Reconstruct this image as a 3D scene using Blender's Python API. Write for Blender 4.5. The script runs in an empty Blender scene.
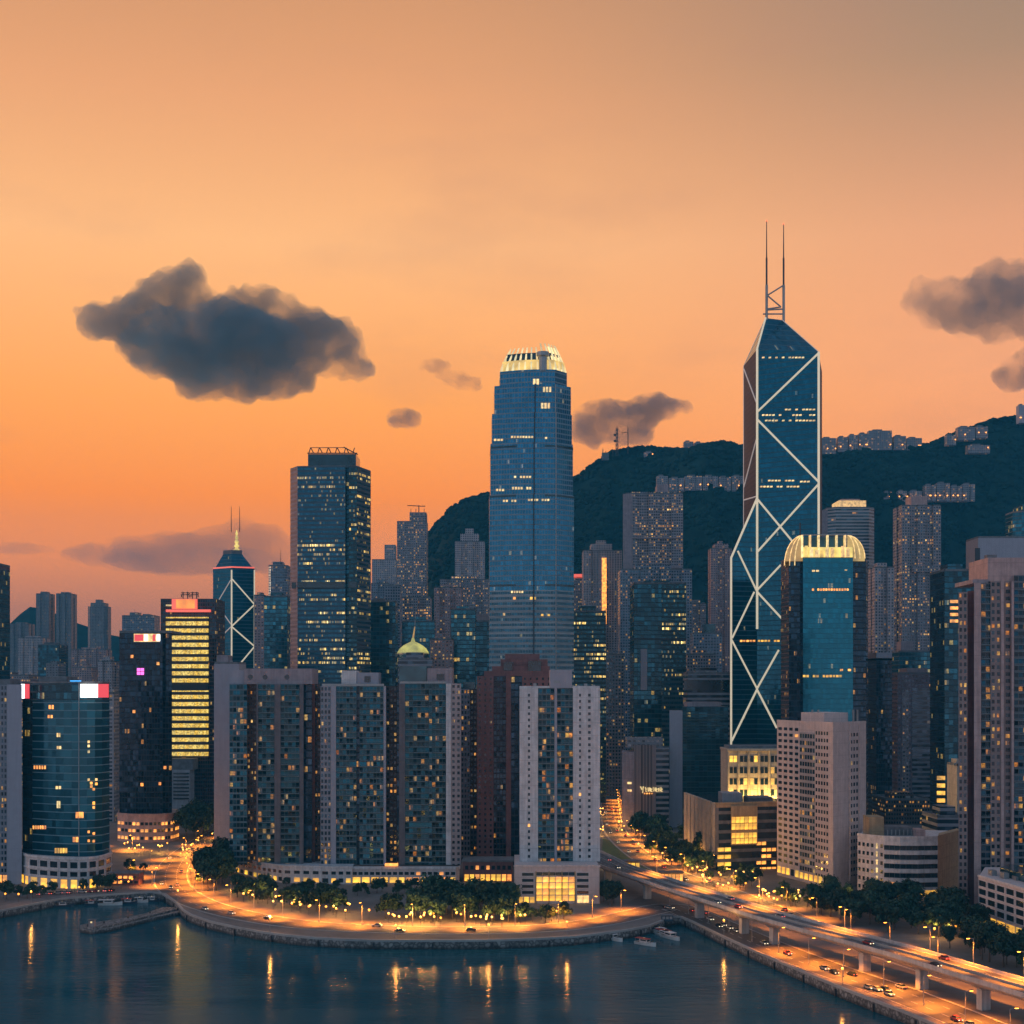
import bpy, bmesh, math, random
from mathutils import Vector, noise as mnoise
R = math.radians
scene = bpy.context.scene
COL = scene.collection
random.seed(11)

# ------------------------------------------------------------ camera
FPX, CAMH, HY = 1400.0, 105.0, 690.0           # focal length in pixels, eye height, horizon row
cam_d = bpy.data.cameras.new('camera'); cam = bpy.data.objects.new('camera', cam_d); COL.objects.link(cam)
cam.location = (0, 0, CAMH); cam.rotation_euler = (R(90), 0, 0)
cam_d.sensor_width = 36; cam_d.lens = 36*FPX/1024; cam_d.shift_y = (HY-512)/1024
cam_d.clip_start = 1; cam_d.clip_end = 60000
scene.camera = cam

def lin(r, g, b):
    f = lambda c: (c/255/12.92) if c/255 <= .04045 else ((c/255+.055)/1.055)**2.4
    return (f(r), f(g), f(b), 1)

# ------------------------------------------------------------ sky, sun, exposure
SUN_EL, SUN_AZ = R(5), R(-84)                   # azimuth from +Y towards +X
w = bpy.data.worlds.new('World'); scene.world = w; w.use_nodes = True
nt = w.node_tree; nt.nodes.clear()
def nd(nt, typ, **kw):
    n = nt.nodes.new(typ)
    for k, v in kw.items():
        if k == 'ins':
            for i, x in v.items():
                if hasattr(x, 'is_output') or isinstance(x, bpy.types.NodeSocket): nt.links.new(x, n.inputs[i])
                else: n.inputs[i].default_value = x
        else: setattr(n, k, v)
    return n
def mth(nt, op, a, b=None, c=None, clamp=False):
    ins = {0: a}
    if b is not None: ins[1] = b
    if c is not None: ins[2] = c
    return nd(nt, 'ShaderNodeMath', operation=op, use_clamp=clamp, ins=ins).outputs[0]
def ramp(nt, fac, stops, interp='LINEAR'):
    n = nd(nt, 'ShaderNodeValToRGB', ins={0: fac}); cr = n.color_ramp; cr.interpolation = interp
    while len(cr.elements) < len(stops): cr.elements.new(.5)
    for e, (p, c) in zip(cr.elements, stops): e.position = p; e.color = c
    return n.outputs[0]
def mixc(nt, fac, a, b, blend='MIX'):
    return nd(nt, 'ShaderNodeMix', data_type='RGBA', blend_type=blend, ins={0: fac, 6: a, 7: b}).outputs[2]
def maprange(nt, v, a, b, c=0., d=1., smooth=True):
    return nd(nt, 'ShaderNodeMapRange', interpolation_type='SMOOTHSTEP' if smooth else 'LINEAR', ins={0: v, 1: a, 2: b, 3: c, 4: d}).outputs[0]

def ramp_gain(nt, z): return maprange(nt, z, .05, .42, 1.42, 1.12)   # the haze box takes back this much of the sky's light
tc = nd(nt, 'ShaderNodeTexCoord').outputs['Generated']
sx = nd(nt, 'ShaderNodeSeparateXYZ', ins={0: tc})
X, Y, Z = sx.outputs
west = ramp(nt, Z, [(0, lin(140,102,86)), (.055, lin(182,114,86)), (.092, lin(234,136,74)), (.135, lin(255,141,42)), (.20, lin(255,162,74)),
                    (.30, lin(255,185,120)), (.385, lin(236,164,110)), (.46, lin(208,146,100)), (.75, lin(120,118,132)), (1, lin(112,128,154))])
east = ramp(nt, Z, [(0, lin(180,120,90)), (.09, lin(226,146,90)), (.15, lin(248,156,92)), (.22, lin(244,163,110)), (.30, lin(230,160,116)),
                    (.40, lin(172,136,108)), (.46, lin(150,126,108)), (.75, lin(112,118,138)), (1, lin(112,128,154))])
az = maprange(nt, nd(nt, 'ShaderNodeMath', operation='DIVIDE', ins={0: X, 1: mth(nt, 'MAXIMUM', Y, .2)}).outputs[0], -.12, .42)
front = nd(nt, 'ShaderNodeVectorMath', operation='SCALE', ins={0: mixc(nt, az, west, east), 3: ramp_gain(nt, Z)}).outputs[0]
back = ramp(nt, Z, [(0, lin(224,198,204)), (.06, lin(196,198,210)), (.15, lin(146,188,216)), (.32, lin(120,164,200)), (.7, lin(126,150,182)), (1, lin(122,138,164))])
dusk = maprange(nt, Y, .62, -.25)
skyc = mixc(nt, dusk, front, back)
thin = nd(nt, 'ShaderNodeTexNoise', ins={0: nd(nt, 'ShaderNodeMapping', ins={0: tc, 3: (3., 3., 9.)}).outputs[0], 2: 1.6, 3: 5., 4: .55}).outputs[0]
skyc = mixc(nt, maprange(nt, thin, .5, .8, 0., .22), skyc, lin(196,140,118))
ns = nd(nt, 'ShaderNodeTexSky', sky_type='NISHITA', sun_disc=False, sun_elevation=SUN_EL, sun_rotation=SUN_AZ, air_density=2., dust_density=3.)
nsk = mixc(nt, 1., ns.outputs[0], (.006, .006, .006, 1), 'MULTIPLY')
skyc = mixc(nt, 1., skyc, nsk, 'ADD')
bg = nd(nt, 'ShaderNodeBackground', ins={0: skyc, 1: 1.0})
nt.links.new(bg.outputs[0], nd(nt, 'ShaderNodeOutputWorld').inputs[0])

sd = bpy.data.lights.new('sun', 'SUN'); sun = bpy.data.objects.new('sun', sd); COL.objects.link(sun)
sd.energy = .8; sd.angle = R(12); sd.color = (1, .55, .32)
sdir = Vector((math.sin(SUN_AZ)*math.cos(SUN_EL), math.cos(SUN_AZ)*math.cos(SUN_EL), math.sin(SUN_EL)))
sun.rotation_euler = sdir.to_track_quat('Z', 'Y').to_euler(); sun.location = (-900, 600, 900)
scene.view_settings.view_transform = 'Standard'; scene.view_settings.look = 'None'
scene.view_settings.exposure = 0; scene.view_settings.gamma = 1
scene.render.engine = 'CYCLES'
cy = scene.cycles
cy.use_denoising = True; cy.max_bounces = 6; cy.diffuse_bounces = 2; cy.glossy_bounces = 3; cy.transmission_bounces = 3; cy.transparent_max_bounces = 8
cy.volume_bounces = 0; cy.sample_clamp_indirect = 4; cy.sample_clamp_direct = 0; cy.caustics_reflective = False; cy.caustics_refractive = False
cy.use_light_tree = True

# ------------------------------------------------------------ pixel -> place helpers
def wx(px, D): return (px-512)/FPX*D
def wz(py, D): return CAMH-(py-HY)/FPX*D
def PD(px, D): return (wx(px, D), D)
def dist(py, z): return FPX*(CAMH-z)/(py-HY)
def G(px, py, z=3.): D = dist(py, z); return (wx(px, D), D)
def onplane(px, py, A, B):
    """point where the sight line of a pixel meets the upright plane through plan points A, B"""
    dx, dy = (px-512)/FPX, 1.
    ex, ey = B[0]-A[0], B[1]-A[1]
    t = (A[0]*ey-A[1]*ex)/(dx*ey-dy*ex)
    return Vector((dx*t, t, CAMH-(py-HY)/FPX*t))

# ------------------------------------------------------------ mesh collector
class MB:
    def __init__(s): s.v = []; s.f = []; s.uv = []; s.sm = []
    def face(s, pts, uvs=None, smooth=False):
        b = len(s.v); s.v += [tuple(p) for p in pts]; s.f.append(list(range(b, b+len(pts)))); s.sm.append(smooth)
        if uvs is None:
            p = [Vector(q) for q in pts]; n = Vector((0, 0, 0))
            for i in range(len(p)):
                a, c = p[i], p[(i+1) % len(p)]
                n += Vector(((a.y-c.y)*(a.z+c.z), (a.z-c.z)*(a.x+c.x), (a.x-c.x)*(a.y+c.y)))
            if n.length > 0: n.normalize()
            if abs(n.z) < .85:
                t = Vector((-n.y, n.x, 0)).normalized(); uvs = [(q.dot(t), q.z) for q in p]
            else: uvs = [(q.x, q.y) for q in p]
        s.uv += uvs
    def prism(s, plan, z0, z1, bw=None, top=True, bottom=False, plan1=None, zoff=0.):
        """upright prism over a counter-clockwise plan; plan1 = a different outline at the top"""
        n = len(plan); q = plan1 or plan; u = 0.
        for i in range(n):
            a, b, c, d = plan[i], plan[(i+1) % n], q[(i+1) % n], q[i]
            L = math.hypot(b[0]-a[0], b[1]-a[1])
            if bw: L = max(1, round(L/bw))*bw
            s.face([(*a, z0), (*b, z0), (*c, z1), (*d, z1)], [(u, z0-zoff), (u+L, z0-zoff), (u+L, z1-zoff), (u, z1-zoff)]); u += L
        if top: s.face([(*p, z1) for p in q])
        if bottom: s.face([(*p, z0) for p in reversed(plan)])
        return s
    def box(s, x0, x1, y0, y1, z0, z1, rot=0., c=None, bottom=True):
        pl = [(x0, y0), (x1, y0), (x1, y1), (x0, y1)]
        if rot:
            cx, cy_ = c or ((x0+x1)/2, (y0+y1)/2); k, l = math.cos(rot), math.sin(rot)
            pl = [(cx+(x-cx)*k-(y-cy_)*l, cy_+(x-cx)*l+(y-cy_)*k) for x, y in pl]
        return s.prism(pl, z0, z1, bottom=bottom)
    def beam(s, p, q, r, n=6, r1=None, smooth=True):
        p, q = Vector(p), Vector(q); d = (q-p).normalized(); r1 = r if r1 is None else r1
        a = d.orthogonal().normalized(); b = d.cross(a)
        R0 = [p+(a*math.cos(t)+b*math.sin(t))*r for t in [2*math.pi*i/n for i in range(n)]]
        R1 = [q+(a*math.cos(t)+b*math.sin(t))*r1 for t in [2*math.pi*i/n for i in range(n)]]
        for i in range(n):
            j = (i+1) % n; s.face([R0[i], R0[j], R1[j], R1[i]], smooth=smooth)
        s.face(list(reversed(R0))); s.face(R1)
        return s
    def lathe(s, prof, cx, cy_, n=16, smooth=True):
        for (r0, z0), (r1, z1) in zip(prof, prof[1:]):
            for i in range(n):
                t0, t1 = 2*math.pi*i/n, 2*math.pi*(i+1)/n
                q = [(cx+r0*math.cos(t0), cy_+r0*math.sin(t0), z0), (cx+r0*math.cos(t1), cy_+r0*math.sin(t1), z0),
                     (cx+r1*math.cos(t1), cy_+r1*math.sin(t1), z1), (cx+r1*math.cos(t0), cy_+r1*math.sin(t0), z1)]
                if r1 < 1e-6: q = q[:3]
                if r0 < 1e-6: q = [q[0], q[2], q[3]]
                s.face(q, smooth=smooth)
        return s
    def sheet(s, pts, z):
        s.face([(*p, z) for p in pts]); return s
    def build(s, name, mat, parent=None, weld=False):
        base = thing_loc(parent)
        me = bpy.data.meshes.new(name)
        me.from_pydata([(x-base[0], y-base[1], z-base[2]) for x, y, z in s.v], [], s.f)
        uvl = me.uv_layers.new(name='UVMap')
        flat = [c for uv in s.uv for c in uv]
        uvl.data.foreach_set('uv', flat)
        me.polygons.foreach_set('use_smooth', s.sm)
        me.materials.append(mat)
        if weld:
            bm = bmesh.new(); bm.from_mesh(me); bmesh.ops.remove_doubles(bm, verts=bm.verts, dist=.001); bm.to_mesh(me); bm.free()
        me.update()
        o = bpy.data.objects.new(name, me); COL.objects.link(o)
        if parent is not None: o.parent = parent
        elif base != (0, 0, 0): o.location = base
        return o
LOC = {}
def thing_loc(o):
    if o is None: return (0, 0, 0)
    if o.name in LOC: return LOC[o.name]
    return thing_loc(o.parent) if o.parent else (0, 0, 0)
def tag(o, label=None, cat=None, group=None, kind=None):
    if label: o['label'] = label
    if cat: o['category'] = cat
    if group: o['group'] = group
    if kind: o['kind'] = kind
    return o
def thing(name, label, cat, loc, group=None, rz=0.):
    o = bpy.data.objects.new(name, None); COL.objects.link(o); o.empty_display_size = 2
    o.location = loc; LOC[o.name] = tuple(loc); o.rotation_euler.z = rz
    return tag(o, label, cat, group)
def proto(name, label, cat, group=None):          # a thing built round the origin, moved afterwards
    return thing(name, label, cat, (0, 0, 0), group)
def dup(root, loc, rz=0., label=None, group=None, scale=None):
    def cp(o, par):
        c = o.copy(); COL.objects.link(c)
        if par is not None: c.parent = par
        for ch in o.children: cp(ch, c)
        return c
    r = cp(root, None); r.location = loc; r.rotation_euler = (0, 0, rz)
    if scale: r.scale = scale
    if label: r['label'] = label
    if group: r['group'] = group
    return r
def structure(name, mb, mat): return tag(mb.build(name, mat), kind='structure')

# ------------------------------------------------------------ materials
def newmat(name):
    m = bpy.data.materials.new(name); m.use_nodes = True; m.node_tree.nodes.clear(); return m, m.node_tree
def finish(nt, bsdf): nt.links.new(bsdf, nd(nt, 'ShaderNodeOutputMaterial').inputs[0])
_pm = {}
def plain(name, col, rough=.7, metal=0., var=.25, scale=.3, spec=.4, streak=True):
    if name in _pm: return _pm[name]
    m, nt = newmat(name)
    co = nd(nt, 'ShaderNodeTexCoord').outputs['Object']
    n1 = nd(nt, 'ShaderNodeTexNoise', ins={0: co, 2: scale, 3: 6., 4: .6}).outputs[0]
    f = n1
    if streak:
        n2 = nd(nt, 'ShaderNodeTexNoise', ins={0: nd(nt, 'ShaderNodeMapping', ins={0: co, 3: (.9, .9, .05)}).outputs[0], 2: 1., 3: 4.}).outputs[0]
        f = mth(nt, 'ADD', mth(nt, 'MULTIPLY', n1, .5), mth(nt, 'MULTIPLY', n2, .5))
        zz = nd(nt, 'ShaderNodeSeparateXYZ', ins={0: co}).outputs[2]
        f = mth(nt, 'SUBTRACT', f, mth(nt, 'MULTIPLY', mth(nt, 'LESS_THAN', mth(nt, 'FRACT', mth(nt, 'DIVIDE', zz, 6.2)), .05), .12))   # cast joints
    k = maprange(nt, f, .36, .64, 1-var, 1+var, False)
    c = nd(nt, 'ShaderNodeVectorMath', operation='SCALE', ins={0: col[:3], 3: k}).outputs[0]
    b = nd(nt, 'ShaderNodeBsdfPrincipled', ins={'Base Color': c, 'Roughness': rough, 'Metallic': metal, 'Specular IOR Level': spec})
    finish(nt, b.outputs[0]); _pm[name] = m; return m
def glow(name, col, strength, sample=False, vary=0., scale=.5):
    if name in _pm: return _pm[name]
    m, nt = newmat(name)
    st = strength
    if vary:
        co = nd(nt, 'ShaderNodeTexCoord').outputs['Object']
        n1 = nd(nt, 'ShaderNodeTexNoise', ins={0: co, 2: scale, 3: 3.}).outputs[0]
        st = maprange(nt, n1, .35, .65, strength*(1-vary), strength*(1+vary), False)
        rn = nd(nt, 'ShaderNodeObjectInfo').outputs['Random']
        st = mth(nt, 'MULTIPLY', st, maprange(nt, rn, 0., 1., 1-vary*.9, 1+vary*.5, False))
        col = mixc(nt, mth(nt, 'FRACT', mth(nt, 'MULTIPLY', rn, 7.31)), (*col[:3], 1), (col[0], col[1]*.78, col[2]*.6, 1))
    b = nd(nt, 'ShaderNodeBsdfPrincipled', ins={'Base Color': (.3, .28, .25, 1), 'Roughness': .5, 'Emission Color': col if isinstance(col, bpy.types.NodeSocket) else (*col[:3], 1), 'Emission Strength': st})
    finish(nt, b.outputs[0])
    m.cycles.emission_sampling = 'AUTO' if sample else 'NONE'
    _pm[name] = m; return m

def vary1(g, v, k): return mth(g, 'ADD', 1., mth(g, 'MULTIPLY', v, mth(g, 'SUBTRACT', k, 1.)))
def facade_group():
    g = bpy.data.node_groups.new('facade', 'ShaderNodeTree')
    def sock(n, t, d):
        s_ = g.interface.new_socket(n, in_out='INPUT', socket_type=t); s_.default_value = d
    for n, t, d in [('Wall', 'NodeSocketColor', (.4, .35, .35, 1)), ('Glass', 'NodeSocketColor', (.02, .06, .09, 1)), ('FloorH', 'NodeSocketFloat', 3.2), ('BayW', 'NodeSocketFloat', 3.),
                    ('WinU', 'NodeSocketFloat', .6), ('WinV', 'NodeSocketFloat', .55), ('Lit', 'NodeSocketFloat', .06), ('Row', 'NodeSocketFloat', .3),
                    ('LitA', 'NodeSocketColor', lin(255,160,60)), ('LitB', 'NodeSocketColor', lin(255,205,120)), ('Power', 'NodeSocketFloat', 1.5),
                    ('GMetal', 'NodeSocketFloat', .5), ('Mull', 'NodeSocketFloat', 0.), ('Tilt', 'NodeSocketFloat', .03), ('WRough', 'NodeSocketFloat', .8), ('GRough', 'NodeSocketFloat', .12), ('RowVar', 'NodeSocketFloat', 0.), ('Vary', 'NodeSocketFloat', 1.)]:
        sock(n, t, d)
    g.interface.new_socket('Shader', in_out='OUTPUT', socket_type='NodeSocketShader')
    I = nd(g, 'NodeGroupInput').outputs
    uv = nd(g, 'ShaderNodeUVMap'); uv.uv_map = 'UVMap'
    s_ = nd(g, 'ShaderNodeSeparateXYZ', ins={0: uv.outputs[0]})
    cu = mth(g, 'DIVIDE', s_.outputs[0], I['BayW']); cv = mth(g, 'DIVIDE', s_.outputs[1], I['FloorH'])
    iu, iv = mth(g, 'FLOOR', cu), mth(g, 'FLOOR', cv); fu, fv = mth(g, 'FRACT', cu), mth(g, 'FRACT', cv)
    au, av = mth(g, 'ABSOLUTE', mth(g, 'SUBTRACT', fu, .5)), mth(g, 'ABSOLUTE', mth(g, 'SUBTRACT', fv, .5))
    mask = mth(g, 'MULTIPLY', mth(g, 'LESS_THAN', au, mth(g, 'MULTIPLY', I['WinU'], .5)), mth(g, 'LESS_THAN', av, mth(g, 'MULTIPLY', I['WinV'], .5)))
    seed = mth(g, 'MULTIPLY', nd(g, 'ShaderNodeObjectInfo').outputs['Random'], 913.)
    cell = nd(g, 'ShaderNodeCombineXYZ', ins={0: mth(g, 'ADD', iu, seed), 1: iv, 2: seed}).outputs[0]
    wn = nd(g, 'ShaderNodeTexWhiteNoise', noise_dimensions='3D', ins={0: cell})
    r1 = wn.outputs['Value']; rc = nd(g, 'ShaderNodeSeparateXYZ', ins={0: wn.outputs['Color']}).outputs
    rr = nd(g, 'ShaderNodeTexWhiteNoise', noise_dimensions='2D', ins={0: nd(g, 'ShaderNodeCombineXYZ', ins={0: iv, 1: seed}).outputs[0]}).outputs['Value']
    run = nd(g, 'ShaderNodeTexNoise', ins={0: nd(g, 'ShaderNodeCombineXYZ', ins={0: mth(g, 'MULTIPLY', iu, .13), 1: mth(g, 'MULTIPLY', iv, 5.3), 2: seed}).outputs[0], 2: 1., 3: 1.}).outputs[0]
    gain = mth(g, 'MULTIPLY', mth(g, 'MULTIPLY', mth(g, 'POWER', rr, 3.), 5.), maprange(g, run, .42, .58, .05, 2.2))
    p = mth(g, 'MULTIPLY', I['Lit'], mth(g, 'ADD', mth(g, 'MULTIPLY', gain, I['Row']), mth(g, 'SUBTRACT', 1., I['Row'])))
    lit = mth(g, 'MULTIPLY', mth(g, 'LESS_THAN', r1, p), mask)
    mul = mth(g, 'MULTIPLY', mth(g, 'GREATER_THAN', au, mth(g, 'SUBTRACT', .5, I['Mull'])), 1.)
    inn = nd(g, 'ShaderNodeTexNoise', ins={0: nd(g, 'ShaderNodeCombineXYZ', ins={0: mth(g, 'MULTIPLY', s_.outputs[0], .9), 1: mth(g, 'MULTIPLY', s_.outputs[1], .9), 2: seed}).outputs[0], 2: 1., 3: 2.}).outputs[0]
    side = mth(g, 'GREATER_THAN', rc[1], .5)
    fuu = mth(g, 'ADD', mth(g, 'MULTIPLY', side, fu), mth(g, 'MULTIPLY', mth(g, 'SUBTRACT', 1., side), mth(g, 'SUBTRACT', 1., fu)))
    curtain = maprange(g, fuu, mth(g, 'MULTIPLY', rc[2], .62), mth(g, 'ADD', mth(g, 'MULTIPLY', rc[2], .62), .12), .18, 1.)
    allon = mth(g, 'GREATER_THAN', I['Lit'], 1.); curtain = mth(g, 'MAXIMUM', curtain, allon)   # a drawn curtain dims one side
    em = mth(g, 'MULTIPLY', mth(g, 'MULTIPLY', mth(g, 'MULTIPLY', lit, curtain), I['Power']), mth(g, 'MULTIPLY', mth(g, 'ADD', mth(g, 'MULTIPLY', maprange(g, mth(g, 'POWER', rc[0], 2.2), 0., 1., .3, 3.2, False), mth(g, 'SUBTRACT', 1., allon)), mth(g, 'MULTIPLY', allon, maprange(g, rc[0], 0., 1., .75, 1.15, False))), maprange(g, inn, .3, .7, .45, 1.35)))
    ecol = mixc(g, rc[1], I['LitA'], I['LitB'])
    big = nd(g, 'ShaderNodeTexNoise', ins={0: nd(g, 'ShaderNodeMapping', ins={0: uv.outputs[0], 3: (.12, .03, 1)}).outputs[0], 2: 1., 3: 5.}).outputs[0]
    wv = mth(g, 'MULTIPLY', maprange(g, big, .3, .7, .84, 1.14, False), mth(g, 'SUBTRACT', 1.03, mth(g, 'MULTIPLY', mth(g, 'MULTIPLY', rr, I['RowVar']), 1.)))
    wall = nd(g, 'ShaderNodeVectorMath', operation='SCALE', ins={0: I['Wall'], 3: wv}).outputs[0]
    gl = nd(g, 'ShaderNodeVectorMath', operation='SCALE', ins={0: I['Glass'], 3: vary1(g, I['Vary'], mth(g, 'MULTIPLY', maprange(g, mth(g, 'POWER', rc[2], 2.), 0., 1., .5, 2.1, False), maprange(g, rr, 0., 1., .75, 1.25, False)))}).outputs[0]
    gl = mixc(g, mul, gl, mixc(g, .5, I['Wall'], gl))
    base = mixc(g, mask, wall, gl)
    ro = mth(g, 'ADD', mth(g, 'MULTIPLY', mask, mth(g, 'SUBTRACT', I['GRough'], I['WRough'])), I['WRough'])
    nrm = nd(g, 'ShaderNodeNewGeometry').outputs['Normal']
    tl = nd(g, 'ShaderNodeVectorMath', operation='SCALE', ins={0: nd(g, 'ShaderNodeVectorMath', operation='SUBTRACT', ins={0: wn.outputs['Color'], 1: (.5, .5, .5)}).outputs[0], 3: mth(g, 'MULTIPLY', mask, I['Tilt'])}).outputs[0]
    nn = nd(g, 'ShaderNodeVectorMath', operation='NORMALIZE', ins={0: nd(g, 'ShaderNodeVectorMath', operation='ADD', ins={0: nrm, 1: tl}).outputs[0]}).outputs[0]
    b = nd(g, 'ShaderNodeBsdfPrincipled', ins={'Base Color': base, 'Roughness': ro, 'Metallic': mth(g, 'MULTIPLY', mask, I['GMetal']), 'Normal': nn,
           'Emission Color': ecol, 'Emission Strength': em, 'Specular IOR Level': .5})
    nt_ = g; nt_.links.new(b.outputs[0], nd(g, 'NodeGroupOutput').inputs[0])
    return g
FG = facade_group()
_bw = {}
def fac(name, wall=(.3, .26, .27), glass=(.05, .12, .16), fh=3.2, bw=3., wu=.6, wv=.55, lit=.06, row=.2, la=None, lb=None, power=1.6, gm=.5, mull=0., tilt=.03, wr=.8, gr=.12, rv=0., vary=1.):
    m, nt = newmat(name)
    gnode = nd(nt, 'ShaderNodeGroup', node_tree=FG)
    vals = dict(Wall=(*wall, 1), Glass=(*glass, 1), FloorH=fh, BayW=bw, WinU=wu, WinV=wv, Lit=lit, Row=row, Power=power, GMetal=gm, Mull=mull, Tilt=tilt, WRough=wr, GRough=gr, RowVar=rv, Vary=vary)
    if la: vals['LitA'] = la
    if lb: vals['LitB'] = lb
    for k, v in vals.items(): gnode.inputs[k].default_value = v
    finish(nt, gnode.outputs[0]); m.cycles.emission_sampling = 'NONE'
    _bw[m.name] = bw; m['fh'] = fh
    return m
YA, YB = lin(255,196,84), lin(255,226,140)
# walls
MAUVE, PINK, WHITE, GREY, MAROON, CREAM, TAN = (.32,.25,.26), (.46,.30,.27), (.62,.57,.56), (.34,.33,.35), (.22,.095,.085), (.46,.38,.30), (.42,.29,.16)
M = {}
M['far_flat'] = fac('hazy apartment wall', (.24,.22,.23), (.08,.09,.1), 3., 3.4, .55, .5, .05, .1, power=.9)
M['far_pink'] = fac('pink apartment wall', (.40,.26,.25), (.07,.08,.1), 3., 3.2, .5, .5, .13, .1, power=1.3)
M['far_pale'] = fac('pale apartment wall', (.44,.36,.36), (.07,.09,.11), 3., 3.0, .5, .55, .10, .1, power=1.)
M['far_grey'] = fac('grey blue apartment wall', (.24,.24,.28), (.05,.09,.12), 3.2, 3.0, .6, .55, .12, .15, power=1.1)
M['far_lit'] = fac('twinkling apartment wall', (.30,.25,.26), (.05,.07,.09), 3.2, 2.6, .55, .5, .20, .25, power=1.5)
M['teal'] = fac('teal office glass', (.06,.10,.12), (.022,.13,.18), 4., 3., .93, .78, .05, .7, YA, YB, 1.2, vary=.6)
M['teal_dark'] = fac('dark teal office glass', (.03,.06,.075), (.012,.07,.10), 4., 3., .93, .8, .03, .6, YA, YB, 1.)
M['teal_lit'] = fac('dark office glass with lit rows', (.045,.075,.085), (.014,.075,.10), 4., 1.6, .86, .5, .22, .85, YA, YB, 1.)
M['cold_dark'] = fac('black blue glass', (.02,.03,.045), (.012,.035,.06), 4., 2.4, .9, .75, .02, .3, gm=.4)
M['band_pale'] = fac('pale banded office wall', (.42,.37,.36), (.05,.08,.1), 3.8, 6., 1., .5, .03, .3, gm=.3)
M['band_grey'] = fac('grey banded office wall', (.27,.25,.27), (.03,.05,.07), 4., 4., 1., .55, .03, .5, gm=.4)
M['exchange'] = fac('blue grey tower glass', (.07,.11,.14), (.02,.115,.175), 3.9, 1.5, .88, .5, .24, .92, YA, YB, .8, gm=.55, tilt=.015, vary=.5)
M['exchange_pink'] = fac('pinkish tower corner', (.34,.24,.24), (.06,.08,.11), 3.9, 2.4, .5, .55, .02, .2)
M['ifc_low'] = fac('blue tower lower storeys', (.34,.38,.40), (.025,.10,.15), 4.2, 2.0, .9, .5, .012, .8, YB, lin(255,235,200), .6, gm=.6, tilt=.02, rv=.35, vary=.6)
M['ifc'] = fac('blue tower glass with pale lines', (.20,.28,.34), (.03,.175,.29), 4., 2.4, .84, .74, .012, .8, YB, lin(255,235,200), .6, gm=.65, tilt=.012, rv=.3, vary=.28)
M['bank'] = fac('deep blue bank glass', (.03,.10,.14), (.007,.11,.17), 3.9, 1.6, 1., .8, .006, .6, YB, lin(230,225,190), .6, gm=.55, tilt=.01, gr=.08, vary=.3)
M['bank_side'] = fac('mauve bank glass', (.06,.052,.06), (.045,.038,.05), 3.9, 1.6, 1., .8, .0, 0., gm=.1, tilt=.01, vary=.2, gr=.6)  # mauve reflection of the side sky is put into the glass colour
M['mono'] = fac('teal blue crown tower glass', (.03,.15,.21), (.008,.165,.24), 3.6, 1.8, .97, .9, .012, .9, YA, lin(255,230,170), .7, gm=.55, tilt=.012, vary=.25)
M['curve'] = fac('curved teal glass with pale bands', (.16,.26,.29), (.010,.095,.135), 4.1, 3.2, 1., .88, .0, 0., gm=.55, tilt=.03, vary=.35)
M['black_red'] = fac('near black glass', (.02,.028,.04), (.012,.03,.05), 3.6, 1.9, .86, .8, .012, .2, gm=.45, tilt=.05)
M['gold_rows'] = fac('glowing yellow office rows', (.10,.07,.05), (.2,.13,.05), 5.6, 1.5, .97, .56, 1.6, .0, lin(255,200,70), lin(255,222,120), .95, gm=0.)
M['apart_teal'] = fac('teal apartment balcony glass', (.15,.20,.22), (.008,.055,.075), 3.1, 1.9, .90, .70, .085, .3, lin(255,140,50), lin(255,200,120), 1.3, gm=.5, tilt=.22, mull=.07, rv=.5)
M['apart_green'] = fac('green teal apartment glass', (.11,.16,.175), (.007,.046,.06), 3.1, 2.1, .92, .74, .075, .25, lin(255,150,60), lin(255,205,130), 1.2, gm=.5, tilt=.22, mull=.06, rv=.5)
M['apart_lit'] = fac('white tower balcony glass', (.18,.22,.24), (.008,.055,.075), 3.1, 1.9, .90, .70, .16, .3, lin(255,140,50), lin(255,190,90), 1.3, gm=.5, tilt=.22, mull=.07, rv=.5)
M['apart_grid'] = fac('grey apartment window grid', (.27,.255,.28), (.03,.055,.075), 3.1, 1.7, .62, .6, .09, .1, gm=.4, tilt=.06)
M['apart_pink'] = fac('pinkish apartment window grid', (.40,.31,.30), (.035,.05,.06), 3.1, 2.4, .5, .5, .05, .1, gm=.4, tilt=.06)
M['apart_brown'] = fac('brown apartment recess', (.11,.075,.07), (.03,.035,.04), 3.1, 2.0, .6, .5, .2, .2, power=1.5)
M['maroon_win'] = fac('maroon apartment wall', MAROON, (.025,.03,.035), 3.1, 3.6, .35, .45, .015, .1)
M['maroon_glass'] = fac('maroon glass apartment wall', (.07,.045,.05), (.02,.035,.05), 3.1, 1.9, .8, .72, .04, .1, tilt=.08)
M['slab_win'] = fac('pink white slab apartment wall', (.60,.49,.46), (.05,.06,.065), 3.7, 2.9, .62, .50, .03, .1, gm=.3, tilt=.06)
M['slab_balc'] = fac('slab apartment balcony strip', (.40,.36,.36), (.04,.07,.085), 3.7, 2.6, .8, .6, .14, .1, gm=.3, tilt=.08)
M['right_glass'] = fac('navy balcony glass', (.19,.17,.175), (.008,.035,.055), 3.2, 2.2, .9, .70, .13, .1, lin(255,150,50), lin(255,196,100), 1.4, gm=.5, tilt=.2, mull=.05, rv=.4)
M['right_win'] = fac('tan apartment window column', (.29,.195,.175), (.03,.04,.05), 3.2, 2.6, .55, .55, .18, .1, lin(255,150,50), lin(255,196,100), 1.4)
M['stripe_v'] = fac('vertically ribbed wall', (.26,.19,.175), (.13,.10,.10), 60., 2.4, .55, 1., .0, 0., gm=0., gr=.7, tilt=0.)
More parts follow.
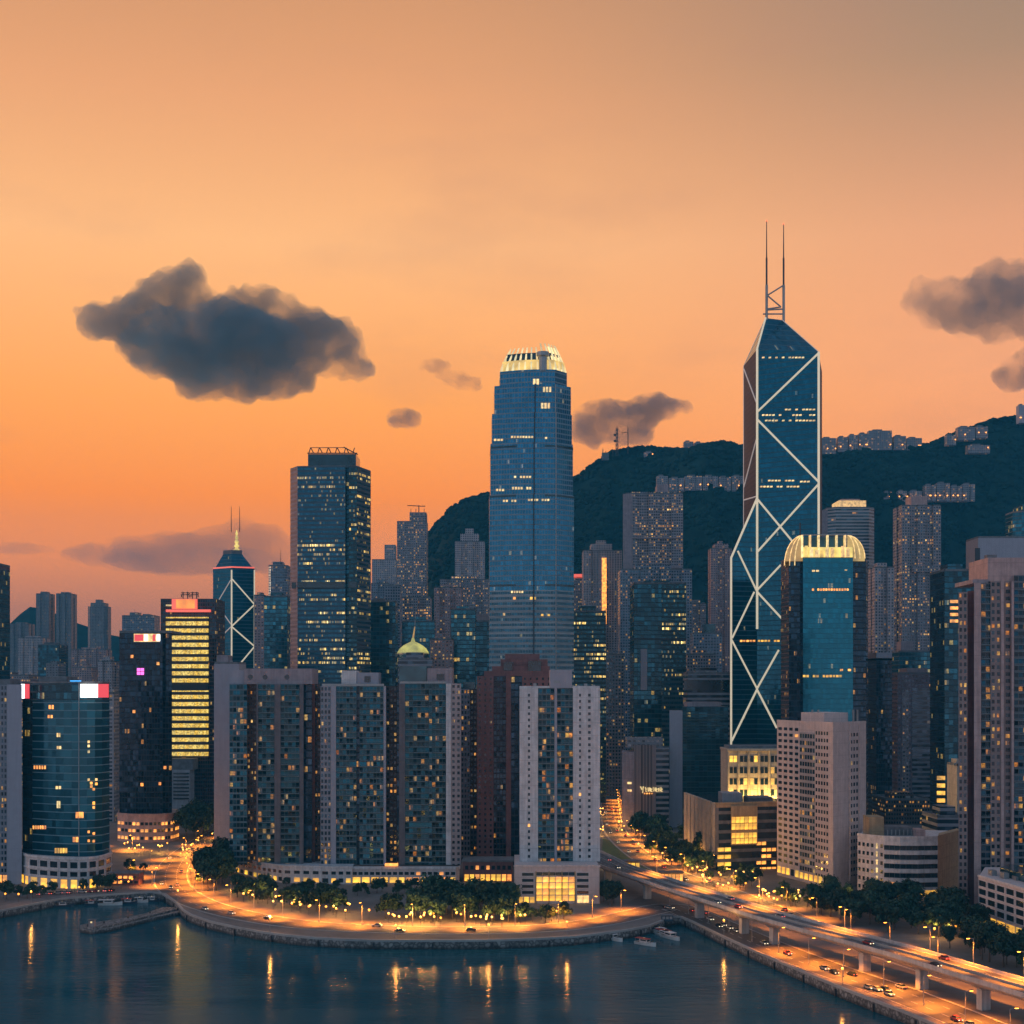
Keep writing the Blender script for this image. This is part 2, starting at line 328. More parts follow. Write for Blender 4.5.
M['hill_house'] = fac('hillside house wall', (.27,.25,.27), (.06,.06,.07), 3.4, 4., .5, .45, .16, .1, lin(255,160,70), lin(255,190,110), 2.)
M['purple'] = fac('purple office wall', (.20,.15,.17), (.04,.05,.07), 3.8, 3., .55, .5, .015, .2)
M['podium_win'] = fac('podium window band', (.48,.43,.41), (.03,.04,.05), 5., 5., .7, .5, .06, .1, power=1.2)
c_ = lambda n, c, **k: plain(n, c, **k)
M['white'] = c_('white painted wall', WHITE); M['grey'] = c_('grey wall', GREY); M['mauve'] = c_('mauve wall', MAUVE); M['pink'] = c_('pink wall', PINK)
M['maroon'] = c_('maroon wall', MAROON); M['cream'] = c_('cream wall', CREAM); M['tan'] = c_('tan wall', TAN)
M['slab_white'] = c_('pinkish white wall', (.62,.51,.48), var=.16); M['panel_grey'] = c_('smooth grey lilac panel', (.36,.34,.38), var=.08)
M['mauve_dark'] = c_('dark mauve pier', (.15,.125,.13)); M['roof'] = c_('grey roof', (.17,.165,.17), rough=.9, streak=False); M['dark_metal'] = c_('dark painted steel', (.05,.05,.055), rough=.5, metal=.4, var=.1)
M['steel'] = c_('grey galvanised steel', (.32,.32,.32), rough=.45, metal=.6, var=.1); M['redlamp'] = glow('red aviation lamp', (1, .12, .05), 4.)
M['glass_dark'] = c_('dark window glass', (.02,.035,.045), rough=.12, metal=.3, var=.4, scale=.15, spec=.8, streak=False)
M['glass_teal'] = c_('teal window glass', (.025,.08,.10), rough=.12, metal=.4, var=.4, scale=.15, spec=.8, streak=False)
M['win_lit'] = glow('warm lit window', lin(255,168,70)[:3], 1.5, vary=.5, scale=.35); M['win_yellow'] = glow('yellow lit window', lin(255,196,60)[:3], 1.15, vary=.5, scale=.25)
M['win_pale'] = glow('pale lit window', lin(255,222,150)[:3], 1.1, vary=.4, scale=.4)
M['tube'] = glow('white lit tube', lin(246,228,195)[:3], .62); M['tube_dim'] = glow('dim white tube', lin(215,195,190)[:3], .42)
M['gold'] = glow('floodlit gold crown', lin(250,220,110)[:3], .85, vary=.35, scale=.12); M['dome'] = glow('greenish gold lit dome', lin(222,222,104)[:3], .75, vary=.35, scale=.12); M['gold_pale'] = glow('pale gold fin', lin(252,238,180)[:3], .8, vary=.3, scale=.1); M['gold_soft'] = glow('soft gold crown', lin(236,196,96)[:3], .55, vary=.5, scale=.1)  # floodlight on crowns, fins and dome is put into the colour as glow
M['red_sign'] = glow('red lit sign', (.92, .022, .035), .95); M['white_sign'] = glow('white lit sign', (1, .98, .97), 2.2); M['orange_sign'] = glow('orange lit sign', lin(255,150,40)[:3], 1.5, vary=.3, scale=.12)
M['redline'] = glow('red lit line', lin(255,96,70)[:3], 1.); M['magenta'] = glow('magenta lit sign', (1, .12, .62), 2.2); M['cyan'] = glow('blue lit strip', lin(40,170,255)[:3], 1.6)
# ============================================================ THE SETTING
def catmull(pts, n=6):
    out = []
    for i in range(len(pts)-1):
        p0, p1, p2, p3 = pts[max(i-1, 0)], pts[i], pts[i+1], pts[min(i+2, len(pts)-1)]
        for k in range(n):
            t = k/n
            out.append(tuple(.5*(2*p1[j]+(p2[j]-p0[j])*t+(2*p0[j]-5*p1[j]+4*p2[j]-p3[j])*t*t+(3*p1[j]-p0[j]-3*p2[j]+p3[j])*t**3) for j in range(2)))
    out.append(tuple(pts[-1])); return out
def offset(pts, d):
    out = []
    for i in range(len(pts)):
        a, b = pts[max(i-1, 0)], pts[min(i+1, len(pts)-1)]
        dx, dy = b[0]-a[0], b[1]-a[1]; L = math.hypot(dx, dy) or 1
        out.append((pts[i][0]-dy/L*d, pts[i][1]+dx/L*d))
    return out
def strip(mb, pts, d0, d1, z):
    a, b = offset(pts, d0), offset(pts, d1); s = 0
    for i in range(len(pts)-1):
        L = math.dist(pts[i], pts[i+1])
        mb.face([(*a[i], z), (*a[i+1], z), (*b[i+1], z), (*b[i], z)], [(s, d0), (s+L, d0), (s+L, d1), (s, d1)]); s += L
    return mb
def ribbon(mb, pts, d0, d1, z0, z1):          # a solid running along a line (kerb, wall, parapet)
    a, b = offset(pts, d0), offset(pts, d1); s = 0
    for i in range(len(pts)-1):
        L = math.dist(pts[i], pts[i+1])
        for p, q in ((a, a), ):
            mb.face([(*a[i], z0), (*a[i+1], z0), (*a[i+1], z1), (*a[i], z1)], [(s, z0), (s+L, z0), (s+L, z1), (s, z1)])
            mb.face([(*b[i+1], z0), (*b[i], z0), (*b[i], z1), (*b[i+1], z1)], [(s+L, z0), (s, z0), (s, z1), (s+L, z1)])
            mb.face([(*a[i], z1), (*a[i+1], z1), (*b[i+1], z1), (*b[i], z1)], [(s, 0), (s+L, 0), (s+L, 1), (s, 1)])
        s += L
    for i in (0, len(pts)-1):
        q = [(*a[i], z0), (*b[i], z0), (*b[i], z1), (*a[i], z1)]; mb.face(q if i else q[::-1])
    return mb
def samples(pts, step, start=0.):
    """points and headings every step metres along a line"""
    out = []; s = start; acc = 0
    for a, b in zip(pts, pts[1:]):
        L = math.dist(a, b)
        while s <= acc+L and L > 0:
            t = (s-acc)/L; out.append(((a[0]+(b[0]-a[0])*t, a[1]+(b[1]-a[1])*t), math.atan2(b[1]-a[1], b[0]-a[0]))); s += step
        acc += L
    return out

# materials of the ground
def ground_mat(name, col, var, scale, rough=.85, tile=0.):
    m, nt = newmat(name)
    co = nd(nt, 'ShaderNodeTexCoord').outputs['Object']
    a = nd(nt, 'ShaderNodeTexNoise', ins={0: co, 2: scale, 3: 8., 4: .65}).outputs[0]
    b_ = nd(nt, 'ShaderNodeTexNoise', ins={0: co, 2: scale*.08, 3: 4.}).outputs[0]
    k = maprange(nt, mth(nt, 'ADD', mth(nt, 'MULTIPLY', a, .5), mth(nt, 'MULTIPLY', b_, .5)), .32, .68, 1-var, 1+var, False)
    if tile:
        br = nd(nt, 'ShaderNodeTexBrick', ins={0: co, 1: (1, 1, 1, 1), 2: (.86, .86, .86, 1), 3: (.6, .6, .6, 1), 4: tile, 5: .03}).outputs[0]
        k = mth(nt, 'MULTIPLY', k, nd(nt, 'ShaderNodeSeparateColor', ins={0: br}).outputs[0])
    c = nd(nt, 'ShaderNodeVectorMath', operation='SCALE', ins={0: col, 3: k}).outputs[0]
    finish(nt, nd(nt, 'ShaderNodeBsdfPrincipled', ins={'Base Color': c, 'Roughness': rough}).outputs[0]); return m
M['ground'] = ground_mat('city paving', (.16, .14, .13), .4, .12)
M['asphalt'] = ground_mat('worn asphalt', (.10, .092, .09), .35, .25, .7)
M['pave'] = ground_mat('promenade paving', (.26, .22, .20), .3, .3, .8, .35)
M['mark'] = ground_mat('white road paint', (.75, .74, .7), .25, .8)
M['kerb'] = ground_mat('kerb stone', (.36, .34, .32), .25, .5)
M['lawn'] = ground_mat('lawn', (.055, .10, .03), .5, .4)
m, nt = newmat('rough sea wall stone')
uv = nd(nt, 'ShaderNodeUVMap'); uv.uv_map = 'UVMap'
vo = nd(nt, 'ShaderNodeTexVoronoi', feature='DISTANCE_TO_EDGE', ins={0: uv.outputs[0], 2: .55}).outputs[0]
vc = nd(nt, 'ShaderNodeTexVoronoi', ins={0: uv.outputs[0], 2: .55}).outputs['Color']
vs = nd(nt, 'ShaderNodeSeparateColor', ins={0: vc}).outputs[0]
wet = maprange(nt, nd(nt, 'ShaderNodeSeparateXYZ', ins={0: nd(nt, 'ShaderNodeNewGeometry').outputs['Position']}).outputs[2], .3, 1.6, .3, 1.)
k = mth(nt, 'MULTIPLY', mth(nt, 'MULTIPLY', maprange(nt, vo, 0., .25, .35, 1.), maprange(nt, vs, 0., 1., .6, 1.3, False)), wet)
finish(nt, nd(nt, 'ShaderNodeBsdfPrincipled', ins={'Base Color': nd(nt, 'ShaderNodeVectorMath', operation='SCALE', ins={0: (.27, .25, .235), 3: k}).outputs[0], 'Roughness': .85}).outputs[0])
M['seawall'] = m
m, nt = newmat('harbour water')
co = nd(nt, 'ShaderNodeTexCoord').outputs['Object']
n1 = nd(nt, 'ShaderNodeTexNoise', ins={0: nd(nt, 'ShaderNodeMapping', ins={0: co, 3: (.10, .30, 1)}).outputs[0], 2: 1., 3: 4., 4: .55}).outputs[0]
n2 = nd(nt, 'ShaderNodeTexNoise', ins={0: nd(nt, 'ShaderNodeMapping', ins={0: co, 3: (.012, .03, 1)}).outputs[0], 2: 1., 3: 3.}).outputs[0]
bp = nd(nt, 'ShaderNodeBump', ins={0: .13, 1: 1.2, 'Height': n1}).outputs[0]
wc = mixc(nt, maprange(nt, n2, .35, .65), (.014, .078, .10, 1), (.022, .10, .125, 1))
finish(nt, nd(nt, 'ShaderNodeBsdfPrincipled', ins={'Base Color': wc, 'Roughness': maprange(nt, n2, .35, .65, .10, .17), 'IOR': 1.12, 'Normal': bp}).outputs[0])
M['water'] = m

structure('water', MB().sheet([(-4000, 120), (4000, 120), (4000, 900), (-4000, 900)], 0), M['water'])
Qpx = [(-250,925),(-120,920),(-40,915),(0,912),(30,906),(60,900),(105,896),(150,893),(164,895),(176,904),(182,911),(190,916),(210,923),(235,928.5),(260,933),(285,936.5),(310,939),(345,941),(380,942),
       (450,942),(500,941.5),(540,940),(575,938),(600,935),(630,931),(650,927),(668,920),(674,918),(680,918),(692,923),(725,939),(760,955),(795,970),(830,985),(865,999),(900,1012),(945,1031),(1024,1068),(1200,1170)]
Q = [G(*p) for p in Qpx]
structure('ground', MB().sheet([(-3600, Q[0][1]+30)]+Q+[(430, 200), (3600, 200), (3600, 5100), (-3600, 5100)], 3.0), M['ground'])
def seg(a, b): return [G(*p) for p in Qpx if a <= p[0] <= b]
for a, b, lab in ((-300, 176, 'stone sea wall along the old embankment behind the small boat basin'), (176, 674, 'curved stone sea wall under the shore road and the tree-lined promenade'),
                  (674, 1300, 'straight sea wall beside the elevated road, with a pale coping')):
    s_ = seg(a, b)
    t = thing('sea_wall', lab, 'sea wall', (*s_[len(s_)//2], 0))
    mb = MB(); s = 0
    for p, q in zip(s_, s_[1:]):
        L = math.dist(p, q); mb.face([(*p, -1.5), (*q, -1.5), (*q, 3.0), (*p, 3.0)], [(s, -1.5), (s+L, -1.5), (s+L, 3), (s, 3)]); s += L
    mb.build('wall', M['seawall'], t)
    ribbon(MB(), s_, .05, 1.0, 3.0, 3.85).build('coping', M['kerb'], t)
    for (x, y), h in samples(offset(s_, -.25), 24, 9):
        MB().box(x-.35, x+.35, y-.25, y+.25, -1.2, 2.6, h).build('fender', M['dark_metal'], t)
# jetty arm with its slipway end
jt = thing('jetty', 'low grey concrete jetty arm sheltering the small boat basin', 'jetty', (*G(125, 917, 1.6), 0))
Jp = [G(x, y, 1.5) for x, y in ((174,907),(186,911),(165,915),(140,921),(112,928),(92,931),(80,929),(80,925),(92,922.5),(120,918.5),(145,913.5),(163,907))][::-1]
area = sum(a[0]*b[1]-b[0]*a[1] for a, b in zip(Jp, Jp[1:]+Jp[:1]))
if area < 0: Jp = Jp[::-1]
MB().prism(Jp, -1.5, 1.5).build('deck', M['seawall'], jt)
J2 = [G(x, y, 1.5) for x, y in ((84,928.4),(93,929.6),(112,926.6),(140,919.6),(165,913.6),(180,909.5))]
ribbon(MB(), J2, 0, .7, 1.5, 2.3).build('parapet', M['seawall'], jt)
for px, py in ((88,924),(104,921),(128,916),(150,911)):
    x, y = G(px, py+2, 1.5); MB().lathe([(0, 1.5), (.45, 1.5), (.35, 2.1), (.55, 2.3), (0, 2.4)], x, y, 8).build('bollard', M['dark_metal'], jt)

# roads
shore = catmull([G(*p) for p in ((250,818),(218,833),(190,850),(174,866),(172,884),(190,899),(228,912),(285,922.5),(350,928),(450,930.5),(540,928.5),(600,922),(640,913),(672,907),(700,917),(760,943),(830,970),(900,994),(980,1026),(1060,1062),(1180,1130))], 6)
side = catmull([G(*p) for p in ((70,846),(110,851),(150,853),(180,855))], 5)
street = catmull([G(*p) for p in ((604,762),(608,785),(610,805),(612,822),(620,838),(642,857),(672,873),(705,884),(745,899),(800,921),(870,948),(960,978))], 6)
cross = catmull([G(*p) for p in ((640,905),(672,890),(700,880),(735,873),(770,870))], 6)
mb = MB(); strip(mb, shore, -9, 9, 3.05); structure('road', mb, M['asphalt'])
mb = MB(); strip(mb, side, -9, 9, 3.09); structure('road', mb, M['asphalt'])
mb = MB(); strip(mb, street, -8, 8, 3.05); structure('road', mb, M['asphalt'])
mb = MB(); strip(mb, cross, -8, 8, 3.09); structure('road', mb, M['asphalt'])
for name_line, ws in ((shore, 9), (street, 8)):
    mb = MB()
    for d in (-ws+.4, ws-.4): strip(mb, name_line, d-.12, d+.12, 3.13)
    for d in (-ws/3, ws/3):
        for (p, h) in samples(name_line, 9):
            c, s = math.cos(h), math.sin(h); x, y = p[0]-s*d, p[1]+c*d
            mb.face([(x-c*2+s*.1, y-s*2-c*.1, 3.13), (x+c*2+s*.1, y+s*2-c*.1, 3.13), (x+c*2-s*.1, y+s*2+c*.1, 3.13), (x-c*2-s*.1, y-s*2+c*.1, 3.13)])
    structure('road_marking', mb, M['mark'])
prom = [p for p in Q if True]
mb = MB(); strip(mb, seg(176, 674), 1., 7., 3.03); structure('pavement', mb, M['pave'])
mb = MB(); strip(mb, seg(-300, 176), 1., 14., 3.03); structure('pavement', mb, M['pave'])
mb = MB(); strip(mb, seg(674, 1300), 1., 9., 3.03); structure('pavement', mb, M['pave'])
mb = MB()
i0 = [i for i, p in enumerate(shore) if p[1] < 760][0]
ribbon(mb, shore[i0:], 9.0, 9.4, 3., 3.15); ribbon(mb, shore[i0:i0+60], -9.4, -9.0, 3., 3.15); ribbon(mb, street, 8.0, 8.4, 3., 3.15); ribbon(mb, street, -8.4, -8.0, 3., 3.15)
structure('kerb', mb, M['kerb'])
structure('lawn', MB().sheet([G(*p) for p in ((603,838),(622,845),(640,862),(660,874),(640,872),(618,860),(602,850))][::-1], 3.04), M['lawn'])

# hills: one height field, ridge line read against the sky
ridge_px = [(150,690),(300,668),(380,590),(405,557),(420,543),(429,534),(437,525),(452,509),(462,502),(489,494),(530,488),(573,481),(585,471),(600,461),(612,453),(640,448),(690,452),(745,453),(820,449),(850,444),(872,441),(900,441),(918,444),(928,447),(945,438),(965,431),(992,421),(1010,419),(1030,417),(1100,412),(1250,420),(1500,450),(1900,560),(2300,680)]
DR = 2800.
def ridge(px):
    for (a, y0), (b, y1) in zip(ridge_px, ridge_px[1:]):
        if a <= px <= b: return wz(y0+(y1-y0)*(px-a)/(b-a), DR)
    return 0.
def hill_h(x, y):
    rz = ridge(512+x/DR*FPX); t = (y-2020)/(DR-2020)
    if t <= 0: return 2.
    if t <= 1: s = (3*t*t-2*t**3)*.35+t*.65
    else: s = max(0., 1-((t-1)/1.9)**1.4)
    g = mnoise.fractal(Vector((x*.0035, y*.0011, 3.)), 1., 2., 4)
    return 2+max(0., rz-2)*s*(1+(.30*g if t < 1 else 0)*min(1, 4*abs(1-t)))
m, nt = newmat('dark forest slope')
co = nd(nt, 'ShaderNodeTexCoord').outputs['Object']
a = nd(nt, 'ShaderNodeTexNoise', ins={0: co, 2: .03, 3: 6., 4: .7}).outputs[0]
fcol = mixc(nt, maprange(nt, a, .35, .65), (.004, .020, .020, 1), (.013, .042, .037, 1))
finish(nt, nd(nt, 'ShaderNodeBsdfPrincipled', ins={'Base Color': fcol, 'Roughness': .95, 'Specular IOR Level': .1}).outputs[0]); M['forest'] = m
mb = MB(); nx, ny = 190, 60
xs = [-700+i*(4300/nx) for i in range(nx+1)]; ys = [2020+j*(4000-2020)/ny for j in range(ny+1)]
hv = [[(x, y, hill_h(x, y)) for x in xs] for y in ys]
for j in range(ny):
    for i in range(nx): mb.face([hv[j][i], hv[j][i+1], hv[j+1][i+1], hv[j+1][i]], smooth=True)
structure('hill', mb, M['forest'])
far_px = [(-400,668),(-200,640),(-60,628),(0,634),(14,618),(33,606),(52,612),(75,622),(100,632),(160,646),(250,660),(330,680),(380,700)]
mb = MB(); pts = []
for px in range(-400, 381, 10):
    for (a, y0), (b, y1) in zip(far_px, far_px[1:]):
        if a <= px <= b: yy = y0+(y1-y0)*(px-a)/(b-a); break
    pts.append((wx(px, 4300), wz(yy+2*mnoise.noise(Vector((px*.05, 0, 0))), 4300)))
for (x0, z0), (x1, z1) in zip(pts, pts[1:]):
    mb.face([(x0*.86, 3700, 2), (x1*.86, 3700, 2), (x1, 4300, z1), (x0, 4300, z0)], smooth=True)
    mb.face([(x0, 4300, z0), (x1, 4300, z1), (x1, 4900, 2), (x0, 4900, 2)], smooth=True)
structure('hill', mb, M['forest'])
# the wood on the slope: thousands of crowns nobody could count, one object
rnd = random.Random(4); mb = MB()
ico = bmesh.new(); bmesh.ops.create_icosphere(ico, subdivisions=1, radius=1.); iv = [v.co.copy() for v in ico.verts]; ifc = [[v.index for v in f.verts] for f in ico.faces]; ico.free()
V, Fc = [], []
def lump(x, y, z, r):
    b = len(V); k = rnd.random()*6.28; c, s = math.cos(k), math.sin(k)
    for p in iv:
        q = r*(1+.3*(rnd.random()-.5)); V.append((x+(p.x*c-p.y*s)*q, y+(p.x*s+p.y*c)*q, z+p.z*q*.8))
    for f in ifc: Fc.append([b+i for i in f])
for i in range(8500):
    t = rnd.random(); y = 2080+(DR-2080+25)*t**.8; px = rnd.uniform(380, 1150); x = wx(px, DR)
    h = hill_h(x, y)
    if h > 20: lump(x, y, h+1, rnd.uniform(4, 9))
for i in range(900):                                 # the skyline itself
    px = rnd.uniform(420, 1100); x = wx(px, DR); lump(x, DR+rnd.uniform(-14, 8), hill_h(x, DR)+1, rnd.uniform(2.5, 6.5))
me = bpy.data.meshes.new('hillside_wood'); me.from_pydata(V, [], Fc); me.materials.append(M['forest'])
o = bpy.data.objects.new('hillside_wood', me); COL.objects.link(o); tag(o, 'dark green wood covering the mountain slope behind the towers', 'wood', kind='stuff')
# ============================================================ TOWERS: one thing each
def rect(x0, x1, y0, y1): return [(x0, y0), (x1, y0), (x1, y1), (x0, y1)]
def cham(x0, x1, y0, y1, c): return [(x0+c, y0), (x1-c, y0), (x1, y0+c), (x1, y1-c), (x1-c, y1), (x0+c, y1), (x0, y1-c), (x0, y0+c)]
def bays(x0, x1, y0, y1, n, r):
    """notched front: n projecting bays with recesses of depth r between them (and on the two flanks)"""
    out = []; w_ = (x1-x0)/(2*n-1) if n > 1 else x1-x0
    for i in range(n):
        a = x0+2*i*w_; b = a+w_
        if i: out.append((a, y0+r))
        if i: out.append((a, y0))
        else: out.append((a, y0))
        out.append((b, y0))
        if i < n-1: out.append((b, y0+r))
    ym = y0+(y1-y0)*.4; yn = y0+(y1-y0)*.6; q = min(r, (y1-y0)*.15)
    out += [(x1, ym), (x1-q, ym), (x1-q, yn), (x1, yn), (x1, y1), (x0, y1), (x0, yn), (x0+q, yn), (x0+q, ym), (x0, ym)]
    return out
class B: pass
trnd = random.Random(77)
def tower(label, x0, x1, yt, D, dep, mat, name='apartment_tower', cat='apartment tower', plan='rect', k=None, roof='auto', group=None, wall='wall', z0=3., roofmat='roof', adjust=True, y0=None, para=1.2):
    b = B(); b.D = D; b.dep = dep
    if adjust:
        if x1 < 512: x1 = 512+(x1-512)*(D+dep)/D
        if x0 > 512: x0 = 512+(x0-512)*(D+dep)/D
        if x1-x0 < 4: x1 = x0+4
    b.x0, b.x1 = wx(x0, D), wx(x1, D); b.y0, b.y1 = D, D+dep; b.z0, b.z1 = z0, wz(yt, D)
    b.t = thing(name, label, cat, ((b.x0+b.x1)/2, (b.y0+b.y1)/2, z0), group)
    W_ = b.x1-b.x0
    if plan == 'rect': pl = rect(b.x0, b.x1, b.y0, b.y1)
    elif plan == 'cham': pl = cham(b.x0, b.x1, b.y0, b.y1, k or W_*.15)
    elif plan == 'bays': pl = bays(b.x0, b.x1, b.y0, b.y1, k or max(2, round(W_/14)), 3.2)
    else: pl = plan(b)
    b.plan = pl
    m_ = M[mat] if isinstance(mat, str) else mat
    off = z0 if m_.get('fh') is None else b.z1-m_['fh']*round((b.z1-z0)/m_['fh'])
    MB().prism(pl, z0, b.z1, _bw.get(m_.name), top=False, zoff=off).build(wall, m_, b.t)
    mb = MB().prism(pl, b.z1, b.z1+.25); 
    if para:
        th = .5
        for i in range(len(pl)):
            p, q = Vector((*pl[i], 0)), Vector((*pl[(i+1) % len(pl)], 0)); d = q-p
            if d.length < .6: continue
            n = Vector((d.y, -d.x, 0)).normalized()
            e = [p, q, q-n*th, p-n*th]
            mb.prism([(v.x, v.y) for v in e], b.z1+.25, b.z1+.25+para)
    mb.build('roof', M[roofmat], b.t)
    if roof == 'auto': roof = [('plant_room', .22, .72, .25, .75, trnd.uniform(3.5, 6.5), None), ('units', trnd.randint(2, 4))]
    for r in roof or []:
        if r[0] == 'units':
            for i in range(r[1]):
                u, v = trnd.uniform(.06, .9), trnd.uniform(.05, .2); s = trnd.uniform(.6, 1.4)
                x, y = b.x0+W_*u, b.y0+dep*v+1; MB().box(x-s, x+s, y-s, y+s, b.z1+.2, b.z1+trnd.uniform(1.4, 2.6)).build('roof_unit', M['steel'], b.t)
        elif r[0] == 'mast':
            _, u, h = r[:3]; x, y = b.x0+W_*u, b.y0+dep*.5; rr = r[3] if len(r) > 3 else .35
            MB().beam((x, y, b.z1), (x, y, b.z1+h), rr, r1=rr*.4).build('antenna', M['dark_metal'], b.t)
        elif r[0] == 'px':                          # ('px', name, xa, xb, ytop, mat)
            _, nm, xa, xb, yy, mm = r[:6]; d0 = D+dep*(r[6] if len(r) > 6 else .2); d1 = D+dep*(r[7] if len(r) > 7 else .8)
            MB().box(wx(xa, d0), wx(xb, d0), d0, d1, b.z1-.1, wz(yy, d0)).build(nm, M[mm], b.t)
        else:
            nm, ua, ub, va, vb, h, mm = r
            MB().box(b.x0+W_*ua, b.x0+W_*ub, b.y0+dep*va, b.y0+dep*vb, b.z1-.1, b.z1+h).build(nm, M[mm or 'roof'] if mm else m_, b.t)
    return b
def strip_px(b, nm, xa, xb, ya, yb, mat, proud=.35, D=None):
    """a band or column standing slightly proud of the front face, given by the pixels it covers"""
    D = D or b.D; m_ = M[mat]
    pl = rect(wx(xa, D), wx(xb, D), D-proud, D+.3)
    return MB().prism(pl, wz(yb, D), wz(ya, D), _bw.get(m_.name), bottom=True).build(nm, m_, b.t)

OFF = dict(name='office_tower', cat='office tower')
# ---- far, hazy left edge of the city
tower('hazy grey apartment block with a jagged roofline, first of the distant twins on the skyline', 36, 55, 594, 3000, 40, 'far_flat', plan='bays', k=2, group='distant hazy towers')
tower('hazy grey apartment block with four roof boxes, beside its distant twin on the skyline', 56, 77, 594, 3000, 40, 'far_flat', plan='bays', k=3, group='distant hazy towers')
tower('narrow hazy tower with a stepped cap standing alone against the orange sky', 87, 112, 607, 2900, 36, 'far_flat', plan='cham', roof=[('cap_storey', .15, .85, .1, .9, 9, None), ('plant_room', .35, .65, .3, .7, 16, None)], group='distant hazy towers')
tower('low hazy block on the skyline between the hill and the twin hazy towers', 10, 35, 624, 3100, 40, 'far_flat', plan='bays', k=3, group='distant hazy towers')
tower('hazy slab with rooftop frames just behind the black tower with the small lit sign', 122, 160, 616, 2500, 40, 'far_grey', roof=[('plant_room', .2, .45, .2, .8, 7, None), ('plant_room', .6, .8, .2, .8, 4, None), ('mast', .3, 14), ('mast', .5, 9)], group='distant hazy towers')
tower('pale hazy block below the twin hazy towers, at their near foot', 18, 50, 638, 2500, 40, 'far_pale', plan='bays', k=3)
tower('dark teal box of an office block with a flat roof among the hazy towers', 38, 68, 645, 2000, 40, 'teal_dark', roof=[('plant_room', .2, .7, .2, .7, 4, 'roof')], **OFF)
tower('squat grey block below the dark teal box, under the hazy towers', 46, 66, 664, 1700, 30, 'far_flat')
tower('long pale housing slab under the lone hazy tower', 72, 112, 650, 2300, 36, 'far_pink', plan='bays', k=4)
tower('squat pinkish housing block behind the roof with the red and white signs', 72, 98, 668, 1900, 30, 'far_pink')
tower('grey housing slab between the sign roof and the black tower, lit here and there', 98, 120, 662, 1500, 32, 'far_pale', plan='bays', k=2)
tower('dim housing block with red roof lamps behind the blank grey wall', -8, 38, 676, 1500, 30, 'far_lit', roof=[('plant_room', .3, .5, .2, .8, 4, None), ('units', 4)])
tower('grey slab with a column of pale windows beside the black tower', 108, 121, 694, 1080, 20, 'far_pale')
tower('dark green glass tower cut off by the picture edge under the orange sky', -40, 10, 563, 1150, 40, 'teal_dark', roof=[('plant_room', .2, .8, .2, .8, 3, 'roof')], **OFF)
# ---- behind and beside the tower with the glowing yellow rows
tower('grey blue housing tower with a roof mast, behind the dark glass tower', 268, 291, 566, 1750, 30, 'far_grey', plan='cham', roof=[('plant_room', .2, .7, .2, .8, 6, None), ('mast', .55, 22, .5)])
tower('dark teal office block between the smaller braced tower and the dark glass tower', 264, 292, 597, 1380, 30, 'teal', **OFF)
tower('slim pinkish tower wedged beside the smaller braced tower', 254, 268, 596, 1500, 24, 'far_pink')
tower('tall grey block with a blank side wall behind the teal apartment towers', 214, 246, 664, 930, 24, 'panel_grey', roof=[('plant_room', .05, .5, .2, .8, 6, 'mauve'), ('units', 2)])
# ---- between the dark glass tower and the tall blue tower
tower('pale hazy stepped block on the ridge beside the crane tower', 372, 398, 560, 2300, 40, 'far_pale', roof=[('cap_storey', .5, .95, .2, .9, 26, None)])
tower('grey blue housing block below the pale hazy stepped block', 371, 393, 584, 1850, 30, 'far_grey', plan='bays', k=2)
cr = tower('dark unfinished tower in two steps with a crane on its roof', 397, 428, 522, 1950, 34, 'far_lit', roof=[('upper_block', .42, .98, .1, .9, 14, None)])
z = cr.z1+14; x = cr.x0+(cr.x1-cr.x0)*.72; y = cr.y0+12
MB().beam((x, y, z), (x, y, z+11), .7).build('crane_mast', M['dark_metal'], cr.t)
MB().beam((x-16, y, z+10.5), (x+9, y, z+9.5), .6).build('crane_jib', M['dark_metal'], cr.t)
for u in (.45, .62, .9): MB().beam((cr.x0+(cr.x1-cr.x0)*u, y, z), (cr.x0+(cr.x1-cr.x0)*u, y, z+6), .4).build('column_stub', M['dark_metal'], cr.t)
tower('dark teal slab beside the dark glass tower, under the hazy blocks', 370, 398, 602, 1330, 30, 'teal_dark', roof=[('plant_room', .1, .5, .2, .8, 4, 'roof')], **OFF)
tower('brownish housing block with lit windows under the crane tower', 398, 432, 598, 1650, 30, 'far_lit', plan='bays', k=3)
tower('grey housing block with a flat roof standing before the gold dome', 385, 402, 586, 1560, 26, 'far_grey')
tower('dark teal glass slab just behind the gold dome spire', 402, 436, 622, 1400, 26, 'teal', **OFF)
tower('pale stepped apartment tower with a ragged crown on the hillside beside the tall blue tower', 455, 485, 542, 1950, 34, 'far_pale', plan='bays', k=3, roof=[('cap_storey', .18, .8, .1, .9, 12, None), ('plant_room', .34, .62, .3, .7, 20, None), ('mast', .8, 12)])
tower('low pink block spread below the pale stepped tower on the hillside', 440, 490, 580, 1850, 30, 'far_lit', plan='bays', k=4)
tower('pinkish brown apartment tower with vertical ribs, right behind the gold dome', 434, 462, 588, 1480, 30, 'far_pink', plan='bays', k=3)
tower('small dark teal office block in front of the ribbed pinkish tower', 451, 476, 610, 1300, 26, 'teal', **OFF)
tower('slim dark slab with a pinkish cap against the foot of the tall blue tower', 476, 491, 622, 1250, 24, 'teal_dark', roof=[('cap_storey', 0.05, .95, .05, .95, 7, 'mauve')], **OFF)
tower('mid rise brown block with warm windows below the ribbed pinkish tower', 430, 454, 640, 1250, 24, 'far_pink')
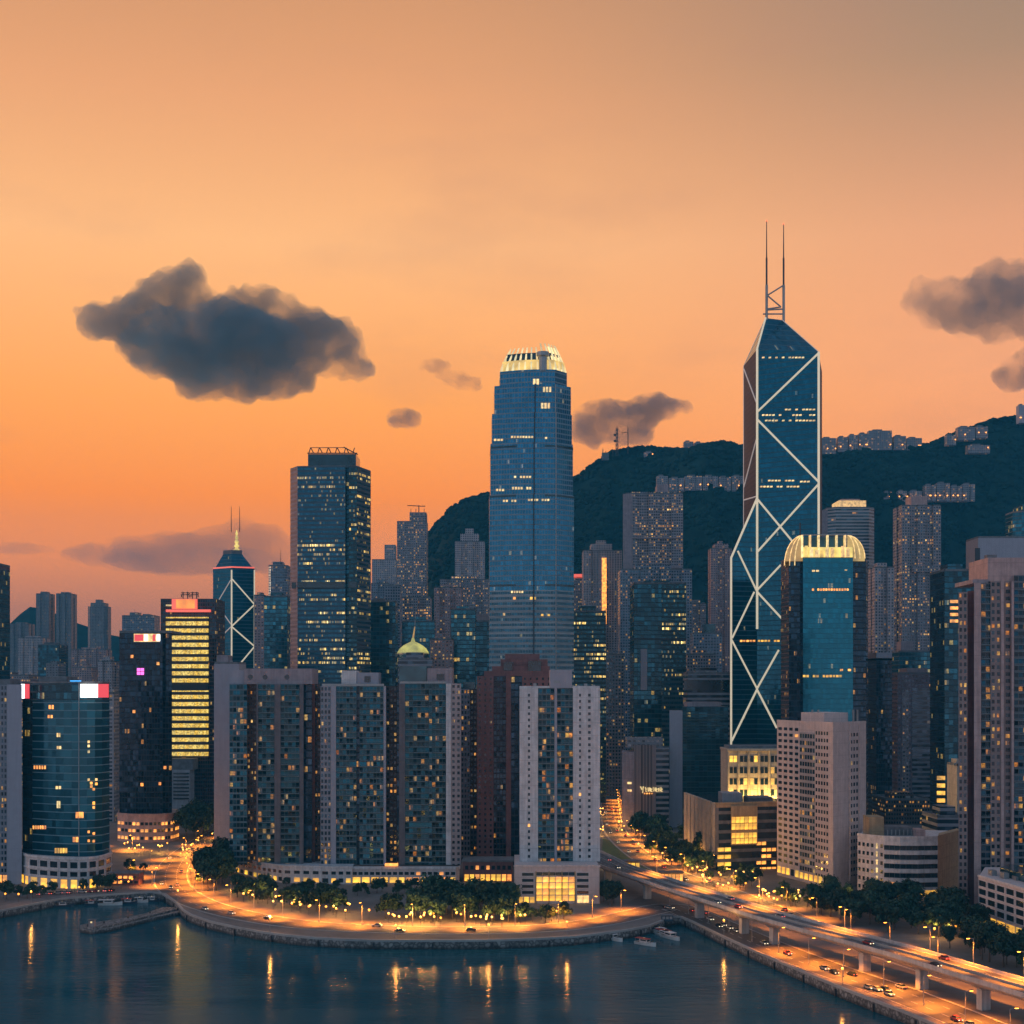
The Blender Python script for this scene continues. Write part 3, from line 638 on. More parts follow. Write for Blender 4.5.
# ---- between the tall blue tower and the braced glass tower
tower('dark office block with glowing yellow rows beside the tall blue tower', 570, 606, 612, 1260, 34, 'teal_lit', **OFF)
b = tower('pale apartment tower with one warm lit stair column, beside the tall blue tower', 582, 622, 551, 1700, 34, 'far_pale', plan='bays', k=3, roof=[('cap_storey', .2, .75, .1, .9, 9, None), ('plant_room', .35, .6, .3, .7, 14, None)])
strip_px(b, 'stair_window', 602, 606.5, 558, 624, 'win_lit', .8)
tower('low block with a red lit roof edge tucked against the tall blue tower', 571, 586, 578, 1780, 24, 'far_lit', roof=[('roof_sign', .1, .9, .0, .2, 5, 'redline')])
b = tower('broad grey pink apartment tower with a flat top against the dark hill', 623, 683, 494, 1620, 42, 'far_lit', plan='bays', k=3, roof=[('plant_room', .56, .76, .2, .7, 12, 'mauve'), ('cap_storey', .1, .9, .1, .9, 3, None)])
strip_px(b, 'blank_bay', 623, 632, 494, 690, 'mauve', 1.2); strip_px(b, 'belt_storey', 632, 682, 566, 568, 'mauve', 1.6); strip_px(b, 'belt_storey', 632, 682, 537, 538.5, 'mauve', 1.6)
tower('dim lower shoulder of housing in front of the broad grey pink tower', 618, 692, 570, 1560, 30, 'far_grey', plan='bays', k=4)
b = tower('dark teal tower with one pale vertical panel before the broad grey pink tower', 630, 686, 584, 1210, 40, 'teal_dark', **OFF)
strip_px(b, 'side_wing', 662, 686, 586, 760, 'teal_lit', 1.0); strip_px(b, 'sign_panel', 640.5, 647, 649, 690, 'panel_grey', 1.2); strip_px(b, 'belt_storey', 630, 686, 638, 640, 'dark_metal', 1.3)
tower('squat pinkish tower with a lit crown beside the dark teal tower', 686, 706, 604, 1700, 26, 'far_lit', plan='bays', k=2)
tower('mid height grey block with a green roof box below the slim pink tower', 690, 722, 634, 1500, 28, 'far_grey', roof=[('plant_room', .4, .8, .2, .8, 11, 'glass_teal')])
tower('slim pink apartment tower standing alone against the dark hill', 708, 732, 549, 1800, 26, 'far_pink', plan='bays', k=2, roof=[('cap_storey', .2, .85, .1, .9, 7, None), ('plant_room', .4, .6, .3, .7, 11, None)])
b = tower('low grey roofed office with a dark glass belt beside the foot of the braced tower', 683, 730, 674, 1130, 30, 'band_grey', **OFF)
strip_px(b, 'glass_belt', 684, 730, 680, 690, 'glass_dark', .5)
tower('squat lit block just behind the teal office with the white end wall', 684, 716, 655, 1350, 26, 'far_lit')
tower('thin dark tower rising over the glowing street', 604, 624, 655, 1330, 30, 'far_grey')
b = tower('narrow brown block with a yellow light line at the head of the glowing street', 598, 624, 700, 1380, 30, 'far_flat')
strip_px(b, 'light_line', 608, 611, 735, 772, 'win_yellow', 1.)
b = tower('pinkish slab with a dim ribbed flank at the far end of the glowing street', 572, 612, 700, 1480, 24, 'far_pink')
# ---- right of the braced glass tower
b = tower('pale banded office tower with a lit crown against the dark hill', 821, 876, 508, 1620, 40, 'band_pale', plan='cham', roof=[('lit_crown', .22, .8, .05, .9, 9, 'win_pale'), ('plant_room', .3, .7, .2, .8, 11.5, 'mauve')], **OFF)
strip_px(b, 'pink_corner', 822, 829, 510, 690, 'mauve', .4, b.D+8)
b = tower('tall grey apartment tower with a pink roof box against the dark hill', 893, 941, 506, 1520, 36, 'far_lit', plan='bays', k=3, roof=[('plant_room', .28, .7, .2, .8, 12, 'pink')])
strip_px(b, 'belt_storey', 912, 934, 566, 572, 'far_lit', 2.4)
b = tower('slim pale apartment tower between the gold crowned tower and the tall grey one', 868, 894, 568, 1380, 26, 'far_pale', plan='bays', k=2)
tower('blue glass tower with a rounded cap at the picture edge, under the hill road', 1003, 1060, 512, 1480, 36, 'teal', plan='cham', roof=[('cap_storey', .2, .9, .1, .9, 9, None)], **OFF)
b = tower('pale grey lilac block with blank walls behind the tan balcony tower', 966, 1050, 538, 1120, 30, 'panel_grey', roof=[('units', 3)])
strip_px(b, 'recess_bay', 975, 980, 548, 600, 'dark_metal', .2)  # dark strip proud of the wall, painting the shade of a recess
b = tower('dark navy glass slab with a few yellow windows low down, beside the tan balcony tower', 930, 975, 571, 980, 34, 'teal_dark', **OFF)
for i, yy in enumerate((776, 783.5, 791, 798.5, 806)): strip_px(b, 'lit_window', 937, 945, yy, yy+4, 'win_yellow', .3)
for i, yy in enumerate((600, 606.5, 613, 619.5)): strip_px(b, 'lit_window', 950, 958, yy, yy+3, 'win_lit', .3)
b = tower('plain dark glass block with a lilac cap, right behind the white slab flats', 868, 892, 660, 1120, 26, 'black_red', roof=[('cap_storey', .0, 1., .0, 1., 6, 'panel_grey')], **OFF)
b = tower('purple brown office tower with a lit window column and a banded flank', 888, 932, 674, 1180, 30, 'purple', roof=[('plant_room', .3, .9, .1, .9, 5, 'mauve')], **OFF)
strip_px(b, 'window_column', 902, 909, 690, 800, 'far_lit', .5); strip_px(b, 'glass_bands', 912, 932, 688, 806, 'band_grey', .5)
tower('grey roofed block with green lit windows behind the purple brown tower', 892, 930, 652, 1320, 26, 'teal', roof=[('plant_room', .1, .5, .2, .8, 10, 'mauve')], **OFF)
b = tower('low brick coloured block at the foot of the purple brown tower', 872, 930, 800, 1060, 40, 'apart_brown', name='low_building', cat='building')
b = tower('small beige block with stained walls beside the tan balcony tower', 947, 966, 766, 860, 20, 'cream', name='low_building', cat='building')
b = tower('low grey roof with vents between the curved white block and the dark navy slab', 922, 968, 818, 800, 30, 'band_grey', name='low_building', cat='building')
# ============================================================ LANDMARK TOWERS
def px_beam(mb, segs, A, Bp, r):
    for (a, b_, c, d) in segs:
        p, q = onplane(a, b_, A, Bp), onplane(c, d, A, Bp); n = Vector((Bp[1]-A[1], A[0]-Bp[0], 0)).normalized()
        if n.y > 0: n = -n
        mb.beam(p+n*r*.6, q+n*r*.6, r, 6)
    return mb
# ---- tallest blue tower: stepped shaft with a crown of glowing fins
D = 1100.
t = thing('office_tower', 'tallest pale blue glass tower, stepped towards the top, with a glowing crown of fins', 'office tower', (wx(531, D), D+30, 3))
def ring(xl, xm, xr, k=0., D=D):
    """plan with a bowed front face, a chamfered joint and a facet turned away to the side"""
    a, m_, r_ = wx(xl, D+8), wx(xm, D), wx(xr, D+10)
    fr = []
    for i in range(7):
        u = i/6; fr.append((a+(m_-a)*u, D+8*(1-u)-6*math.sin(math.pi*u)*.6))
    return fr+[(r_, D+12), (r_+1, D+46), (m_, D+56), (a+8, D+56), (a-1, D+44)]
tiers = [(700, 590, 489.5, 556, 574), (590, 494, 489.5, 556, 574), (494, 442, 490.5, 556, 573), (442, 412, 492, 556, 572), (412, 384, 494.5, 555.5, 571), (384, 369.5, 500, 555, 567)]
zb = 3.
for i, (yb, yt, xl, xm, xr) in enumerate(tiers):
    zt = wz(yt, D); mm = 'ifc_low' if i == 0 else 'ifc'; MB().prism(ring(xl, xm, xr), zb, zt, _bw[M[mm].name], zoff=3).build('shaft', M[mm], t); zb = zt
for yb, yt, xl, xm, xr in tiers[:5]:                 # bright steel edge between the two faces
    q = ring(xl, xm, xr)[6]; MB().beam((q[0], q[1]-.2, wz(yb, D) if yb < 700 else 3), (q[0], q[1]-.2, wz(yt, D)), .5).build('corner_rib', M['steel'], t)
    q = ring(xl, xm, xr)[4]; MB().box(q[0]-.5, q[0]+.5, q[1]-.55, q[1]+.3, wz(yb, D) if yb < 700 else 3, wz(yt, D)).build('joint_line', M['dark_metal'], t)
for yy in (584, 494.5, 445):
    pl = ring(489.3 if yy > 494 else 490.3, 556.3, 574.3 if yy > 494 else 573.3); MB().prism(pl, wz(yy+2, D), wz(yy, D), bottom=True).build('belt_storey', M['glass_dark'], t)
def ring_row(pl, xa, xb, y, h, mat, step):
    n = max(1, int((xb-xa)/step))
    for i in range(n):
        if trnd.random() < .25: continue
        a, c = xa+(xb-xa)*i/n, xa+(xb-xa)*(i+.7)/n
        for p, q in zip(pl[:6], pl[1:7]):
            if 512+p[0]/p[1]*FPX <= a < 512+q[0]/q[1]*FPX:
                u, v = onplane(a, y, p, q), onplane(c, y, p, q)
                MB().prism([(u.x, u.y-.3), (v.x, v.y-.3), (v.x, v.y+.1), (u.x, u.y+.1)], onplane(a, y+h, p, q).z, u.z).build('lit_window', M[mat], t); break
for ti, xa, xb, y, h, mm in ((5, 533, 540, 379, 5.5, 'win_pale'), (4, 543, 552, 387, 5, 'win_pale'), (4, 541, 551, 403, 5.5, 'win_pale'), (3, 511, 534, 436, 2, 'win_pale'), (3, 542, 551, 437, 2, 'win_pale'), (3, 494, 504, 439, 2, 'win_pale'), (2, 514, 532, 476, 2, 'win_pale'), (2, 512, 532, 487, 2.5, 'win_pale'),
                    (2, 496, 505, 489, 2.2, 'win_pale'), (1, 503, 517, 500, 2, 'win_pale'), (1, 528, 550, 499, 2, 'win_pale'), (0, 511, 524, 579+12, 2, 'win_pale'), (0, 513, 517, 597, 2.5, 'win_lit'), (0, 530, 537, 597, 2.5, 'win_yellow'), (0, 541, 551, 614, 2, 'win_yellow'), (0, 503, 506, 613, 2.5, 'win_pale')):
    yb, yt, xl, xm, xr = tiers[ti]; ring_row(ring(xl, xm, xr), xa, xb, y, h, mm, 2.6)
base = ring(500, 555, 567); zc = wz(369.5, D); cx = sum(p[0] for p in base)/len(base); cyy = sum(p[1] for p in base)/len(base)
inner = [(cx+(x-cx)*.93, cyy+(y-cyy)*.93) for x, y in base]
MB().prism(inner, zc, zc+8, top=False).build('crown_base', M['gold'], t)
inner2 = [(cx+(x-cx)*.80, cyy+(y-cyy)*.8) for x, y in base]
MB().prism(inner2, zc, zc+14).build('crown_drum', M['glass_dark'], t)
per = []
for i in range(len(base)):
    a, b_ = Vector(base[i]), Vector(base[(i+1) % len(base)]); per.append((a, b_, (b_-a).length))
for p, h in samples([tuple(q) for q in base]+[tuple(base[0])], 5.2):
    d = Vector((p[0]-cx, p[1]-cyy)); hh = 19+ (3 if p[0] > wx(538, D) else 0)
    mb = MB(); prev = None; rad = d.normalized(); tg = Vector((-rad.y, rad.x))
    for k in range(6):
        u = k/5; o_ = .965-.30*u**1.35; dep = 2.0*(1-.75*u); q = Vector((cx, cyy))+d*o_
        ringp = [(q+tg*s1*.55+rad*s2*dep*.5) for s1, s2 in ((-1, -1), (1, -1), (1, 1), (-1, 1))]; cur = [(v.x, v.y, zc+hh*u) for v in ringp]
        if prev:
            for j in range(4): mb.face([prev[j], prev[(j+1) % 4], cur[(j+1) % 4], cur[j]])
        prev = cur
    mb.face(prev); mb.build('crown_fin', M['gold_pale'], t)
for i in (6, 7):                                    # the two solid blades facing the side, floodlight put in as glow
    a, b_ = Vector(base[i]), Vector(base[i+1]); c = Vector((cx, cyy)); mb = MB()
    for k in range(6):
        u, v = k/6, (k+1)/6; f = lambda q, s: c+(q-c)*(.965-.30*s**1.35)*.98
        mb.face([(*f(a, u), zc+20*u), (*f(b_, u), zc+20*u), (*f(b_, v), zc+20*v), (*f(a, v), zc+20*v)])
    mb.build('crown_blade', M['win_pale'], t)
px_, py_ = wx(543, D), D+10; MB().lathe([(0, zc-1), (3.5, zc-1), (3.5, zc+10), (5, zc+11), (5, zc+14), (0, zc+14)], px_, py_-8, 10).build('viewing_pod', M['steel'], t)

# ---- dark glass tower with many lit rows (chamfered, two bays)
D = 1200.
X_ = lambda px, d=0: wx(px, D+d)
t = thing('office_tower', 'broad dark glass tower with many yellow lit rows and a roof sign frame', 'office tower', (X_(330), D+30, 3))
zt, zb_ = wz(466.5, D), 3
segs = [('corner_bay', [(290.3, 14), (297.5, 0)], 'exchange_pink'), ('front_bay', [(297.5, 0), (345.3, -3)], 'exchange'), ('recess', [(345.3, -3), (345.6, 4), (349, 4), (349, -3)], 'teal_dark'),
        ('lit_bay', [(349, -3), (357, -2)], 'teal_lit'), ('side_bay', [(357, -2), (370.8, 26), (364, 60), (296, 60), (290.3, 14)], 'exchange')]
allp = []
for nm, pts, mm in segs:
    w_ = [(wx(px, D+d), D+d) for px, d in pts]; mb = MB(); u = 0
    for a, b_ in zip(w_, w_[1:]):
        L = math.dist(a, b_); bwv = _bw[M[mm].name]; L = max(1, round(L/bwv))*bwv
        mb.face([(*a, zb_), (*b_, zb_), (*b_, zt), (*a, zt)], [(u, 0), (u+L, 0), (u+L, zt), (u, zt)]); u += L
    mb.build(nm, M[mm], t); allp += w_[:-1]
MB().prism(allp, zt, zt+.4).build('roof', M['roof'], t)
for a, b_ in ((298, 345), (349, 357)):
    MB().box(X_(a), X_(b_), D-3.6, D-1, wz(588, D), wz(582, D)).build('belt_storey', M['glass_dark'], t)
MB().box(X_(291), X_(297), D+3, D+12, wz(588, D), wz(582, D)).build('belt_storey', M['glass_dark'], t)
MB().box(X_(308, 14), X_(356, 14), D+14, D+46, zt+.4, wz(454, D+14)).build('plant_room', M['glass_dark'], t)
zs0, zs1 = wz(454, D+14), wz(447.5, D+14)
mb = MB()
mb.box(X_(307, 12), X_(357, 12), D+13, D+14, zs0+.2, zs0+1.0); mb.box(X_(310, 12), X_(344, 12), D+13, D+13.6, zs1-.5, zs1)
for i in range(11):
    px = 309+i*4.4; mb.beam((X_(px, 13), D+13.4, zs0+1.0), (X_(px+(-2.5 if i % 2 else 1.5), 13), D+13.4, zs1-.4), .45, 5)
mb.beam((X_(344, 13), D+13, zs1), (X_(357, 40), D+44, zs1-1), .5); mb.beam((X_(356, 13), D+13, zs0), (X_(357, 40), D+44, zs1-1), .4)
mb.build('sign_frame', M['dark_metal'], t)

# ---- braced glass tower with twin masts
Q1, P2, P1 = PD(757, 1113), PD(818.5, 1085), PD(731, 1107)
P4, P3 = PD(743.6, 1168), PD(822, 1155)
t = thing('office_tower', 'tall deep blue tower with white lit cross bracing, sloping glass top and twin masts', 'office tower', (wx(775, 1111), 1127, 3))
bwk = 1.6
def panel(mb, pts3):
    p = [Vector(q) for q in pts3]; t_ = Vector((p[1].x-p[0].x, p[1].y-p[0].y, 0)).normalized()
    mb.face(pts3, [(v.dot(t_), v.z) for v in p]); return mb
def at(P, z): return (P[0], P[1], z)
zQ498, zP1t = onplane(757, 498, Q1, P2).z, onplane(731, 558, P1, Q1).z
zQt = onplane(757, 349, Q1, P2).z; zP2t = onplane(818.5, 352, Q1, P2).z; zP4t = wz(366, 1168); zP3t = wz(372, 1155)
apA = (wx(765.5, 1133), 1133, wz(318, 1133)); apB = (wx(782, 1133), 1133, wz(320, 1133))
zP4lo = zQ498-(zQ498-zP1t)*.45
panel(MB(), [at(Q1, 3), at(P2, 3), at(P2, zP2t), at(Q1, zQt)]).build('front_glass', M['bank'], t)
panel(MB(), [at(P1, 3), at(Q1, 3), at(Q1, zQ498), at(P1, zP1t)]).build('lower_glass', M['bank'], t)
mb = MB(); panel(mb, [at(P4, zP4lo-40), at(Q1, zQ498-40), at(Q1, zQt), at(P4, zP4t)]); mb.build('side_glass', M['bank_side'], t)
panel(MB(), [at(P4, 3), at(P1, 3), at(P1, zP1t), at(P4, zP4lo)]).build('lower_side_glass', M['bank_side'], t)
MB().face([at(P1, zP1t), at(Q1, zQ498), at(P4, zP4lo)]); mb = MB(); mb.face([at(P1, zP1t), at(Q1, zQ498), at(P4, zP4lo)]); mb.build('sloping_glass', M['bank'], t)
mb = MB(); panel(mb, [at(P2, 3), at(P3, 3), at(P3, zP3t), at(P2, zP2t)]); panel(mb, [at(P3, 3), at(P4, 3), at(P4, zP4t), at(P3, zP3t)]); mb.build('rear_glass', M['bank_side'], t)
mb = MB(); mb.face([at(Q1, zQt), at(P2, zP2t), apB, apA], [(0, 0), (38, 0), (30, 24), (10, 24)]); mb.face([at(P2, zP2t), at(P3, zP3t), apB]); mb.face([at(P3, zP3t), at(P4, zP4t), apA, apB]); mb.face([at(P4, zP4t), at(Q1, zQt), apA])
mb.build('roof', M['bank'], t)
F_ = [(818,354,757.5,412), (758,420,818,481), (818,485,757.5,552), (757.5,499,818,572), (781,565,757.5,590), (757.5,592,800,638), (779,650,757,689)]
for s in F_: px_beam(MB(), [s], Q1, P2, .78).build('brace', M['tube'], t)
for s in [(731.5,640,757,689), (754,592,732,638), (737.5,551,757,592)]: px_beam(MB(), [s], P1, Q1, .72).build('brace', M['tube'], t)
for s in [(757,689,731.5,741)]: px_beam(MB(), [s], P1, Q1, .8).build('brace', M['tube'], t)
px_beam(MB(), [(757,689,777,728)], Q1, P2, .8).build('brace', M['tube'], t)
for s in [(744.3,369,756.6,402), (756.6,440,744.3,487), (744.5,500,756.5,496.5)]: px_beam(MB(), [s], Q1, P4, .55).build('brace', M['tube_dim'], t)
for nm, a, b_, r in (('edge_tube', at(Q1, wz(629, 1113)), at(Q1, zQt), .9), ('edge_tube', at(P2, 3), at(P2, zP2t), .9), ('edge_tube', at(P1, 3), at(P1, zP1t), .8), ('edge_tube', at(P4, zP4lo), at(P4, zP4t), .45),
                     ('edge_tube', at(Q1, zQ498), at(P1, zP1t), .85), ('edge_tube', at(Q1, zQt), apA, .7), ('edge_tube', at(P2, zP2t), apB, .3), ('edge_tube', at(P4, zP4t), apA, .3)):
    MB().beam(Vector(a)+Vector((0, -.7, 0)), Vector(b_)+Vector((0, -.7, 0)), r).build(nm, M['tube'] if r > .5 else M['tube_dim'], t)
for k, yy in enumerate((345, 357)): pass
def lit_row(t, xa, xb, y, h, A, Bp, mat='win_pale', step=3.2):
    n = max(1, int((xb-xa)/step))
    for i in range(n):
        if trnd.random() < .22: continue
        a, c = xa+(xb-xa)*i/n, xa+(xb-xa)*(i+.72)/n
        p, q = onplane(a, y, A, Bp), onplane(c, y, A, Bp); z0_, z1_ = onplane(a, y+h, A, Bp).z, p.z
        MB().prism([(p.x, p.y-.35), (q.x, q.y-.35), (q.x, q.y+.1), (p.x, p.y+.1)], z0_, z1_).build('lit_window', M[mat], t)
for (xa, xb, y) in ((762, 805, 357), (778, 816, 409), (762, 816, 414.5), (765, 816, 420), (768, 795, 480), (800, 814, 481), (760, 800, 486)): lit_row(t, xa, xb, y, 1.5, Q1, P2)
lit_row(t, 758, 790, 640, 1.8, Q1, P2, 'win_yellow'); lit_row(t, 740, 756, 640, 1.8, P1, Q1, 'win_lit')
for (xm, yt_) in ((766.6, 221), (783.6, 224)):
    x = wx(xm, 1133); z0_ = wz(323, 1133)
    mb = MB(); mb.beam((x, 1133, z0_), (x, 1133, wz(285, 1133)), 1.1); mb.build('mast_base', M['steel'], t)
    MB().beam((x, 1133, wz(285, 1133)), (x, 1133, wz(258, 1133)), .75).build('mast', M['dark_metal'], t)
    MB().beam((x, 1133, wz(258, 1133)), (x, 1133, wz(yt_, 1133)), .5, r1=.3).build('mast', M['dark_metal'], t)
    MB().lathe([(0, wz(yt_, 1133)), (.7, wz(yt_, 1133)), (0, wz(yt_-1, 1133))], x, 1133, 6).build('mast_lamp', M['redlamp'], t)
mb = MB(); g = lambda px, py: (wx(px, 1133), 1133, wz(py, 1133))
for a, b_ in (((768, 295), (784, 285)), ((768, 296), (781, 307)), ((781, 307), (767, 309)), ((766, 310), (784, 309)), ((763, 314), (784, 314))): mb.beam(g(*a), g(*b_), .6)
mb.build('mast_truss', M['steel'], t)

# ---- smaller braced tower at the other end of the skyline
D = 1500.
A, Bp, C_ = PD(213, 1512), PD(231.5, 1496), PD(254.5, 1506)
t = thing('office_tower', 'smaller dark tower with a white lattice of bracing, red roof line and gold lit mast', 'office tower', (wx(233, D), D+15, 3))
back = [PD(250, 1548), PD(219, 1548)]
zr = wz(568, D); pl = [A, Bp, C_]+back
MB().prism(pl, 3, zr, 1.6, top=False).build('shaft', M['bank'], t)
top = [PD(223, 1516), PD(231.5, 1510), PD(242, 1514), PD(241, 1540), PD(224, 1540)]
z2 = wz(553, D); mid = [PD(215.5, 1513), PD(231.5, 1499), PD(252, 1507), PD(248, 1546), PD(221, 1546)]
MB().prism(pl, zr, zr+1.5, top=False).build('red_line', M['redline'], t)
MB().prism(mid, zr+1.5, z2, plan1=top, top=False).build('roof', M['bank'], t); MB().prism(top, z2, wz(549, D)).build('roof_cap', M['roof'], t)
mb = MB(); 
for k in range(5):
    z_ = wz(549-k*4.2, D); r = 3.4-k*.5; mb.lathe([(r, z_), (r, z_+1.3), (r*.55, z_+2.4), (r*.5, z_+4.4)], wx(233, D), D+20, 8)
mb.build('mast_base', M['gold'], t)
for px in (227.5, 236): MB().beam((wx(px, D), D+20, wz(530, D)), (wx(px, D), D+20, wz(504, D)), .5, r1=.25).build('mast', M['dark_metal'], t)
for s in [(231.5, 570, 231.5, 657)]: px_beam(MB(), [s], Bp, C_, .9).build('edge_tube', M['tube'], t)
px_beam(MB(), [(254.3, 570, 254.3, 668)], Bp, C_, .7).build('edge_tube', M['tube'], t)
for s in [(232, 579, 254, 604), (254, 605, 232, 626), (232, 627, 254, 646), (254, 647, 239, 665)]: px_beam(MB(), [s], Bp, C_, .8).build('brace', M['tube'], t)
for s in [(231, 580, 218, 602), (219, 607, 231, 624), (231, 627, 217, 641)]: px_beam(MB(), [s], A, Bp, .6).build('brace', M['tube_dim'], t)

# ---- gold crowned teal tower
D = 985.
t = thing('office_tower', 'teal glass tower with a gold floodlit crown of fins and two curved shells', 'office tower', (wx(826, D), D+25, 3))
pl = [PD(781, 1012), PD(789, 990), PD(791, 990), PD(803, 990), PD(803, 985), PD(853, 985), PD(853, 990), PD(866, 994), PD(868, 1018), PD(862, 1050), PD(790, 1050)]
zt = wz(558, D); zl = wz(572, D)
edges = [('side_wall', 0, 1, 'maroon_glass', zl), ('dark_bay', 1, 4, 'cold_dark', zt), ('front_glass', 4, 5, 'mono', zt), ('dark_bay', 5, 8, 'cold_dark', zt), ('rear_wall', 8, 11, 'cold_dark', zt)]
for nm, i0, i1, mm, zz in edges:
    mb = MB(); u = 0
    for i in range(i0, i1):
        a, b_ = pl[i % 11], pl[(i+1) % 11]; L = math.dist(a, b_); k = _bw[M[mm].name]; L = max(1, round(L/k))*k
        mb.face([(*a, 3), (*b_, 3), (*b_, zt), (*a, zt)], [(u, 0), (u+L, 0), (u+L, zt), (u, zt)]); u += L
    mb.build(nm, M[mm], t)
MB().prism(pl, zt, zt+.5).build('roof', M['roof'], t)
lit_row(t, 808, 820, 570, 1.8, PD(803, 985), PD(853, 985)); lit_row(t, 838, 848, 569.5, 1.2, PD(803, 985), PD(853, 985)); lit_row(t, 812, 852, 588.5, 2.2, PD(803, 985), PD(853, 985), 'win_lit', 2.6)
lit_row(t, 803, 846, 675, 2.2, PD(803, 985), PD(853, 985), 'win_yellow'); lit_row(t, 840, 852, 669, 2, PD(803, 985), PD(853, 985), 'win_lit')
zf = wz(535, D)
MB().box(wx(803, D), wx(853, D), D+1.2, D+2, zt+.5, wz(547, D)).build('crown_base', M['gold'], t)
MB().box(wx(805, D), wx(848, D), D+4, D+40, zt+.5, zf-1).build('crown_drum', M['glass_teal'], t)
for i, px in enumerate((802.5, 810.5, 819, 828, 837, 845.5)):
    x = wx(px, D); MB().box(x-.45, x+.45, D-.2, D+3.8, zt+.5, zf).build('crown_fin', M['win_pale'], t)  # fins glow to stand for the light behind the crown
for i in range(9):
    px = 806+i*5.2; x = wx(px, D); h = 5+trnd.random()*3.5; MB().lathe([(0, zt+.5), (1.4, zt+.5), (1.2, zt+h), (0, zt+h)], x, D-.9, 7).build('crown_lamp', M['win_pale' if i % 3 else 'gold'], t)
MB().box(wx(802, D), wx(848, D), D+1, D+4, zf, zf+.6).build('crown_beam', M['steel'], t)
for xe, xi, dd in ((783, 802.5, 0), (854.5, 839, 1)):            # curved gold shells, quarter vaults closing the two ends
    mb = MB(); n = 8; xo, xn = (784, 802.5) if not dd else (864.5, 847)
    prev = None
    for k in range(n+1):
        a = math.pi/2*k/n; px = xo+(xn-xo)*(1-math.cos(a)); z_ = (zt-5 if not dd else zt)+(zf-(zt-5 if not dd else zt))*math.sin(a)
        cur = ((wx(px, D+4), D+3, z_), (wx(px, D+16), D+16, z_))
        if prev:
            q = [prev[0], cur[0], cur[1], prev[1]]; mb.face(q if dd else q[::-1], smooth=True)
            fc = [prev[0], cur[0], (cur[0][0], D+3, zt-2), (prev[0][0], D+3, zt-2)]; mb.face(fc if not dd else fc[::-1])
        prev = cur
    mb.build('crown_shell', M['gold_soft'], t)
    for s_ in (1., .72, .44):                        # ribs that follow the curve, given glow in place of floodlight
        mb = MB(); q0 = None
        for k in range(n+1):
            a = math.pi/2*k/n; px = xn+(xo-xn)*math.cos(a)*s_ if s_ < 1 else xo+(xn-xo)*(1-math.cos(a)); zlo = zt-5 if not dd else zt; z_ = zlo+(zf-zlo)*math.sin(a)
            q = (wx(px, D+4), D+2.7, z_)
            if q0: mb.beam(q0, q, .32, 5)
            q0 = q
        mb.build('crown_rib', M['win_pale'], t)
MB().beam((wx(806, D), D+20, zf), (wx(806, D), D+20, zf+11), .5).build('roof_mast', M['dark_metal'], t)

# ---- round tower with a gold dome and spire
D = 1150.
t = thing('office_tower', 'round teal building with a gold lit dome and a thin gold spire', 'office tower', (wx(413, D), D+14, 3))
cx, cyy = wx(413, D+14), D+14; zd = wz(653, D); mb = MB(); n = 20
pl = [(cx+13*math.cos(2*math.pi*i/n-math.pi/2), cyy+13*math.sin(2*math.pi*i/n-math.pi/2)) for i in range(n)]
MB().prism(pl, 3, zd, 3).build('drum', M['teal'], t)
prof = [(13.4, zd), (12.8, zd+1.2), (11.2, zd+4), (8.2, zd+6.6), (4.4, zd+8.6), (1.8, zd+9.8), (.9, zd+13)]
MB().lathe(prof, cx, cyy, 20).build('dome', M['dome'], t)
MB().lathe([(13.2, zd-1), (13.2, zd+.6), (12.4, zd+.6)], cx, cyy, 20).build('cornice', M['steel'], t)
MB().beam((cx, cyy, zd+12), (cx+1.5, cyy, wz(626, D)), .8, r1=.5).build('spire', M['gold_soft'], t); MB().beam((cx+1.5, cyy, wz(626, D)), (cx+2.2, cyy, wz(610, D)), .4, r1=.15).build('spire_tip', M['steel'], t)
b = tower('grey stepped office base around the gold domed building', 398, 434, 660, 1120, 24, 'band_grey', **OFF)

# ---- tower of glowing yellow rows with the red roof sign
D = 1100.
t = thing('office_tower', 'tower of glowing yellow rows with a red and orange roof sign', 'office tower', (wx(187, D), D+18, 3))
MB().prism(rect(wx(160, D), wx(215.5, D), D+2, D+36), 3, wz(598.5, D), 3).build('frame_wall', M['maroon_glass'], t)
pl = rect(wx(166, D), wx(208, D), D-.6, D+4)
MB().prism(rect(wx(166, D), wx(208, D), D-.6, D+1.9), wz(684, D), wz(617, D), 1.5, bottom=True, zoff=wz(684, D)).build('lit_storey', M['gold_rows'], t)
MB().prism(rect(wx(166, D), wx(208, D), D-.6, D+1.9), wz(757.5, D), wz(690.5, D), 1.5, bottom=True, zoff=wz(757.5, D)).build('lit_storey', M['gold_rows'], t)
MB().box(wx(166.5, D), wx(207.5, D), D-.2, D+1.9, wz(690.5, D), wz(684, D)).build('belt_storey', M['dark_metal'], t)
MB().box(wx(166.5, D), wx(210.5, D), D-2.2, D+1.9, wz(612, D), wz(609.6, D)).build('red_line', M['redline'], t)
MB().box(wx(172, D), wx(197, D), D-.9, D+1.9, wz(609, D), wz(599, D)).build('sign_surround', M['redline'], t)
MB().box(wx(176.5, D), wx(195, D), D-1.4, D-.9, wz(608.4, D), wz(599.6, D)).build('sign', M['orange_sign'], t)
MB().box(wx(166, D), wx(172, D), D-.5, D+1.9, wz(606, D), wz(604.6, D)).build('sign_lamp', M['win_pale'], t)
mb = MB(); z0_ = wz(598.3, D); z1_ = wz(591.5, D)
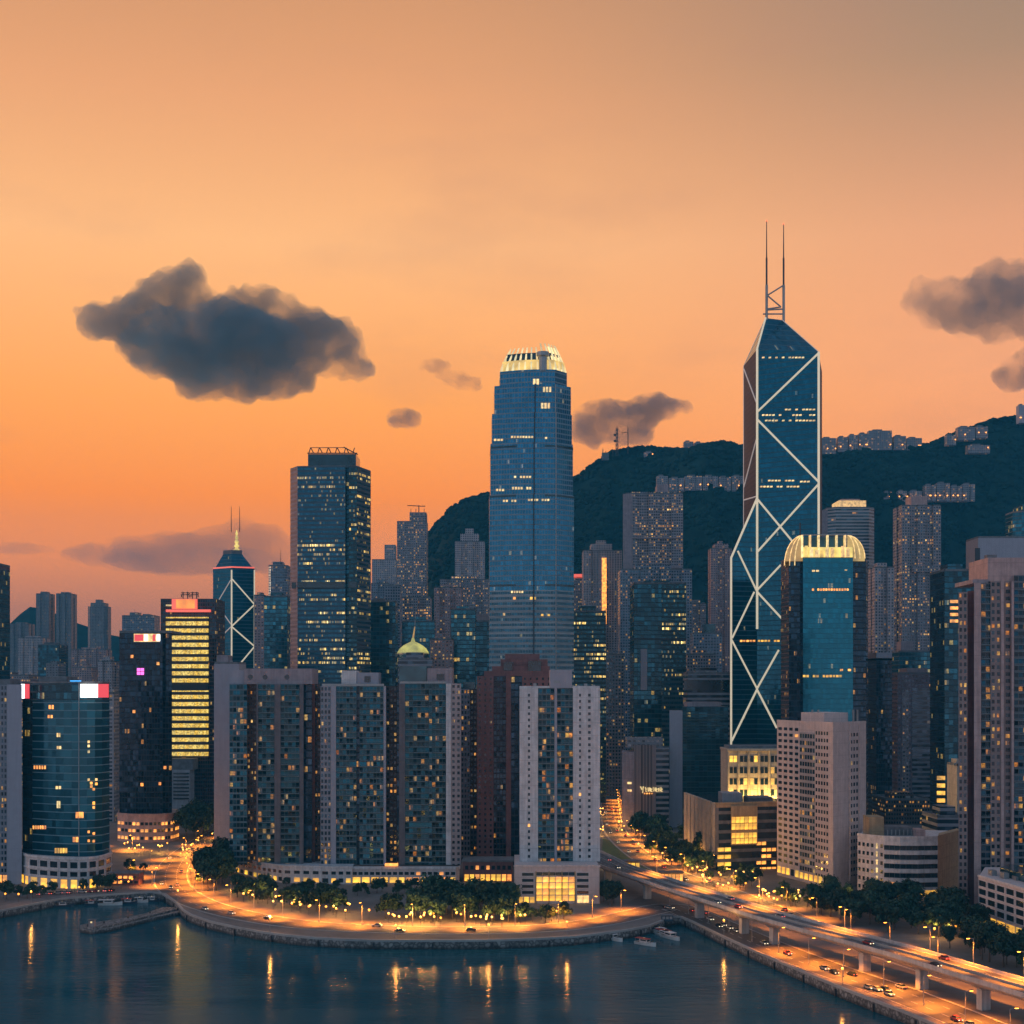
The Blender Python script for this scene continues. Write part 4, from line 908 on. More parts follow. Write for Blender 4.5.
for i, px in enumerate((182, 186.5, 191.5, 195.5)):               # dark roof characters read as strokes
    x = wx(px, D); w2 = 1.6
    mb.box(x-w2, x+w2, D+3, D+3.5, z1_-1.2, z1_-.5); mb.box(x-w2, x+w2, D+3, D+3.5, (z0_+z1_)/2, (z0_+z1_)/2+.7); mb.box(x-.35, x+.35, D+3.5, D+3.9, z0_, z1_)
    if i % 2: mb.box(x+w2-.7, x+w2, D+3.5, D+3.9, z0_+1, z1_-1)
    else: mb.box(x-w2, x-w2+.7, D+3.5, D+3.9, z0_+1, (z0_+z1_)/2)
mb.build('roof_lettering', M['dark_metal'], t)
# ============================================================ FRONT ROW: buildings of several bays, each bay a part
ncount = {}
def win_mesh(name, w_, h_, mat, d=.14):
    mb = MB().box(-w_/2, w_/2, -d, .05, -h_/2, h_/2); me_o = mb.build(name, mat); me_ = me_o.data; bpy.data.objects.remove(me_o); return me_
def windows(t, A, Bp, za, zb, cols, rows, wf, hf, mat, name='window', u0=0., u1=1., lit=0., litmat='win_lit', frame=None, cap=100, skip=0., proud=.14):
    """a grid of single windows on the upright face from plan point A to Bp (seen from outside, A on the reader's side)"""
    A, Bp = Vector(A), Vector(Bp); d = Bp-A; L = d.length*(u1-u0); h = math.atan2(d.y, d.x); cw, rh = L/cols, (zb-za)/rows
    loc = thing_loc(t)
    key = (t.name, name); rest = []
    w_, hh = cw*wf, rh*hf
    mm = {}
    nvec = Vector((d.y, -d.x)).normalized()
    for r in range(rows):
        for c in range(cols):
            if skip and trnd.random() < skip: continue
            m_ = litmat if trnd.random() < lit else mat
            p = A+d*(u0+(u1-u0)*(c+.5)/cols); z = za+(r+.5)*rh
            if ncount.get(key, 0) >= cap: rest.append((p, z, m_)); continue
            ncount[key] = ncount.get(key, 0)+1
            if frame:
                if 'f' not in mm:
                    fb = MB(); e = .28
                    for bx in ((-w_/2-e, -w_/2, -hh/2-e, hh/2+e), (w_/2, w_/2+e, -hh/2-e, hh/2+e), (-w_/2, w_/2, -hh/2-e, -hh/2), (-w_/2, w_/2, hh/2, hh/2+e)): fb.box(bx[0], bx[1], -.3, .05, bx[2], bx[3])
                    oo = fb.build(name, M[frame]); mm['f'] = oo.data; bpy.data.objects.remove(oo)
                if m_ not in mm: mm[m_] = win_mesh('pane', w_, hh, M[m_], .08)
                fo = bpy.data.objects.new(name, mm['f']); COL.objects.link(fo); fo.parent = t
                fo.location = (p.x-loc[0], p.y-loc[1], z-loc[2]); fo.rotation_euler.z = h
                po = bpy.data.objects.new('pane', mm[m_]); COL.objects.link(po); po.parent = fo
            else:
                if m_ not in mm: mm[m_] = win_mesh(name, w_, hh, M[m_], proud)
                o = bpy.data.objects.new(name, mm[m_]); COL.objects.link(o); o.parent = t
                o.location = (p.x-loc[0], p.y-loc[1], z-loc[2]); o.rotation_euler.z = h
    if rest:
        mb = MB(); t_ = d.normalized()
        for p, z, m_ in rest:
            q = [p-t_*w_/2+nvec*.14, p+t_*w_/2+nvec*.14, p+t_*w_/2-nvec*.05, p-t_*w_/2-nvec*.05]
            mb.prism([(v.x, v.y) for v in q], z-hh/2, z+hh/2, bottom=True)
        tag(mb.build(name, M[mat], t), kind='stuff')
def column(t, D, xa, xb, yt, mat, set_=0., dep=24., z0=3., nm='bay', zt=None, side=0.):
    m_ = M[mat]; d = D+set_; zt = zt or wz(yt, D)
    off = zt-m_['fh']*round((zt-z0)/m_['fh']) if m_.get('fh') else z0
    pl = [PD(xa, d), PD(xb, d), PD(xb, D+dep), PD(xa, D+dep)]
    return MB().prism(pl, z0, zt, _bw.get(m_.name), zoff=off).build(nm, m_, t)
def balconies(t, D, xa, xb, z0, z1, fh, cap=60, dp=1.1):
    w_ = wx(xb, D)-wx(xa, D); x = (wx(xa, D)+wx(xb, D))/2; loc = thing_loc(t)
    mb = MB().box(-w_/2, w_/2, -dp, 0, -.14, .14); mb.box(-w_/2, w_/2, -dp-.05, -dp+.03, .92, 1.02)
    for k in range(5): xx = -w_/2+.05+(w_-.1)*k/4; mb.box(xx-.04, xx+.04, -dp-.03, -dp+.03, .14, .92)
    o = mb.build('balcony', M['balc']); me_ = o.data; bpy.data.objects.remove(o); n = int((z1-z0)/fh)
    for i in range(n):
        o = bpy.data.objects.new('balcony', me_); COL.objects.link(o); o.parent = t; o.location = (x-loc[0], D-loc[1], z1-fh*(i+1)-loc[2]+.1)
M['balc'] = plain('grey balcony slab', (.19,.22,.23), var=.2)
APT = dict(cat='apartment tower')
def apt(label, xc, D, z0): return thing('apartment_tower', label, 'apartment tower', (wx(xc, D), D+12, z0))

# ---- three teal apartment towers on one podium
D = 752.; zp = 11.
t = apt('teal glass apartment tower under a pink roof screen with three round vents', 272, D, zp)
zt = wz(684, D)
for xa, xb, mm, st, nm in ((229.5, 247, 'apart_teal', 2, 'glass_bay'), (247, 256.5, 'apart_brown', 9, 'recess'), (256.5, 258, 'mauve_dark', 0, 'pier'), (258, 274.5, 'apart_green', .6, 'glass_bay'), (274.5, 280.5, 'mauve_dark', -.4, 'pier'), (280.5, 299.5, 'apart_green', .6, 'glass_bay'),
                       (299.5, 303.5, 'mauve_dark', 0, 'pier'), (303.5, 312, 'cold_dark', 5, 'recess'), (312, 315, 'maroon', 9, 'pier'), (315, 320.5, 'apart_brown', 12, 'recess')):
    column(t, D, xa, xb, 684, mm, st, 30, zp, nm)
balconies(t, D+.6, 259, 274, zp+2, zt, 3.1); balconies(t, D+.6, 281.5, 299, zp+2, zt, 3.1)
MB().box(wx(243, D), wx(311.5, D), D+3, D+26, zt, wz(668.5, D)).build('roof_screen', M['mauve'], t)
MB().box(wx(230, D), wx(243, D), D+6, D+26, zt, wz(670, D)).build('roof_screen', M['panel_grey'], t)
for px in (250.5, 265, 287): MB().lathe([(1.35, -.1), (1.35, .12), (0, .12)], 0, 0, 14).build('round_vent', M['glass_dark'], None)
for o in [o for o in COL.objects if o.name.startswith('round_vent')]:
    px = (250.5, 265, 287)[int(o.name[-3:]) if o.name[-4] == '.' else 0]
    o.rotation_euler.x = R(90); l = thing_loc(t); o.parent = t; o.location = (wx(px, D+3)-l[0], D+2.98-l[1], wz(677, D+3)-l[2])
t = apt('teal apartment tower with a white double roof box, middle of three on one podium', 353, D, zp)
for xa, xb, mm, st, nm in ((320.5, 331, 'apart_grid', 0, 'window_bay'), (331, 336, 'panel_grey', -.5, 'pier'), (336, 356.5, 'apart_teal', .5, 'glass_bay'), (356.5, 359.5, 'cold_dark', 2.2, 'recess'), (359.5, 383.5, 'apart_teal', .5, 'glass_bay'), (383.5, 386, 'panel_grey', 0, 'pier'), (386, 397, 'apart_brown', 12, 'recess')):
    column(t, D, xa, xb, 686, mm, st, 30, zp, nm)
zt = wz(686, D); balconies(t, D+.5, 337, 356, zp+2, zt, 3.1, dp=.7); balconies(t, D+.5, 360, 383, zp+2, zt, 3.1, dp=.7)
MB().box(wx(341, D), wx(355.8, D), D+2, D+18, zt, wz(670.5, D)).build('roof_box', M['white'], t); MB().box(wx(355.9, D), wx(378, D), D+3, D+18, zt, wz(672.5, D)).build('roof_box', M['panel_grey'], t)
MB().box(wx(364, D), wx(370, D), D+2.6, D+2.9, wz(682, D), wz(676, D)).build('louvre', M['glass_dark'], t)
MB().box(wx(322, D), wx(384, D), D+.3, D+.6, zt, zt+1.2).build('railing', M['steel'], t)
t = apt('dark teal apartment tower ending in a pink window strip, last of three on one podium', 429, D, zp)
for xa, xb, mm, st, nm in ((397, 399, 'cold_dark', 5, 'recess'), (399, 405, 'mauve_dark', 0, 'pier'), (405, 429, 'apart_green', .6, 'glass_bay'), (429, 432, 'apart_teal', -.2, 'glass_bay'), (432, 446, 'apart_green', .6, 'glass_bay'), (446, 451, 'white', -.4, 'pier'), (451, 461, 'apart_pink', 0, 'window_bay')):
    column(t, D, xa, xb, 683.5, mm, st, 30, zp, nm)
zt = wz(683.5, D); balconies(t, D+.6, 406, 428, zp+2, zt, 3.1, dp=.8); balconies(t, D+.6, 433, 445, zp+2, zt, 3.1, dp=.8)
MB().box(wx(398, D), wx(426, D), D+6, D+24, zt, wz(666, D)).build('roof_box', M['glass_teal'], t); MB().box(wx(427, D), wx(452, D), D+2, D+20, zt, wz(668, D)).build('roof_box', M['mauve'], t)
MB().box(wx(436.5, D), wx(444, D), D+1.7, D+1.9, wz(680, D), wz(674, D)).build('louvre', M['glass_dark'], t)
MB().box(wx(400, D), wx(446, D), D+.2, D+.5, zt, zt+1.1).build('railing', M['steel'], t)
t = thing('apartment_tower', 'narrow grey apartment tower squeezed between the pink strip tower and the maroon tower', 'apartment tower', (wx(470, 830), 845, 3))
for xa, xb, mm, st in ((461, 470, 'apart_grid', 0), (470, 477, 'apart_brown', 3)): column(t, 830., xa, xb, 689, mm, st, 26, 3, 'window_bay')
MB().box(wx(463, 830), wx(474, 830), 834, 850, wz(689, 830), wz(682, 830)).build('roof_box', M['glass_teal'], t)
# podium under the three
t = thing('podium_building', 'long white podium with dark windows and lit shopfronts under the three teal towers', 'podium', (wx(345, 745), 750, 3))
P = [(228, 792), (244, 770), (262, 752), (283, 740), (330, 735), (352, 735)]
pl = [PD(*p) for p in P]
MB().prism(pl+[PD(356, 775), PD(240, 800)], 3, 11.6).build('wing', M['white'], t)
pl2 = [PD(352, 739), PD(398, 739), PD(456, 739), PD(459.5, 742), PD(458, 778), PD(352, 778)]
MB().prism(pl2, 3, 10.4).build('wing', M['slab_white'], t)
ribbon(MB(), pl2[:4], -.5, .4, 10.4, 11.8).build('parapet', M['white'], t); ribbon(MB(), pl[:6], -.3, .4, 11.6, 12.4).build('parapet', M['white'], t)
for a, b_, n in ((0, 1, 4), (1, 2, 4), (2, 3, 4), (3, 4, 5), (4, 5, 3)):
    windows(t, pl[a], pl[b_], 7.2, 10.6, n, 1, .62, .5, 'glass_dark', frame='white'); windows(t, pl[a], pl[b_], 3.2, 6.8, n, 1, .62, .6, 'glass_dark', 'shopfront', lit=.4, litmat='win_yellow')
windows(t, pl2[0], pl2[1], 6.6, 9.8, 8, 1, .72, .52, 'glass_dark', lit=.3, litmat='win_lit', frame='white'); windows(t, pl2[1], pl2[2], 6.6, 9.8, 10, 1, .72, .52, 'glass_dark', lit=.15, litmat='win_lit', frame='white')
windows(t, pl2[0], pl2[1], 3.1, 6.4, 5, 1, .8, .85, 'win_yellow', 'shopfront'); windows(t, pl2[1], pl2[2], 3.1, 6.4, 8, 1, .78, .8, 'win_yellow', 'shopfront', lit=.3, litmat='win_lit')
MB().box(wx(385, 738), wx(398, 738), 737.2, 738.8, 12.2, 13.6).build('lit_awning', M['win_lit'], t)

# ---- maroon tower with a stepped crown
D = 800.
t = apt('maroon brick apartment tower with a stepped crown and dark openings, behind the white tower', 500, D, 3)
for xa, xb, mm, st, nm in ((477, 493.5, 'maroon_win', 0, 'wall_bay'), (493.5, 506, 'maroon_glass', 2.5, 'glass_bay'), (506, 511, 'maroon', .5, 'pier'), (511, 522, 'cold_dark', 4, 'glass_bay'), (522, 552, 'maroon_win', 2, 'wall_bay')):
    column(t, D, xa, xb, 676, mm, st, 30, 3, nm)
zt = wz(676, D)
for xa, xb, yy, d0 in ((484, 550, 671, 3), (492, 550, 666, 5), (500.5, 548, 659, 8), (505, 540, 653.5, 11)):
    MB().box(wx(xa, D), wx(xb, D), D+d0, D+29-d0*.2, zt, wz(yy, D)).build('crown_step', M['maroon'], t)
for xa, xb, ya, yb in ((503.5, 512.5, 662, 670.5), (528, 541, 661, 674)): MB().box(wx(xa, D+4), wx(xb, D+4), D+4.2, D+9.5, wz(yb, D), wz(ya, D)).build('louvre', M['glass_dark'], t)

t = thing('low_building', 'low dark brick block with yellow lit doors between the long podium and the white podium', 'building', (wx(487, 745), 752, 3))
MB().box(wx(463, 745), wx(513, 745), 745, 762, 3, 13.5).build('block', M['maroon'], t); MB().box(wx(462, 745), wx(514, 745), 744.3, 762.5, 13.5, 14.4).build('roof', M['roof'], t)
windows(t, PD(464, 745), PD(512, 745), 3.1, 7.2, 9, 1, .8, .85, 'win_yellow', 'lit_door', lit=.4, litmat='win_lit'); windows(t, PD(464, 745), PD(512, 745), 8.4, 12.6, 9, 1, .6, .5, 'glass_dark', lit=.2)
# ---- white tower at the waterfront
D = 690.; zp = 20.5
t = apt('white apartment tower with a teal glass centre and a plain roof box', 560, D, zp)
for xa, xb, mm, st, nm in ((519.5, 538, 'white', 0, 'wall_bay'), (538, 554.5, 'apart_lit', 1.0, 'glass_bay'), (554.5, 557, 'panel_grey', .3, 'pier'), (557, 573, 'apart_lit', 1.0, 'glass_bay'), (573, 600, 'white', 0, 'wall_bay')):
    column(t, D, xa, xb, 688, mm, st, 26, zp, nm)
zt = wz(688, D)
balconies(t, D+1, 539, 554, zp+1, zt, 3.1, dp=.9); balconies(t, D+1, 557.5, 572.5, zp+1, zt, 3.1, dp=.9)
for c, w_ in ((529, 1.3), (580, 1.2), (589.3, 1.6)):
    windows(t, (wx(c-w_, D), D), (wx(c+w_, D), D), zp+1, zt-2, 1, 27, .8, .45, 'glass_dark', lit=.06, litmat='win_lit')
MB().box(wx(550, D), wx(572, D), D+.4, D+14, zt, wz(670, D)).build('roof_box', M['panel_grey'], t)
MB().box(wx(554, D), wx(560, D), D+.2, D+.5, wz(683, D), wz(680.5, D)).build('roof_plaque', M['steel'], t)
for px in (535, 578, 586, 594): MB().box(wx(px-1.5, D), wx(px+1.5, D), D+2, D+5, zt, zt+trnd.uniform(1, 2.4)).build('roof_unit', M['steel'], t)
ribbon(MB(), [(wx(519.5, D), D+.3), (wx(549.5, D), D+.3)], 0, .3, zt, zt+1).build('parapet', M['white'], t); ribbon(MB(), [(wx(572.5, D), D+.3), (wx(600, D), D+.3)], 0, .3, zt, zt+1).build('parapet', M['white'], t)
t = thing('podium_building', 'white podium block with a yellow lit glass front under the white tower', 'podium', (wx(557, 668), 680, 3))
Dp = 668.; A, Bp = (wx(514.5, Dp), Dp), (wx(599.5, Dp), Dp)
MB().prism([A, Bp, (Bp[0], Dp+50), (A[0], Dp+50)], 3, zp).build('block', M['slab_white'], t)
ribbon(MB(), [(A[0]-.4, Dp), (Bp[0]+.4, Dp)], -.5, .5, zp, zp+1).build('parapet', M['slab_white'], t)
fp = lambda px: (wx(px, Dp), Dp)
windows(t, fp(521.5), fp(534), 7, 18.5, 1, 4, .92, .5, 'glass_dark', frame='white'); windows(t, fp(576.5), fp(589), 7, 18.5, 1, 4, .92, .5, 'glass_dark', frame='white')
windows(t, fp(536), fp(575), 16.2, 18.4, 6, 1, .94, .7, 'glass_dark', 'clerestory'); windows(t, fp(536), fp(575), 4.2, 16, 6, 4, .88, .84, 'win_yellow', 'lit_window', lit=.25, litmat='win_lit')
for px in (536, 549, 562, 575): MB().box(wx(px-.5, Dp), wx(px+.5, Dp), Dp-.6, Dp, 3, 18.6).build('mullion', M['tan'], t)
windows(t, fp(577), fp(589), 3.2, 7.2, 2, 1, .9, .85, 'win_pale', 'shopfront'); windows(t, fp(518), fp(535), 3.2, 6.6, 3, 1, .8, .8, 'win_yellow', 'shopfront')

# ---- teal curved office with the red and white roof signs
D = 735.
t = thing('office_tower', 'teal office with a bowed glass front and red and white lit roof signs', 'office tower', (wx(66, D), D+20, 3))
P = [(22.5, 752), (32.5, 742)]; curve = [(32.5, 742)]+[(32.5+46.5*u, 742-11*math.sin(math.pi*.5*u)) for u in (.17, .34, .5, .67, .84)]+[(79, 731)]
curve2 = [(79, 731), (87, 731.5), (95, 733.5), (102, 737), (109.5, 746)]
zp = 18.; zt = wz(683, 735)
def wallrun(t, pts, z0, z1, mat, nm):
    m_ = M[mat]; mb = MB(); u = 0; k = _bw.get(m_.name)
    for a, b_ in zip(pts, pts[1:]):
        a, b_ = PD(*a), PD(*b_); L = math.dist(a, b_); L = max(1, round(L/k))*k if k else L
        mb.face([(*a, z0), (*b_, z0), (*b_, z1), (*a, z1)], [(u, z0), (u+L, z0), (u+L, z1), (u, z1)]); u += L
    return mb.build(nm, m_, t)
wallrun(t, P, zp, zt, 'teal_dark', 'side_facet'); wallrun(t, curve, zp, zt-9, 'curve', 'curved_glass'); wallrun(t, curve2, zp, zt-9, 'curve', 'curved_glass')
wallrun(t, curve+curve2[1:], zt-9, zt, 'teal_dark', 'sign_band')
back = [(109.5, 746), (108, 780), (24, 780), (22.5, 752)]
wallrun(t, back, zp, zt, 'cold_dark', 'rear_wall')
MB().prism([PD(*p) for p in P+curve[1:]+curve2[1:]+back[1:-1]], zt, zt+.8).build('roof', M['roof'], t)
MB().box(wx(78.6, 731), wx(79.4, 731), 730.6, 731.6, zp, zt).build('joint_line', M['steel'], t)
for xa, xb, nm, mm in ((80.5, 98, 'white_sign', 'white_sign'), (98.2, 108.5, 'red_sign', 'red_sign')):
    MB().box(wx(xa, 729), wx(xb, 729), 728.5, 729.5, wz(697.5, 729), wz(684, 729)).build(nm, M[mm], t)
MB().box(wx(25.3, 738), wx(29.6, 738), 737, 738, wz(698.5, 738), wz(684, 738)).build('red_sign', M['red_sign'], t); MB().box(wx(21.6, 738), wx(25.2, 738), 737, 738, wz(698.5, 738), wz(684, 738)).build('white_sign', M['white_sign'], t)
MB().box(wx(70, 730), wx(80, 730), 730, 732, zt+.8, zt+1.3).build('lit_strip', M['cyan'], t)
MB().box(wx(38, 745), wx(66, 745), 746, 765, zt+.8, zt+3.5).build('plant_room', M['roof'], t)
for (xa, xb, ya, yb, mm) in ((49,55,705,709,'win_lit'),(48,54,715,718,'win_lit'),(57,61,733,737,'win_pale'),(57,62,746,749,'win_pale'),(34,47,765.5,769,'win_lit'),(56,62,786,789,'win_pale'),(57,61,801,808,'win_pale'),(33,47,825.5,829,'win_lit'),(55,68,848,853,'win_yellow'),(76,84,812,818,'win_lit'),(73,79,837,842,'win_lit')):
    n = max(1, round((xb-xa)/2.4))
    for i in range(n):
        a, b_ = xa+(xb-xa)*i/n, xa+(xb-xa)*(i+.78)/n
        # sit on the bowed wall at that place
        dd = None
        for p, q in zip(curve+curve2[1:], (curve+curve2[1:])[1:]):
            if p[0] <= a <= q[0]: dd = p[1]+(q[1]-p[1])*(a-p[0])/(q[0]-p[0])
        MB().box(wx(a, dd), wx(b_, dd), dd-.5, dd+.6, wz(yb, dd), wz(ya, dd)).build('lit_window', M[mm], t)
for i in range(16):
    a = trnd.choice((88, 90.5, 93, 95.5)); y = trnd.uniform(736, 850); dd = 732 if a < 92 else 733
    MB().box(wx(a, dd), wx(a+1.7, dd), dd-.7, dd+.6, wz(y+2.4, dd), wz(y, dd)).build('lit_window', M['win_lit' if y > 780 else 'win_pale'], t)
t = thing('podium_building', 'white curved podium with yellow lit arches under the teal bowed office', 'podium', (wx(66, 725), 735, 3))
pc = [(20.5, 742), (29, 730)]+[(29+50*u, 730-13*math.sin(math.pi*.5*u)) for u in (.2, .4, .6, .8)]+[(79, 717), (88, 718.5), (97, 723), (105, 731), (111.5, 743)]
pw = [PD(*p) for p in pc]
MB().prism(pw+[PD(110, 785), PD(22, 785)], 3, zp).build('block', M['white'], t)
ribbon(MB(), pw, -.6, .3, zp, zp+1.2).build('cornice', M['white'], t); ribbon(MB(), pw, -.5, 0.02, 12.2, 12.9).build('string_course', M['white'], t); ribbon(MB(), pw, -.5, .02, 8, 8.6).build('string_course', M['white'], t)
for i in range(1, len(pw)-1):
    A, Bp = pw[i], pw[i+1]; n = 1
    windows(t, A, Bp, 13, 17.4, n, 1, .74, .72, 'glass_dark', frame='white'); windows(t, A, Bp, 8.8, 12.2, n, 1, .74, .72, 'glass_dark', frame='white')
    windows(t, A, Bp, 3.1, 7.9, n, 1, .62, .9, 'win_yellow', 'lit_arch')
windows(t, pw[0], pw[1], 3.1, 7.9, 2, 1, .6, .85, 'win_yellow', 'lit_arch')
# blank grey end wall next to it
t = thing('apartment_tower', 'tower showing a smooth blank lilac grey end wall beside the teal bowed office', 'apartment tower', (wx(0, 735), 745, 3))
column(t, 735., 7, 21.8, 684.5, 'panel_grey', 0, 30, 3, 'end_wall'); column(t, 735., -40, 7, 685, 'apart_grid', 2.5, 30, 3, 'window_bay')
MB().box(wx(-20, 735), wx(5, 735), 742, 758, wz(685, 735), wz(679, 735)).build('roof_box', M['roof'], t)
windows(t, (wx(-38, 735), 737.4), (wx(6, 735), 737.4), 3.1, 8, 8, 1, .8, .8, 'win_lit', 'shopfront')

# ---- black tower with the small lit sign
D = 950.
t = thing('office_tower', 'near black glass tower with a small red and white lit sign on its brow', 'office tower', (wx(146, D), D+18, 3))
for xa, xb, mm, st, nm in ((119.3, 160, 'black_red', 0, 'front_bay'), (160, 162.5, 'cold_dark', -.8, 'edge_bay'), (162.5, 172, 'black_red', 4, 'side_bay')): column(t, D, xa, xb, 633, mm, st, 34, 20, nm)
MB().box(wx(119.3, D), wx(171.5, D), D+.5, D+33, wz(633, D), wz(630.5, D)).build('roof', M['roof'], t)
for i, (xa, xb, mm) in enumerate(((134.8, 143.5, 'red_sign'), (144.6, 147.8, 'white_sign'), (149.2, 151.4, 'win_pale'), (153, 155.6, 'red_sign'), (157, 160.5, 'white_sign'))):
    MB().box(wx(xa, D), wx(xb, D), D-.9, D-.3, wz(641, D), wz(634.5, D)).build('sign', M[mm], t)
MB().box(wx(134, D), wx(161.3, D), D-.28, D-.05, wz(641.8, D), wz(633.8, D)).build('sign_board', M['win_pale'], t)
for xa, ya in ((137.2, 668.2), (140.9, 668.2), (137.2, 671.8), (140.9, 671.8)): MB().box(wx(xa, D), wx(xa+3.1, D), D-.6, D-.1, wz(ya+3, D), wz(ya, D)).build('magenta_sign', M['magenta'], t)
for xa, ya in ((141, 783), (159, 782), (164, 766), (131, 655), (157, 662), (133, 710)): MB().box(wx(xa, D), wx(xa+2.4, D), D-1.2, D+.1, wz(ya+3, D), wz(ya, D)).build('lit_window', M['win_lit'], t)
t = thing('podium_building', 'reddish curved podium with rows of warm windows under the near black tower', 'podium', (wx(148, 942), 952, 3))
pw = [PD(*p) for p in ((117.5, 945), (128, 938), (140, 935), (153, 935), (165, 938), (173, 944), (179, 958))]
MB().prism(pw+[PD(178, 990), PD(119, 990)], 3, 21).build('block', M['pink'], t); ribbon(MB(), pw, -.5, .4, 21, 22.2).build('cornice', M['pink'], t)
for a, b_ in zip(pw, pw[1:]):
    for z_ in (4, 9, 13.6): windows(t, a, b_, z_, z_+4, 3, 1, .7, .5, 'glass_dark', lit=.62, litmat='win_lit')

t = thing('low_building', 'small dark teal block between the junction trees and the tall grey block', 'building', (wx(222, 1000), 1010, 3))
MB().prism(rect(wx(214, 1000), wx(232, 1000), 1000, 1022), 3, wz(772, 1000), 3).build('block', M['teal'], t); MB().box(wx(213.6, 1000), wx(232, 1000), 999.6, 1022, wz(772, 1000), wz(770.5, 1000)).build('roof', M['roof'], t)
# ---- low pair behind the junction
t = thing('low_building', 'cream office block with rows of small dark windows beyond the junction trees', 'building', (wx(202, 1150), 1165, 3))
pl = [PD(188.5, 1165), PD(196.5, 1140), PD(216.5, 1150), PD(214, 1185), PD(190, 1185)]; zt = wz(761, 1150)
MB().prism(pl, 3, zt).build('block', M['cream'], t)
windows(t, pl[1], pl[2], 8, zt-1.5, 6, 9, .62, .5, 'glass_dark', lit=.05, litmat='win_lit')
t = thing('low_building', 'low grey wing with long white louvre bands below the tower of yellow rows', 'building', (wx(182, 1085), 1090, 3))
MB().prism(rect(wx(172, 1085), wx(190, 1085), 1085, 1100), 3, wz(770, 1085)).build('block', M['grey'], t)
MB().prism(rect(wx(168, 1085), wx(193, 1085), 1086, 1104), wz(770, 1085), wz(759, 1085), bottom=True).build('roof', M['roof'], t)
for i in range(8): MB().box(wx(173.5, 1085), wx(189, 1085), 1084.3, 1085, wz(774+i*3.6, 1085), wz(772.6+i*3.6, 1085)).build('louvre_band', M['glass_dark'], t)

# ---- white slab flats
A, Bp, C_, E_ = PD(777, 772), PD(833, 714), PD(866, 742), PD(812, 800)
t = thing('apartment_tower', 'pinkish white slab of flats with a grid of small windows and a blank end wall', 'apartment tower', (wx(825, 755), 757, 3))
zt = 87.5
def face_run(t, A, Bp, u0, u1, z0, z1, mat, nm, push=0.):
    A, Bp = Vector(A), Vector(Bp); d = Bp-A; n = Vector((d.y, -d.x)).normalized(); p, q = A+d*u0, A+d*u1
    m_ = M[mat]; k = _bw.get(m_.name); off = z1-m_['fh']*round((z1-z0)/m_['fh']) if m_.get('fh') else 0
    pl = [p+n*push, q+n*push, q-n*1.5, p-n*1.5]
    return MB().prism([(v.x, v.y) for v in pl], z0, z1, k, zoff=off).build(nm, m_, t)
inn = lambda: None
MB().prism([A, Bp, C_, E_], 3, zt).build('block', M['slab_white'], t)
face_run(t, A, Bp, .43, .70, 8, zt-5, 'slab_balc', 'balcony_bay', .25); face_run(t, A, Bp, .70, .93, 8, zt-3, 'slab_win', 'window_bay', .1)
windows(t, A, Bp, 10, zt-2, 4, 23, .58, .48, 'glass_dark', u0=.01, u1=.42, lit=.03)
windows(t, A, Bp, 4, 9, 12, 1, .7, .7, 'win_yellow', 'shopfront', lit=.3, litmat='glass_dark')
face_run(t, Bp, C_, .50, .76, 8, zt-4, 'slab_win', 'window_bay', .1); face_run(t, Bp, C_, .48, .50, 6, zt, 'slab_white', 'pier', .7); face_run(t, Bp, C_, .76, .78, 6, zt, 'slab_white', 'pier', .7)
ribbon(MB(), [A, Bp, C_], -.1, .5, zt, zt+1.1).build('parapet', M['slab_white'], t)
MB().prism([PD(801, 750), PD(824, 730), PD(848, 742), PD(825, 765)], zt, zt+5.6).build('roof_box', M['slab_white'], t)
for px, D in ((812, 742), (818, 738), (853, 742), (857, 741)): MB().box(wx(px, D), wx(px+1.4, D), D, D+1.5, zt, zt+7).build('roof_unit', M['steel'], t)

# ---- curved white low block
t = thing('low_building', 'low white curved office with long window bands and a tan end wall', 'building', (wx(900, 695), 705, 3))
fr = [PD(857.5, 702), PD(870, 694), PD(884, 689), PD(900, 686), PD(918, 685.5), PD(937.5, 687)]
zt = 32.; MB().prism(fr+[PD(960, 725), PD(866, 740)], 3, zt).build('block', M['white'], t)
for k in range(5):
    z0_ = 8.4+k*4.5
    for a, b_ in zip(fr[2:], fr[3:]): windows(t, a, b_, z0_, z0_+2.3, 3, 1, .97, .98, 'glass_dark', lit=.10 if k == 1 else .02)
    ribbon(MB(), fr[2:], -.55, .02, z0_+2.4, z0_+4.3).build('spandrel', M['white'], t)
for a, b_ in ((0, 1), (1, 2)):
    for k in range(6): windows(t, fr[a], fr[b_], 5.8+k*4.2, 8.4+k*4.2, 3, 1, .5, .7, 'glass_dark')
windows(t, fr[1], fr[2], 6, 30, 1, 6, .14, .6, 'win_pale', 'stair_window')
for a, b_ in zip(fr[2:], fr[3:]): windows(t, a, b_, 3.2, 7.4, 3, 1, .9, .7, 'win_yellow', 'shopfront')
MB().prism([PD(937.8, 687), PD(960, 716), PD(957, 724), PD(939, 700)], 3, zt+1.5).build('end_wall', M['tan'], t)
ribbon(MB(), fr, -.3, .3, zt, zt+1.3).build('parapet', M['white'], t)
MB().box(wx(869, 700), wx(884, 700), 700, 712, zt, wz(817, 700)).build('roof_box', M['tan'], t); MB().box(wx(884.5, 700), wx(914, 700), 702, 714, zt, wz(827, 702)).build('roof_box', M['roof'], t)
MB().box(wx(917, 694), wx(926, 694), 695, 705, zt, wz(830, 694)).build('roof_box', M['pink'], t)
for i in range(7): MB().box(wx(887+i*4, 701), wx(888+i*4, 701), 700.5, 701.2, zt, zt+3).build('roof_unit', M['steel'], t)

